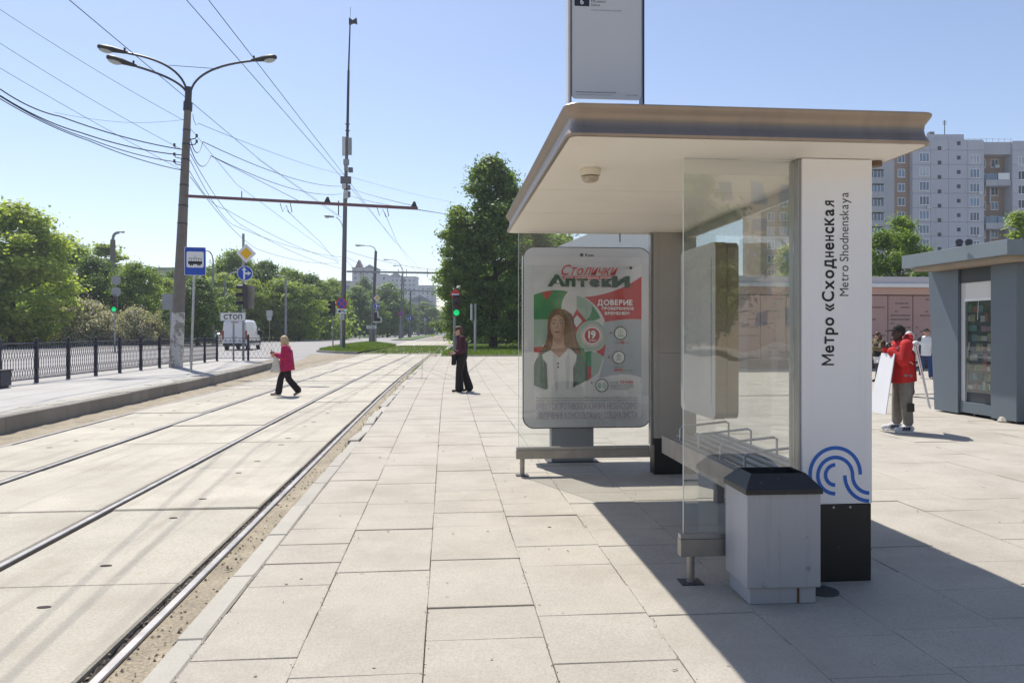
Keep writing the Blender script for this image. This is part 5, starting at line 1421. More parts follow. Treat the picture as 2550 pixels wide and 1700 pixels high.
proto('chestnut_light', 19, 5.0, 2.0, 15.5, 110, 26000, .22, lf_mid, 'column', 14, .2, cr=.14, start=.2)
proto('poplar', 16, 4.6, 2, 15, 60, 14000, .26, lf_bright, 'column', 14, .18, m_birchb, cr=.16)
proto('roundtop', 17, 7.2, 2.2, 11, 90, 30000, .21, lf_mid, 'round', 10, .22, cr=.12)
TM = {}
def tree(k, px, top, D, label, wpx=None, rot=0, base_z=.04, nm='broadleaf_tree', group='park trees'):
    cm, tmb, bk = PROT[k]
    loc = at(px, 823, D); loc.z = base_z
    H = CAMZ + (823 - top) / FPX * D - base_z
    zt = max(v.co.z for v in list(cm.vertices)[::97]); s = H / zt
    xs_ = [v.co.x for v in list(cm.vertices)[::97]]; w0 = max(xs_) - min(xs_)
    sx = s if wpx is None else (wpx / FPX * D) / w0
    t = thing(nm, label, 'tree', loc, rot, group)
    t.scale = (sx, sx, s)
    if k not in TM: TM[k] = tmb.build('trunk', bk, t, smooth=True)
    else:
        o = TM[k].copy(); COL.objects.link(o); o.parent = t
    c = bpy.data.objects.new('crown', cm); COL.objects.link(c); c.parent = t
    return t
tree('maple', 30, 494, 80, 'large bright green tree filling the left edge above the fence', 330, .3)
tree('maple', -130, 520, 74, 'bright tree mostly outside the left edge', 300, 2.1)
tree('linden', 160, 588, 112, 'mid green tree behind the large bright tree at left', 190, 1.0)
tree('oakish', 232, 640, 97, 'dark green tree between the thick lamp pole and the bright tree', 170, .5)
tree('poplar', 262, 606, 118, 'slender pale tree around the thick concrete lamp pole', 110, .7)
tree('linden', 345, 648, 96, 'mid green tree left of the concrete pole', 160, 2.5)
tree('maple', 415, 690, 104, 'yellowish tree right behind the concrete pole', 130, 4.0)
tree('oakish', 492, 694, 88, 'low dark bushy tree right of the blue tram stop sign', 165, 1.7, nm='bushy_tree')
tree('linden', 585, 618, 132, 'tall tree rising behind the yellow diamond sign', 150, 3.1)
tree('linden', 515, 660, 128, 'mid green tree behind the thin curved street lamp', 150, 5.0)
tree('oakish', 660, 652, 128, 'dense dark tree right of the diamond sign', 150, 2.2)
tree('linden', 715, 662, 138, 'dense tree behind the slim lamp pole', 140, .9)
tree('oakish', 770, 684, 140, 'dense dark tree left of the radio mast', 130, 3.6)
tree('linden', 822, 690, 152, 'tree right behind the traffic light by the mast', 120, 4.4)
tree('maple', 625, 690, 120, 'lower bright tree behind the main traffic light', 110, 5.5)
for i_, (px_, top_, D_, k_, lab_) in enumerate(((75, 560, 125, 'linden', 'tall mid green tree behind the left edge trees'), (300, 655, 126, 'maple', 'yellow-green tree behind the lilac bushes'), (455, 668, 122, 'oakish', 'dark tree peeking left and right of the concrete pole'), (200, 618, 130, 'maple', 'sunlit tree top between the dark tree and the large bright tree'), (550, 676, 118, 'maple', 'yellow-green tree above the van'), (690, 690, 124, 'maple', 'sunlit lower tree between the dense dark trees'), (745, 700, 126, 'linden', 'rounded tree left of the traffic light by the mast'), (1420, 610, 120, 'oakish', 'shaded tree behind the lightbox middle'), (1260, 640, 112, 'linden', 'lower tree deep behind the chestnuts'))): tree(k_, px_, top_, D_, lab_, 150, i_ * 1.3)
tree('far', 886, 712, 185, 'distant tree just right of the radio mast', 120, 1.1, group='distant trees')
tree('far', 905, 690, 240, 'hazy conifer-like tree before the distant tower block', 80, 2.3, group='distant trees')
tree('far', 965, 703, 200, 'distant pale green tree behind the arrow sign post', 130, 3.0, group='distant trees')
tree('far', 1005, 742, 250, 'distant tree behind the second line pole', 90, 4.0, group='distant trees')
tree('far', 1060, 752, 290, 'far tree closing the view along the tracks', 90, 5.0, group='distant trees')
tree('far', 1035, 770, 330, 'farthest low tree where the tracks vanish', 100, .4, group='distant trees')
tree('far', 1088, 772, 360, 'farthest tree straight over the vanishing tracks', 70, 2.4, group='distant trees')
tree('far', 1120, 765, 340, 'distant tree half hidden by the green traffic light', 80, 3.7, group='distant trees')
tree('linden', 930, 745, 190, 'dark distant tree behind the СТОП plate', 90, 1.4, group='distant trees')
tree('chestnut', 1228, 392, 68, 'tall dark chestnut tree rising left of the shelter roof', 285, 1.2, .11, group='trees on the lawn')
tree('chestnut_light', 1135, 520, 66, 'sunlit lower tree in front of the dark chestnut, left side', 105, .2, .11, group='trees on the lawn')
tree('chestnut', 1300, 470, 82, 'dark chestnut half hidden by the shelter roof', 230, 3.2, .11, group='trees on the lawn')
tree('linden', 1370, 560, 105, 'bright tree seen through the far glass above the lightbox', 220, 2.0, .11, group='trees on the lawn')
tree('linden', 1490, 575, 115, 'tree peeking above the right half of the lightbox', 200, .5, .11, group='trees on the lawn')
tree('chestnut', 1180, 600, 96, 'shaded tree behind the edge-on road sign', 190, 4.2, .11, group='trees on the lawn')
tree('roundtop', 2232, 536, 60, 'round leafy tree between the white pylon and the kiosk', 185, .7, .1, group='trees on the plaza')
tree('poplar', 2545, 525, 64, 'light green tree behind the kiosk roof at the right edge', 110, 1.2, .1, group='trees on the plaza')
tree('roundtop', 2330, 640, 62, 'low leafy tree hidden behind the kiosk', 150, 2.7, .1, group='trees on the plaza')
tree('poplar', 1960, 610, 75, 'small tree seen through the near glass panel', 70, 3.0, .1, group='trees on the plaza')
# blossoming bushes
bc = crown('foliage', 31, 9, .1, 4.0, 150, 30000, .20, [lf_lilac, fl_lilac], 'dome', flower=.62, cr=.12)
bst = MB()
for i in range(9): a = i * .7; bst.tube([(0, 0, -.1), (math.cos(a) * 1.2, math.sin(a) * 1.2, 1.6)], [.06, .02], 5)
bso = None
for px_, top_, D_, wp, rot, lab in ((205, 758, 88, 185, .2, 'large blossoming lilac bush behind the fence'), (335, 776, 90, 130, 1.5, 'smaller blossoming bush right of the large lilac'), (405, 783, 92, 80, 2.6, 'small blossoming bush beside the concrete pole')):
    loc = at(px_, 823, D_); loc.z = .04; t = thing('lilac_bush', lab, 'bush', loc, rot, 'lilac bushes'); H = CAMZ + (823 - top_) / FPX * D_; sx = wp / FPX * D_ / 9.6
    t.scale = (sx, sx, H / 4.1)
    if bso is None: bso = bst.build('stems', m_bark, t)
    else: o = bso.copy(); COL.objects.link(o); o.parent = t
    c = bpy.data.objects.new('foliage', bc); COL.objects.link(c); c.parent = t
bd = crown('foliage', 32, 7, .1, 3, 60, 14000, .24, [lf_dark], 'dome', cr=.13)
for i, (px_, top_, D_, wp, lab) in enumerate(((60, 795, 90, 170, 'dark low shrub under the large bright tree'), (110, 790, 96, 120, 'dark shrub left of the large lilac bush'))):
    loc = at(px_, 823, D_); loc.z = .04; t = thing('shrub', lab, 'bush', loc, i * 1.3, 'dark shrubs'); sx = wp / FPX * D_ / 7.3; t.scale = (sx, sx, (CAMZ + (823 - top_) / FPX * D_) / 3.1)
    o = bso.copy(); COL.objects.link(o); o.parent = t
    c = bpy.data.objects.new('foliage', bd); COL.objects.link(c); c.parent = t
# dense wood behind the park edge so that no bare horizon shows
wd = crown('undergrowth', 33, 8, 0, 4, 40, 6000, .5, [lf_dark], 'dome', cr=.16)
C = []; rr_ = np.random.default_rng(5); pts = []
for i in range(46):
    t_ = i / 45; px_ = -120 + 960 * t_; D_ = 135 + 25 * math.sin(i * 1.7) + 60 * max(0, t_ - .55); pts.append((at(px_, 823, D_), 6.0 + 3.5 * rr_.random()))
for i in range(26): pts.append((at(1215 + i * 24, 823, 108 + 14 * math.sin(i * 1.9)), 4.5 + 3.0 * rr_.random()))
n_ = 110000; sel = rr_.integers(0, len(pts), n_); ctr = np.array([[p[0].x, p[0].y, 0] for p in pts])[sel]; hh_ = np.array([p[1] for p in pts])[sel]
off = rr_.normal(0, 2.4, (n_, 3)); C = ctr + off; C[:, 2] = rr_.random(n_) ** .8 * hh_ * (1 - .5 * (np.hypot(off[:, 0], off[:, 1]) / 6).clip(0, 1))
nrm = rr_.normal(0, 1, (n_, 3)); nrm /= np.linalg.norm(nrm, axis=1, keepdims=True); tx = rr_.normal(0, 1, (n_, 3)); tx -= nrm * (tx * nrm).sum(1, keepdims=True); tx /= np.linalg.norm(tx, axis=1, keepdims=True)
wo = bpy.data.objects.new('wood_undergrowth', quads_mesh('wood_undergrowth', C, tx * .32, np.cross(nrm, tx) * .22, [lf_mid])); COL.objects.link(wo); stuff(wo)


# ---------------------------------------------------------------- apartment block at the right
DA = 145.0; SA = DA / FPX
m_wpan = mat('white_panel_wall', (.47, .48, .53), .85, var=.06, scale=.15, fine=.04, fscale=2, rnd=.03, stain=(.38, .38, .41), sscale=.3, samt=.5, streak=((.36, .36, .38), (1.2, 1.2, .06), .5, .5, .8))
m_bpan = mat('tan_panel_wall', (.30, .21, .155), .85, var=.08, scale=.2, rnd=.04)
m_lpan = mat('pale_panel_wall', (.42, .42, .45), .85, var=.06, scale=.2)
m_pane = mat('window_pane', (.10, .14, .20), .10, 0, var=.35, scale=.35, spec=.8, rnd=.5)
m_vent = mat('vent_dark', (.05, .05, .06), .7)
o0 = at(2272, 823, DA); o0.z = 0
ap = thing('apartment_block', 'tall pale panel apartment block with tan loggias behind the shelter and kiosk', 'building', o0, -YAW)
AX = lambda px: (px - 2272) * SA
AZ = lambda py: CAMZ + (823 - py) * SA
def abox(x0, x1, y0, y1, z0, z1, nm, m): return MB().box(AX(x0), AX(x1), y0, y1, z0, z1).build(nm, m, ap)
FL = 35.77; ROW0 = 392
ztop = AZ(345)
abox(2272, 2451, .35, 14, 0, AZ(347), 'core', m_wpan); abox(2310, 2403, .36, 13, AZ(347), AZ(333.5), 'stair_tower', m_wpan)
abox(2206, 2233, .9, 14, 0, AZ(352), 'core', m_lpan); abox(2233, 2272, 1.0, 14, 0, AZ(350), 'core', m_bpan); abox(1905, 2206, 2.4, 14, 0, AZ(362), 'core', m_bpan)
abox(2451, 2521, 2.4, 14, 0, AZ(353), 'core', m_bpan); abox(2521, 2640, .35, 14, 0, AZ(352), 'core', m_wpan)
cols = [2272, 2318, 2362, 2410, 2451]
rows = [AZ(ROW0 - FL / 2 + FL * i) for i in range(0, 11)]
for a, b in list(zip(cols[:-1], cols[1:])) + [(2521, 2560), (2560, 2640)]:
    for zt_, zb_ in zip(rows[:-1], rows[1:]): MB().box(AX(a) + .025, AX(b) - .025, 0, .34, zb_ + .025, zt_ - .025).build('wall_panel', m_wpan, ap)
    MB().box(AX(a) + .025, AX(b) - .025, 0, .34, rows[0] + .025, AZ(348 if a < 2400 else 351)).build('wall_panel', m_wpan, ap)
abox(2451, 2521, .3, 2.4, AZ(384), AZ(353), 'attic_panel', m_lpan)
wf = None; rp0 = random.Random(21); m_curt = mat('curtained_pane', (.40, .42, .46), .25, var=.3, scale=.8); m_pdark = mat('dark_pane', (.03, .04, .055), .12, var=.2)
def window(root, x, z, y, w=1.95, h=1.75, mull=(.36,)):
    global wf
    k = (w, h)
    if wf is None: wf = {}
    if k not in wf:
        mb = MB(); t_ = .09
        mb.box(-w / 2, w / 2, -.06, 0, -h / 2, -h / 2 + t_).box(-w / 2, w / 2, -.06, 0, h / 2 - t_, h / 2).box(-w / 2, -w / 2 + t_, -.06, 0, -h / 2 + t_, h / 2 - t_).box(w / 2 - t_, w / 2, -.06, 0, -h / 2 + t_, h / 2 - t_)
        for q_ in ((.34, .67) if w > 1.7 else (.55,)): mb.box(-w / 2 + w * q_ - .045, -w / 2 + w * q_ + .045, -.055, 0, -h / 2 + t_, h / 2 - t_)
        mb.box(-w / 2 - .06, w / 2 + .06, -.16, 0, -h / 2 - .07, -h / 2 - .005)
        a = mb.build('window', m_white, root); p = MB().box(-w / 2 + .02, w / 2 - .02, -.03, -.01, -h / 2 + .02, h / 2 - .02).build('pane', m_pane, a); wf[k] = (a, p)
    else:
        a0, p0 = wf[k]; a = a0.copy(); COL.objects.link(a); a.parent = root; p = p0.copy(); COL.objects.link(p); p.parent = a
    a.location = (x, y, z)
    rw = rp0.random(); p.material_slots[0].link = 'OBJECT'; p.material_slots[0].material = m_pane if rw < .55 else (m_curt if rw < .78 else m_pdark)
    return a
for i in range(9):
    for px_, dy in ((2301.5, 0), (2427, 4)): window(ap, AX(px_), AZ(ROW0 + dy + FL * i), -.001)
    window(ap, AX(2547), AZ(ROW0 + 9 + FL * i), -.001); window(ap, AX(2251), AZ(ROW0 + 1 + FL * i), .999, 1.45, 1.6)
    for px_ in (2464, 2496): window(ap, AX(px_), AZ(ROW0 + 8 + FL * i), 2.399, 1.45, 1.6)
    for px_ in (1930, 1962, 2020, 2060, 2110, 2150): window(ap, AX(px_), AZ(ROW0 + FL * i), 2.399, 1.45, 1.6)
    for px_, dy in ((2339.5, -22.5), (2387.5, -35)): MB().box(AX(px_) - .36, AX(px_) + .36, -.012, -.002, AZ(ROW0 + dy + FL * i) - .38, AZ(ROW0 + dy + FL * i) + .38).build('vent_opening', m_vent, ap)
    # balconies
    zb_ = AZ(ROW0 + FL * i + 22)
    b = MB().box(AX(2170), AX(2207), .5, .62, zb_ - .35, zb_ + .75).box(AX(2170), AX(2207), .5, 2.4, zb_ - .45, zb_ - .36).build('balcony', m_lpan, ap)
    MB().box(AX(2171), AX(2206), .66, .70, zb_ + .76, zb_ + 2.05).build('balcony_glazing', m_pane, b)
    for q_ in range(5): MB().box(AX(2171 + q_ * 8.6) - .03, AX(2171 + q_ * 8.6) + .05, .60, .655, zb_ + .76, zb_ + 2.05).build('glazing_bar', m_white, b)
    if i in (1, 4, 7):
        z2 = AZ(ROW0 + 11 + FL * i + 16)
        b = MB().box(AX(2457), AX(2487), .2, .32, z2 - .5, z2 + .6).box(AX(2487.5), AX(2519), .2, .32, z2 - .45, z2 + .65).box(AX(2457), AX(2519), .2, 2.4, z2 - .6, z2 - .51).build('balcony', m_lpan, ap)
        MB().box(AX(2458), AX(2486), .36, .40, z2 + .61, z2 + 1.9).build('balcony_glazing', m_pane, b)
        MB().box(AX(2489), AX(2518), .34, .40, z2 + .66, z2 + 1.95).build('balcony_glazing', m_white if i == 1 else m_pane, b)
        MB().box(AX(2480), AX(2484), 1.9, 2.3, AZ(ROW0 + FL * i + 75), z2 - .6).build('drain_panel', m_lpan, ap)
for px_, i_ in ((2437, 5), (2312, 3), (2440, 2), (2500, 0)): MB().box(AX(px_) - .4, AX(px_) + .4, -.35 if px_ < 2460 else 1.9, -.003 if px_ < 2460 else 2.39, AZ(ROW0 + FL * i_ + 17) - .3, AZ(ROW0 + FL * i_ + 17) + .3).build('air_conditioner', m_lgrey, ap)
mb = MB(); mb.tube([(AX(2382), 4, AZ(333)), (AX(2382), 4, AZ(285))], .08, 6)
for k in range(3): mb.tube([(AX(2377), 4, AZ(288 + 4 * k)), (AX(2387), 4, AZ(288 + 4 * k))], .05, 5)
mb.build('roof_aerial', m_dkgrey, ap); MB().box(AX(2345), AX(2352), 4, 4.6, AZ(332), AZ(322)).box(AX(2342.5), AX(2354.5), 3.8, 4.8, AZ(322), AZ(315)).build('roof_vent', m_mast, ap)
MB().tube([(AX(2468), 3, AZ(352)), (AX(2468), 3, AZ(341))], .2, 8).build('roof_vent', m_dkgrey, ap)
mb = MB()
for k in range(9): mb.tube([(AX(2405 + 15 * k), 1.0, AZ(351)), (AX(2405 + 15 * k), 1.0, AZ(341))], .03, 4)
mb.tube([(AX(2403), 1, AZ(342)), (AX(2530), 1, AZ(344))], .03, 4); mb.build('roof_railing', m_grey, ap)

# distant buildings
def far_block(px0, px1, top, D, label, m, wins=(5, 4), roofs=None, name='distant_building'):
    o_ = at(px0, 823, D); o_.z = 0; t = thing(name, label, 'building', o_, -YAW, 'distant buildings')
    w = (px1 - px0) / FPX * D; h = CAMZ + (823 - top) / FPX * D
    MB().box(0, w, 0, 14, 0, h).build('wall', m, t); MB().box(-.3, w + .3, -.3, 14.3, h, h + .5).build('roof_edge', m_grey, t)
    nx, nz = wins
    for i in range(nx):
        for j in range(nz):
            q_ = MB().box(-.7, .7, -.03, -.003, -.8, .8).build('window', m_pane, t); q_.location = (w * (i + .5) / nx, 0, h - 2.4 - j * 3.1)
    if roofs:
        for r_ in roofs: MB().prism([(-r_[1] / 2, 0), (r_[1] / 2, 0), (0, r_[2])], (w * r_[0], 4, h + .5), (1, 0, 0), (0, 0, 1), -3, 3).build('gable', m_beam if r_[3] else m_grey, t)
    return t
m_hz1 = mat('distant_pinkgrey', (.42, .40, .41), .9, var=.1, scale=.1); m_hz2 = mat('distant_bluegrey', (.40, .42, .45), .9, var=.1, scale=.1)
far_block(877, 936, 668, 420, 'distant grey tower block with small turret roof above the trees', m_hz1, (4, 6), [(.25, 4, 4.5, 1), (.72, 6, 1.8, 0)])
far_block(938, 962, 684, 470, 'lower distant block just right of the turreted tower', m_hz2, (2, 5))
far_block(962, 1036, 690, 520, 'long hazy distant block with stepped roof behind the tram wires', m_hz2, (7, 5), [(.3, 10, 3, 0)])
far_block(1036, 1082, 712, 560, 'farthest hazy block by the dark tree', m_hz2, (4, 3))
far_block(1018, 1075, 752, 330, 'low grey roofed house at the end of the tracks', m_hz1, (4, 2), [(.5, 10, 3, 0)])
far_block(388, 436, 671, 190, 'pale flat-roofed building showing behind the concrete pole', mat('pale_far_wall', (.55, .50, .45), .9, var=.05), (3, 3))
far_block(838, 872, 702, 330, 'pale low building peeking out left of the distant tower', mat('pale_far_wall', (.55, .50, .45)), (3, 2))

# the street behind the viewer, mirrored in the glass and the roof edge
m_beige = mat('beige_panel', (.42, .34, .25), .85, var=.08, scale=.3)
rb_ = thing('beige_apartment_block', 'beige apartment block behind the viewer, mirrored in the shelter glass', 'building', (12, -58, .1))
MB().box(-16, 22, -12, 0, 0, 26).build('wall', m_beige, rb_); wr = None
for i in range(12):
    for j in range(8):
        if wr is None: wr = MB().box(-.8, .8, .005, .05, -.75, .75).build('window', m_pane, rb_); o = wr
        else: o = wr.copy(); COL.objects.link(o); o.parent = rb_
        o.location = (-14 + i * 3.1, 0, 2.5 + j * 3.0)
for i, (x_, y_, k_) in enumerate(((-14, -34, 'linden'), (-4, -46, 'oakish'), (7, -44, 'linden'), (16, -40, 'oakish'), (26, -36, 'linden'), (-26, -30, 'oakish'), (36, -26, 'linden'), (2, -50, 'linden'), (44, -10, 'oakish'), (46, 6, 'linden'))):
    t = thing('broadleaf_tree', 'tree behind the viewer, ' + ('far left', 'left of centre', 'centre', 'right of centre', 'right', 'outermost left', 'outer right', 'middle back row', 'right side rear', 'right side front')[i], 'tree', (x_, y_, .05), i * .9, 'trees behind the viewer')
    o = TM[k_].copy(); COL.objects.link(o); o.parent = t; c = bpy.data.objects.new('crown', PROT[k_][0]); COL.objects.link(c); c.parent = t

# ---------------------------------------------------------------- pink metro pavilion
m_pink = mat('pink_panel', (.44, .29, .27), .6, var=.06, scale=1.2, rnd=.04); m_pinkb = mat('pink_band', (.55, .36, .30), .6, var=.03)
pv = thing('metro_pavilion', 'low pink-panelled metro pavilion behind the people', 'building', (19, 30, .1))
def pbox(x0, x1, y0, y1, z0, z1, nm, m, **k): return rel(MB().box(x0, x1, y0, y1, z0, z1).build(nm, m, pv, **k), pv)
pbox(8.6, 34, 30.1, 38, .1, 3.9, 'core', m_black); pbox(8.55, 34.1, 29.98, 30.09, .1, .45, 'plinth', mat('plinth_brown', (.10, .055, .05), .7))
rp = random.Random(9); xx = 8.6; k = 0
while xx < 33.5:
    p_ = pbox(xx + .02, xx + 1.10, 30.0, 30.09, .47, 3.18, 'facade_panel', m_pink); mb = MB()
    for l_ in range(15):
        z_ = 3.0 - l_ * .17; x_ = xx + .12
        if rp.random() < .3: continue
        x_ += rp.choice((0, 0, .2, .45))
        while x_ < xx + .98 and rp.random() < .93:
            w_ = rp.uniform(.02, .05); mb.add([(x_, 29.995, z_), (x_ + w_, 29.995, z_), (x_ + w_, 29.995, z_ + .05), (x_, 29.995, z_ + .05)], [(0, 1, 2, 3)]); x_ += w_ + .02
    if mb.v: mb.build('perforation', m_vent, p_)
    xx += 1.12
pbox(8.5, 34.2, 29.92, 38, 3.22, 3.52, 'fascia_band', m_pinkb); pbox(8.45, 34.3, 29.75, 38.1, 3.525, 3.68, 'cornice', m_white); pbox(8.48, 34.2, 29.85, 38.1, 3.685, 3.98, 'parapet', mat('parapet_lilac', (.55, .53, .56), .6, var=.02))
# white hall seen behind the lightbox
wh = thing('white_hall', 'pale hall with sloping white roof behind the advertising lightbox', 'building', (10.5, 54, .1))
m_hall = mat('hall_white', (.62, .62, .63), .6, var=.04)
rel(MB().box(7.2, 17, 52, 62, .1, 6.9).build('wall', m_hall, wh), wh)
rel(MB().prism([(-.9, 0), (9.9, 0), (9.9, 1.7), (3.2, 1.7)], (7.0, 51.8, 6.9), (1, 0, 0), (0, 0, 1), -10.5, 0).build('roof', m_white, wh), wh)
for i in range(6):
    w_ = MB().box(7.6 + i * 1.5, 8.9 + i * 1.5, 51.97, 51.997, 1.2, 3.0).build('window', m_pane, wh); rel(w_, wh); MB().box(7.6 + i * 1.5, 8.9 + i * 1.5, 51.93, 51.965, 2.1, 2.16).build('glazing_bar', m_white, w_)
    rel(MB().box(7.6 + i * 1.5, 8.9 + i * 1.5, 51.97, 51.997, 4.2, 5.6).build('window', m_pane, wh), wh)
# slot drain across the plaza
t = thing('slot_drain', 'dark slot drain line across the sunlit plaza', 'drain', (11, 17.65, .1)); rel(MB().box(6, 24, 17.63, 17.67, .09, .112).build('grate', m_bed, t), t)

# ---------------------------------------------------------------- kiosk
m_kio = mat('kiosk_slate', (.125, .155, .185), .38, .15, var=.05, scale=1.5); m_kdk = mat('kiosk_dark', (.035, .045, .055), .4, var=.05)
m_kroof = mat('kiosk_roof', (.19, .225, .245), .45, .1, var=.05)
kx = thing('kiosk', 'slate blue newspaper kiosk with flat overhanging roof at the right edge', 'kiosk', (11, 12.9, .1))
def kb(x0, x1, y0, y1, z0, z1, nm, m, bev=.006, par=None):
    o = MB().box(x0, x1, y0, y1, z0, z1).build(nm, m, par or kx, bevel=bev)
    return o if par else rel(o, kx)
kb(9.1, 13.6, 11.33, 14.15, 2.94, 3.19, 'roof', m_kroof); kb(9.25, 13.5, 11.48, 14.0, 2.87, 2.938, 'soffit', mat('soffit_tan', (.33, .27, .21), .7), .003)
kb(9.86, 13.4, 11.98, 13.9, .18, 2.868, 'core', m_kdk)
o = MB().prism([(0, .13), (-.69, .13), (-.87, 2.868), (0, 2.868)], (9.70, 13.33, 0), (0, -1, 0), (0, 0, 1), -.16, .0).build('corner_panel', m_kio, kx, bevel=.008); rel(o, kx)
kb(9.70, 9.858, 11.87, 12.48, .14, 2.868, 'corner_panel', m_kio, .01)
kb(9.86, 10.5, 11.87, 11.978, .14, 2.868, 'corner_panel', m_kio, .01); kb(9.74, 9.857, 12.482, 13.328, 2.6, 2.866, 'lintel', m_kdk); kb(9.74, 9.857, 12.482, 13.328, .16, .36, 'sill_panel', m_kio)
kb(10.5, 13.3, 11.90, 11.975, .4, 2.75, 'front_window', mat('milky_glass', (.45, .52, .50), .15, var=.04), .003)
kb(9.76, 9.85, 13.22, 13.326, .36, 2.6, 'jamb', m_lgrey); kb(9.775, 9.85, 12.485, 12.53, .36, 2.6, 'jamb', m_kdk)
bl = kb(9.765, 9.85, 12.53, 13.22, 2.25, 2.598, 'roller_blind', mat('blind_white', (.66, .66, .65), .5, var=.03)); MB().box(9.755, 9.764, 12.53, 13.22, 2.25, 2.30).build('bottom_bar', m_white, bl); MB().tube([(9.757, 12.86, 2.25), (9.757, 12.88, 1.9)], .004, 5).build('pull_cord', m_white, bl)
wn_ = kb(9.815, 9.835, 12.53, 13.22, .55, 2.249, 'shop_window', m_kdk, .002); kb(9.80, 9.85, 12.53, 13.22, .362, .548, 'window_frame', m_kdk)
rk = random.Random(4); mcols = [mat('mag_%d' % i, c, .4, var=.25, scale=20) for i, c in enumerate(((.36, .34, .31), (.08, .16, .08), (.26, .07, .07), (.05, .06, .09), (.42, .40, .34), (.10, .18, .21), (.25, .21, .12), (.03, .035, .035), (.26, .14, .18)))]
for r_ in range(9):
    z_ = .60 + r_ * .18; y_ = 12.55
    while y_ < 13.16:
        w_ = rk.uniform(.035, .15); h_ = rk.uniform(.08, .175)
        MB().box(9.798 + rk.uniform(0, .008), 9.812, y_, min(y_ + w_, 13.2), z_ + rk.uniform(0, .012), z_ + h_).build('magazine', rk.choice(mcols), wn_); y_ += w_ + .008
kg = rel(MB().box(9.775, 9.780, 12.531, 13.219, .55, 2.249).build('window_glass', glass_mat('kiosk_glass', (.90, .94, .93), .012, 1.5), kx), kx)
for Y in (12.0, 13.0, 13.8): kb(9.78, 9.86, Y - .03, Y + .03, .1, .18, 'foot', m_dkgrey, .003)
tag(MB().lathe([(.10, 0), (.12, .02), (.08, .09), (.03, .10)], (9.75, 12.20, .1), 9).build('stone_weight', m_kerb), 'small pale stone lying under the kiosk edge', 'stone')
for px_ in (2388, 2412): c = at(px_, 607, 13.1); kv = rel(MB().tube([(c.x, c.y, 3.185), (c.x, c.y, 3.23), (c.x - .03, c.y - .05, 3.255)], [.05, .05, .062], 14).build('roof_vent', m_dkgrey, kx, smooth=True), kx)

# ---------------------------------------------------------------- people
def blob(segs, vox=.011, it=3):
    """one continuous surface from tapered capsules (p0, r0, p1, r1, side-scale)."""
    mb = MB()
    for sg in segs:
        p0, r0, p1, r1 = Vector(sg[0]), sg[1], Vector(sg[2]), sg[3]; k = sg[4] if len(sg) > 4 else 1.0
        d = p1 - p0; L = d.length
        d = d / L if L > 1e-5 else Vector((0, 0, 1))
        pts = []; rad = []
        for a in (-80, -55, -25): pts.append(p0 + d * (r0 * math.sin(R(a)))); rad.append(r0 * math.cos(R(a)))
        for t in (0, .33, .67, 1): pts.append(p0.lerp(p1, t)); rad.append(r0 + (r1 - r0) * t)
        for a in (25, 55, 80): pts.append(p1 + d * (r1 * math.sin(R(a)))); rad.append(r1 * math.cos(R(a)))
        n0 = len(mb.v)
        # rings
        ref = Vector((0, 1, 0)) - d * d.y
        if ref.length < .2: ref = Vector((1, 0, 0)) - d * d.x
        ref.normalize(); w = d.cross(ref); n = 12; vs = []
        for p, r_ in zip(pts, rad):
            for j in range(n):
                a = 2 * math.pi * j / n; vs.append(p + ref * (r_ * k * math.cos(a)) + w * (r_ * math.sin(a)))
        m_ = len(pts); fs = [(i * n + j, i * n + (j + 1) % n, (i + 1) * n + (j + 1) % n, (i + 1) * n + j) for i in range(m_ - 1) for j in range(n)]
        mb.add(vs, fs + [tuple(range(n - 1, -1, -1)), tuple((m_ - 1) * n + j for j in range(n))])
    o = mb.build('tmp', m_black)
    rm = o.modifiers.new('r', 'REMESH'); rm.mode = 'VOXEL'; rm.voxel_size = vox
    sm = o.modifiers.new('s', 'SMOOTH'); sm.factor = .5; sm.iterations = it
    dg = bpy.context.evaluated_depsgraph_get(); me = bpy.data.meshes.new_from_object(o.evaluated_get(dg))
    bpy.data.objects.remove(o); me.materials.clear()
    me.polygons.foreach_set('use_smooth', [True] * len(me.polygons)); return me
def soft(name, segs, m, root, vox=.011, it=3, zcut=None):
    me = blob(segs, vox, it); me.name = name
    if zcut:                                      # a clean hem
        bm = bmesh.new(); bm.from_mesh(me)
        bmesh.ops.bisect_plane(bm, geom=bm.verts[:] + bm.edges[:] + bm.faces[:], plane_co=(0, 0, zcut), plane_no=(.12, 0, 1), clear_inner=True)
        bmesh.ops.holes_fill(bm, edges=[e for e in bm.edges if e.is_boundary], sides=0); bm.to_mesh(me); bm.free()
    me.materials.append(m); o = bpy.data.objects.new(name, me); COL.objects.link(o); o.parent = root; return o
V3 = Vector
def lim(a, b, c, r, k=1.0): return [(a, r[0], b, r[1], k), (b, r[1], c, r[2], k)]
def hand(w, d, up=(0, 0, 1)):
    """palm and five bent fingers; w wrist, d pointing direction."""
    w = V3(w); d = V3(d).normalized(); s = d.cross(V3(up)).normalized(); u = s.cross(d)
    out = [(w, .026, w + d * .07, .030)]
    for i, l in enumerate((.055, .07, .075, .062)):
        b = w + d * .085 + u * (.030 - .020 * i); k1 = b + d * l * .55; e = k1 + d * l * .3 - s * l * .35; out += [(b, .011, k1, .010), (k1, .010, e, .009)]
    b = w + d * .03 + u * .03; out += [(b, .012, b + d * .04 + u * .025, .011), (b + d * .04 + u * .025, .011, b + d * .07 + u * .02, .009)]
    return out
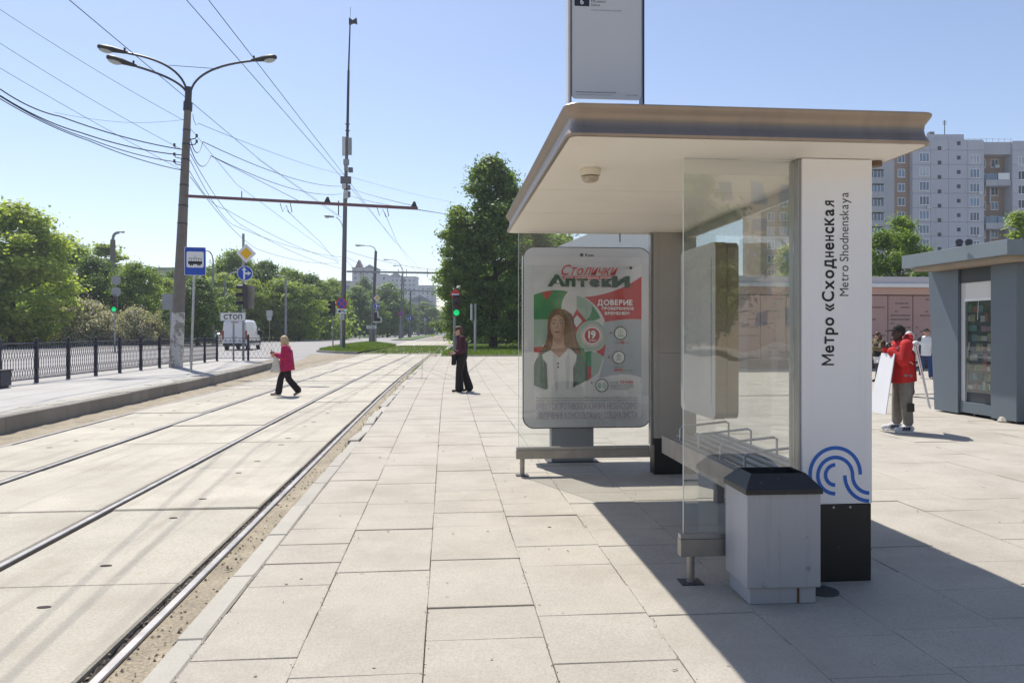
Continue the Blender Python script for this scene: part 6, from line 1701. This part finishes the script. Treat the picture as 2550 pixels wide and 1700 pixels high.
def person(label, loc, rz, J, skin, wear, hair, extra=None, group=None, sc=1.0):
    t = thing('person', label, 'person', loc, rz, group); t.scale = (sc, sc, sc)
    g = {k: V3(v) for k, v in J.items()}
    segs = [(g['pel'], .115, g['chest'], .125, 1.28), (g['chest'], .125, g['neck'] - V3((0, 0, .06)), .085, 1.6), (g['neck'] - V3((0, 0, .05)), .055, g['head'] - V3((.01, 0, .06)), .052)]
    h = g['head']; f = V3(J.get('face', (1, 0, 0))).normalized()
    segs += [(h - V3((0, 0, .035)) + f * .012, .072, h + V3((0, 0, .04)), .088, .86), (h + f * .035 - V3((0, 0, .06)), .05, h + f * .045 - V3((0, 0, .085)), .036), (h + f * .088 - V3((0, 0, .0)), .012, h + f * .108 - V3((0, 0, .03)), .013)]
    sd_ = V3((0, 0, 1)).cross(f)
    for s_ in (-1, 1): segs.append((h + sd_ * s_ * .078 - V3((0, 0, .02)), .014, h + sd_ * s_ * .082 + V3((0, 0, .02)), .016))
    for S_ in 'LR':
        segs += lim(g['sh' + S_], g['el' + S_], g['wr' + S_], (.050, .040, .027)) + hand(g['wr' + S_], J.get('hd' + S_, (0, 0, -1)), J.get('hu' + S_, (1, 0, 0)))
        segs += lim(g['hip' + S_], g['kn' + S_], g['an' + S_], (.085, .056, .038)) + [(g['an' + S_], .036, g['to' + S_], .03)]
    b = soft('body', segs, skin, t, .010, 2)
    mb = MB()
    for s_ in (-1, 1):
        e = h + f * .080 + sd_ * s_ * .033 + V3((0, 0, .012)); mb.lathe([(.0, -.004), (.011, 0), (.0, .004)], e, 8, u=sd_, v=(0, 0, 1), w=f)
    mb.build('eyes', m_sblack, t)
    e = h + f * .083 - V3((0, 0, .058)); MB().prism([(-.022, -.004), (.022, -.004), (.018, .005), (-.018, .005)], e, sd_, V3((0, 0, 1)), -.01, .006).build('mouth', mat('lips', (.30, .10, .09), .5, var=0), t)
    for w_ in wear: soft(w_[0], w_[2](g), w_[1], t, zcut=w_[3] if len(w_) > 3 else None)
    if hair: soft('hair', hair[1](g, f, sd_), hair[0], t, .010, 2)
    if extra: extra(t, g, f, sd_)
    return t
sk_fair = mat('skin_fair', (.52, .31, .22), .55, var=.05); sk_dark = mat('skin_dark', (.06, .033, .022), .5, var=.05)
hr_br = mat('hair_brown', (.085, .042, .022), .6, var=.3, scale=30); hr_bl = mat('hair_blond', (.52, .38, .21), .6, var=.25, scale=30); hr_wh = mat('hair_white', (.65, .63, .60), .6, var=.1)
def cloth(name, c, r=.85): return mat(name, c, r, var=.22, scale=11, bump=1.0, bscale=13)
def shoes(g, w=.046):
    out = []
    for S_ in 'LR':
        a, b = g['an' + S_], g['to' + S_]; heel = a + (a - b).normalized() * .045; lo = V3((0, 0, -.035))
        out += [(heel + lo, w * .8, b, w * .78, .95), (a + V3((0, 0, -.01)), w, a.lerp(b, .5), w * .8)]
    return out
def trousers(ex=.02, flare=0.0, cut=.02):
    def fn(g):
        out = [(g['pel'] - V3((0, 0, .02)), .12 + ex, g['pel'] + V3((0, 0, .12)), .115 + ex, 1.25)]
        for S_ in 'LR':
            e = g['an' + S_].lerp(g['kn' + S_], cut * 2); out += lim(g['hip' + S_], g['kn' + S_], e, (.092 + ex, .062 + ex, .050 + ex + flare))
        return out
    return fn
def top_(ex=.025, hem=.12, sl=1.0, flare=.02, short=None):
    def fn(g):
        up = (g['chest'] - g['pel']).normalized()
        out = [(g['pel'] - up * hem, .125 + ex + flare, g['chest'], .13 + ex, 1.25), (g['chest'], .13 + ex, g['neck'] - V3((0, 0, .07)), .085 + ex * .6, 1.55)]
        for S_ in 'LR':
            s, e, w = g['sh' + S_], g['el' + S_], g['wr' + S_]; w2 = e.lerp(w, sl)
            out += [(g['chest'] + V3((0, 0, .08)), .08, s, .062 + ex), (s, .062 + ex, e, .050 + ex)] + ([(e, .050 + ex, w2, .038 + ex)] if sl > 0 else [])
        return out
    return fn

# woman in the crimson jacket striding across the tracks
Jw = dict(pel=(-.06, 0, .82), chest=(-.05, 0, 1.12), neck=(-.01, 0, 1.30), head=(.02, 0, 1.43), face=(1, -.35, 0),
          shL=(-.03, .17, 1.24), elL=(-.02, .22, 1.02), wrL=(.20, .14, 1.08), hdL=(1, -.1, .35), huL=(0, 0, 1), shR=(-.03, -.17, 1.24), elR=(.02, -.22, 1.01), wrR=(.22, -.12, 1.03), hdR=(1, .1, .1), huR=(0, 0, 1),
          hipL=(-.06, .09, .80), knL=(-.12, .10, .44), anL=(-.38, .10, .13), toL=(-.27, .10, .035), hipR=(-.05, -.09, .80), knR=(.12, -.09, .45), anR=(.18, -.09, .07), toR=(.36, -.09, .035))
def wx(t, g, f, sd_):
    top = V3((.20, .15, 1.06)); v = []
    soft('tote_bag', [((.12, .17, .98), .02, (.24, .17, .98), .02, 1.2), ((.11, .17, .66), .05, (.29, .17, .66), .05, .8), ((.16, .17, .94), .04, (.12, .17, .7), .05, .7), ((.21, .17, .94), .04, (.26, .17, .68), .05, .7), ((.18, .17, .95), .04, (.19, .17, .66), .06, .7)], cloth('canvas', (.62, .58, .52)), t, .010)
    MB().tube([(.14, .17, 1.0), (.19, .16, 1.09), (.23, .17, 1.0)], .010, 6).build('bag_strap', MATS['canvas'], t, smooth=True)
    MB().box(.295, .305, .10, .17, 1.10, 1.22).build('phone', m_black, t, bevel=.004)
person('woman in a crimson jacket and black trousers crossing the tracks with a pale tote bag', (gp(709, 985, .0).x, gp(709, 985, 0).y, 0), R(180), Jw, sk_fair,
       [('trousers', cloth('black_stripe', (.018, .012, .016)), trousers(.02, .022, .05)), ('jacket', cloth('crimson', (.42, .012, .085)), top_(.03, .17, .82, .045), .645), ('shoes', cloth('shoe_grey', (.35, .30, .28)), shoes)],
       (hr_bl, lambda g, f, s: [(g['head'] + V3((0, 0, .05)) - f * .01, .098, g['head'] - f * .05 - V3((0, 0, .03)), .095, .95), (g['head'] - f * .05 - V3((0, 0, .05)), .085, g['head'] - f * .06 - V3((0, 0, .14)), .065, 1.2)] + [(g['head'] + s * q * .075 + V3((0, 0, .02)), .035, g['head'] + s * q * .075 - V3((0, 0, .11)), .035) for q in (-1, 1)]), wx)

# man in dark clothes
Jm = dict(pel=(-.03, 0, .93), chest=(-.03, 0, 1.24), neck=(.01, 0, 1.46), head=(.045, 0, 1.585), face=(1, .15, -.05),
          shL=(-.05, .19, 1.39), elL=(-.08, .23, 1.10), wrL=(.12, .14, 1.00), hdL=(1, -.2, -.25), huL=(0, 0, 1), shR=(-.03, -.19, 1.39), elR=(-.02, -.24, 1.10), wrR=(.16, -.12, 1.02), hdR=(1, .2, -.2), huR=(0, 0, 1),
          hipL=(-.03, .10, .90), knL=(.03, .10, .50), anL=(.02, .10, .08), toL=(.19, .11, .035), hipR=(-.04, -.10, .90), knR=(-.12, -.10, .50), anR=(-.24, -.10, .09), toR=(-.08, -.11, .035))
def mx_(t, g, f, sd_):
    soft('folded_jacket', [((.12, .12, .97), .05, (.20, .10, .95), .04, 1.3), ((.14, .12, .93), .05, (.15, .12, .74), .045, 1.6), ((.19, .12, .92), .035, (.20, .12, .73), .035, 1.6)], cloth('black_cloth', (.012, .011, .013)), t)
    h = g['head']
    for s_ in (-1, 1): MB().prism(rrect(-.024, .024, -.018, .014, .008, 0, 3), h + f * .092 + sd_ * s_ * .034 + V3((0, 0, .012)), sd_, V3((0, 0, 1)), -.004, .004).build('sunglass_lens', m_black, t)
q = gp(1146, 975, .1)
person('man in burgundy shirt and black vest and trousers standing on the platform', q, R(180), Jm, sk_fair,
       [('trousers', cloth('black_trousers', (.013, .011, .013)), trousers(.03, .035, .02)), ('shirt', cloth('burgundy', (.055, .010, .022)), top_(.025, .04, .75, .0)),
        ('vest', cloth('black_cloth', (.012, .011, .013)), lambda g: [(g['pel'] - V3((.0, 0, .03)), .158, g['chest'] - V3((.02, 0, 0)), .157, 1.22), (g['chest'] - V3((.02, 0, 0)), .157, g['neck'] - V3((.03, 0, .10)), .10, 1.35)]), ('shoes', m_black, shoes)],
       (hr_br, lambda g, f, s: [(g['head'] + V3((0, 0, .06)) + f * .015, .082, g['head'] + V3((0, 0, .05)) - f * .03, .088, .95), (g['head'] - f * .045 + V3((0, 0, .03)), .07, g['head'] - f * .055 - V3((0, 0, .04)), .055, 1.1)]), mx_)

# man in the red hooded jacket with sandwich boards
Jr = dict(pel=(-.02, 0, .92), chest=(-.02, 0, 1.20), neck=(.02, 0, 1.43), head=(.06, 0, 1.545), face=(1, .25, .05),
          shL=(0, .19, 1.37), elL=(.06, .25, 1.12), wrL=(.19, .10, 1.28), hdL=(.3, -.3, 1), huL=(1, 0, 0), shR=(0, -.19, 1.37), elR=(.08, -.25, 1.12), wrR=(.20, -.08, 1.31), hdR=(.6, .3, .8), huR=(1, 0, 0),
          hipL=(-.02, .11, .90), knL=(-.02, .13, .50), anL=(-.05, .14, .09), toL=(.13, .16, .045), hipR=(-.02, -.11, .90), knR=(.02, -.12, .50), anR=(.04, -.12, .09), toR=(.22, -.14, .045))
def rx_(t, g, f, sd_):
    h = g['head']; mb = MB(); mcap = cloth('cap_dark', (.022, .020, .016))
    soft('cap', [(h + V3((0, 0, .075)) - f * .005, .088, h + V3((0, 0, .055)) - f * .02, .098, .95)], mcap, t, .010)
    soft('cap_brim', [(h + f * .07 + V3((0, 0, .062)) + sd_ * .045, .014, h + f * .185 + V3((0, 0, .045)) + sd_ * .035, .010), (h + f * .07 + V3((0, 0, .062)) - sd_ * .045, .014, h + f * .185 + V3((0, 0, .045)) - sd_ * .035, .010), (h + f * .07 + V3((0, 0, .064)), .016, h + f * .20 + V3((0, 0, .047)), .011, 2.0)], mcap, t, .009)
    soft('hood', [(g['neck'] + V3((-.10, -.08, .02)), .06, g['neck'] + V3((-.10, .08, .02)), .06), (g['neck'] + V3((-.12, -.04, .07)), .055, g['neck'] + V3((-.12, .04, .07)), .055), (g['neck'] + V3((-.03, .11, -.02)), .045, g['neck'] + V3((.07, .05, -.05)), .035), (g['neck'] + V3((-.03, -.11, -.02)), .045, g['neck'] + V3((.07, -.05, -.05)), .035)], MATS['red_jacket'], t, .011)
    mb = MB()                                            # white scrawl printed on the side of the jacket
    rq = random.Random(2)
    for st in ([(.10, 1.36), (.02, 1.28), (.08, 1.20), (.12, 1.12), (.06, 1.18)], [(-.06, 1.36), (.02, 1.27), (.10, 1.14)], [(.00, 1.10), (-.05, 1.11), (-.09, 1.08)], [(.12, 1.24), (.14, 1.14)]):
        for a, b in zip(st[:-1], st[1:]): mb.tube([(a[0], .222 - .1 * abs(a[0]), a[1]), (b[0], .222 - .1 * abs(b[0]), b[1])], .007, 5)
    mb.build('printed_scrawl', mat('print_pale', (.70, .62, .60), .7, var=0), t)
    MB().prism([(-.05, 0), (.05, 0), (.055, .13), (-.045, .13)], (-.05, .232, .34), (1, 0, 0), (0, 0, 1), -.02, .0).build('knee_patch', m_black, t)
for _ in (1,):
    q = gp(2246, 1074, .1)
    pr = person('man in a red hooded jacket and dark cap standing by the kiosk', q, R(166), Jr, sk_dark,
       [('trousers', cloth('khaki_grey', (.20, .185, .165)), trousers(.028, .0, .10)), ('jacket', cloth('red_jacket', (.50, .018, .018)), top_(.036, .14, .95, .03), .79), ('shoes', cloth('shoe_white', (.62, .62, .64)), lambda g: shoes(g, .058))],
       None, rx_)
    for S_, y_ in (('L', .14), ('R', -.12)):
        a, b = V3(Jr['an' + S_]), V3(Jr['to' + S_])
        m_ = MB(); m_.box(-.10, .19, -.052, .052, 0.0, .022); o = m_.build('shoe_sole', m_white, pr, bevel=.01); o.location = (a.x, y_ + .01, .002)
        for k in range(3): o = MB().box(-.012, .012, -.062, .062, 0, .055).build('shoe_stripe', m_navy, pr); o.location = (a.x + .02 + k * .04, y_ + .01, .045); o.rotation_euler = (0, R(-25), 0)
    # advertising boards hung front and back
    m_brd = mat('board_sheet', (.66, .66, .68), .5, var=.03)
    for nm, lab, a0, z0_, a1, z1_, hw0, hw1, ya in (('sandwich_board', 'pale advertising board hanging in front of the man in red', .22, 1.24, .40, .30, .20, .27, -4), ('sandwich_board', 'thin white advertising board hanging behind the man in red', -.20, 1.36, -.38, .40, .22, .25, 22)):
        b = thing(nm, lab, 'board', q, R(172 - ya), 'sandwich boards'); nn = V3((a1 - a0, 0, z1_ - z0_)).normalized()
        side = V3((0, 1, 0)); o_ = V3((a0, 0, z0_)); L_ = (V3((a1, 0, z1_)) - o_).length
        MB().prism([(-hw0, 0), (hw0, 0), (hw1, L_), (-hw1, L_)], o_, side, nn, -.006, .006).build('board', m_brd, b)
        for s_ in (-1, 1): MB().tube([V3((a0, s_ * .12, z0_)), V3((0, s_ * .11, 1.455))], .012, 6).build('strap', m_lgrey, b)
# passers-by behind him
def stand(walk=.0, arm=.0, face=(1, 0, 0), h=0):
    return dict(pel=(0, 0, .92), chest=(0, 0, 1.22), neck=(.02, 0, 1.44), head=(.04, 0, 1.565), face=face,
          shL=(0, .18, 1.37), elL=(-.05 + arm * .5, .24, 1.10), wrL=(.05 + arm, .22, .88 + arm * .6), hdL=(.3 + arm, 0, -1 + arm), huL=(1, 0, .3), shR=(0, -.18, 1.37), elR=(-.02 - arm * .2, -.24, 1.10), wrR=(.05, -.24, .88), hdR=(.2, 0, -1), huR=(1, 0, .3),
          hipL=(0, .10, .90), knL=(.10 * walk + .03, .10, .50), anL=(.22 * walk, .10, .08), toL=(.22 * walk + .17, .11, .035), hipR=(0, -.10, .90), knR=(-.05 * walk + .02, -.10, .50), anR=(-.32 * walk, -.10, .08 + .08 * walk), toR=(-.32 * walk + .16, -.11, .035))
q = gp(2188, 949, .1)
person('long-haired woman in camouflage sleeves and black vest walking left past the pavilion', q, R(195), stand(.9, .45), sk_fair,
       [('leggings', m_black, trousers(.005)), ('shorts', cloth('white_shorts', (.66, .65, .64)), lambda g: [(g['pel'] - V3((0, 0, .10)), .145, g['pel'] + V3((0, 0, .05)), .14, 1.2)] + [(g['hip' + S_], .10, g['hip' + S_].lerp(g['kn' + S_], .6), .09) for S_ in 'LR']),
        ('sleeves', mat('camouflage', (.16, .12, .06), .9, var=.5, scale=14), top_(.03, -.02, .9, 0)), ('vest', cloth('black_cloth', (.012, .011, .013)), lambda g: [(g['pel'], .165, g['chest'], .165, 1.22), (g['chest'], .165, g['neck'] - V3((.03, 0, .12)), .105, 1.3)]), ('boots', m_black, lambda g: shoes(g, .055))],
       (hr_br, lambda g, f, s: [(g['head'] + V3((0, 0, .05)), .098, g['head'] - f * .05 - V3((0, 0, .02)), .098, .95), (g['head'] - f * .06 - V3((0, 0, .05)), .085, g['head'] - f * .09 - V3((0, 0, .30)), .06, 1.4)]), sc=.92, group='passers-by')
q = gp(2306, 943, .1)
def capx(t, g, f, sd_): soft('cap', [(g['head'] + V3((0, 0, .07)), .09, g['head'] + V3((0, 0, .055)) - f * .02, .098, .95), (g['head'] + f * .08 + V3((0, 0, .06)), .02, g['head'] + f * .16 + V3((0, 0, .05)), .012, 3)], MATS['cap_dark'], t)
person('man in white shirt, open dark jacket and blue jeans walking toward the kiosk', q, R(250), stand(.8, .1), sk_fair,
       [('jeans', cloth('jeans', (.03, .06, .17)), trousers(.02)), ('shirt', m_white, top_(.02, .12, .3), .80), ('jacket', cloth('jacket_grey', (.045, .05, .06)), lambda g: [(g['pel'] + V3((-.02, .13 * s_, .0)), .10, g['chest'] + V3((-.02, .13 * s_, .08)), .10) for s_ in (-1, 1)] + [(g['sh' + S_], .085, g['el' + S_], .065) for S_ in 'LR'] + [(g['el' + S_], .065, g['wr' + S_], .055) for S_ in 'LR']), ('shoes', cloth('shoe_grey', (.2, .18, .17)), shoes)],
       (hr_br, lambda g, f, s: [(g['head'] - f * .03 + V3((0, 0, .03)), .092, g['head'] - f * .04 - V3((0, 0, .02)), .08)]), capx, sc=.98, group='passers-by')
q = gp(2268, 987, .1)
person('white-haired person in white shirt and navy trousers behind the man in red', q, R(180), stand(.3, .2), sk_fair,
       [('trousers', cloth('navy_trousers', (.02, .025, .06)), trousers(.025)), ('shirt', cloth('shirt_white', (.70, .68, .66)), top_(.03, .14, .6, .02), .79), ('shoes', m_white, shoes)],
       (hr_wh, lambda g, f, s: [(g['head'] + V3((0, 0, .05)), .095, g['head'] - f * .03, .098)]), sc=.93, group='passers-by')


# ---------------------------------------------------------------- summer haze over the whole place
hm = bpy.data.materials.new('haze_air'); hm.use_nodes = True
for n in list(hm.node_tree.nodes):
    if n.type == 'BSDF_PRINCIPLED': hm.node_tree.nodes.remove(n)
hv = hm.node_tree.nodes.new('ShaderNodeVolumePrincipled'); hv.inputs['Color'].default_value = (.86, .92, 1, 1); hv.inputs['Density'].default_value = .00042; hv.inputs['Anisotropy'].default_value = .35
hm.node_tree.links.new(hv.outputs[0], [n for n in hm.node_tree.nodes if n.type == 'OUTPUT_MATERIAL'][0].inputs['Volume'])
stuff(MB().box(-420, 420, -120, 720, -1.3, 64).build('haze', hm))
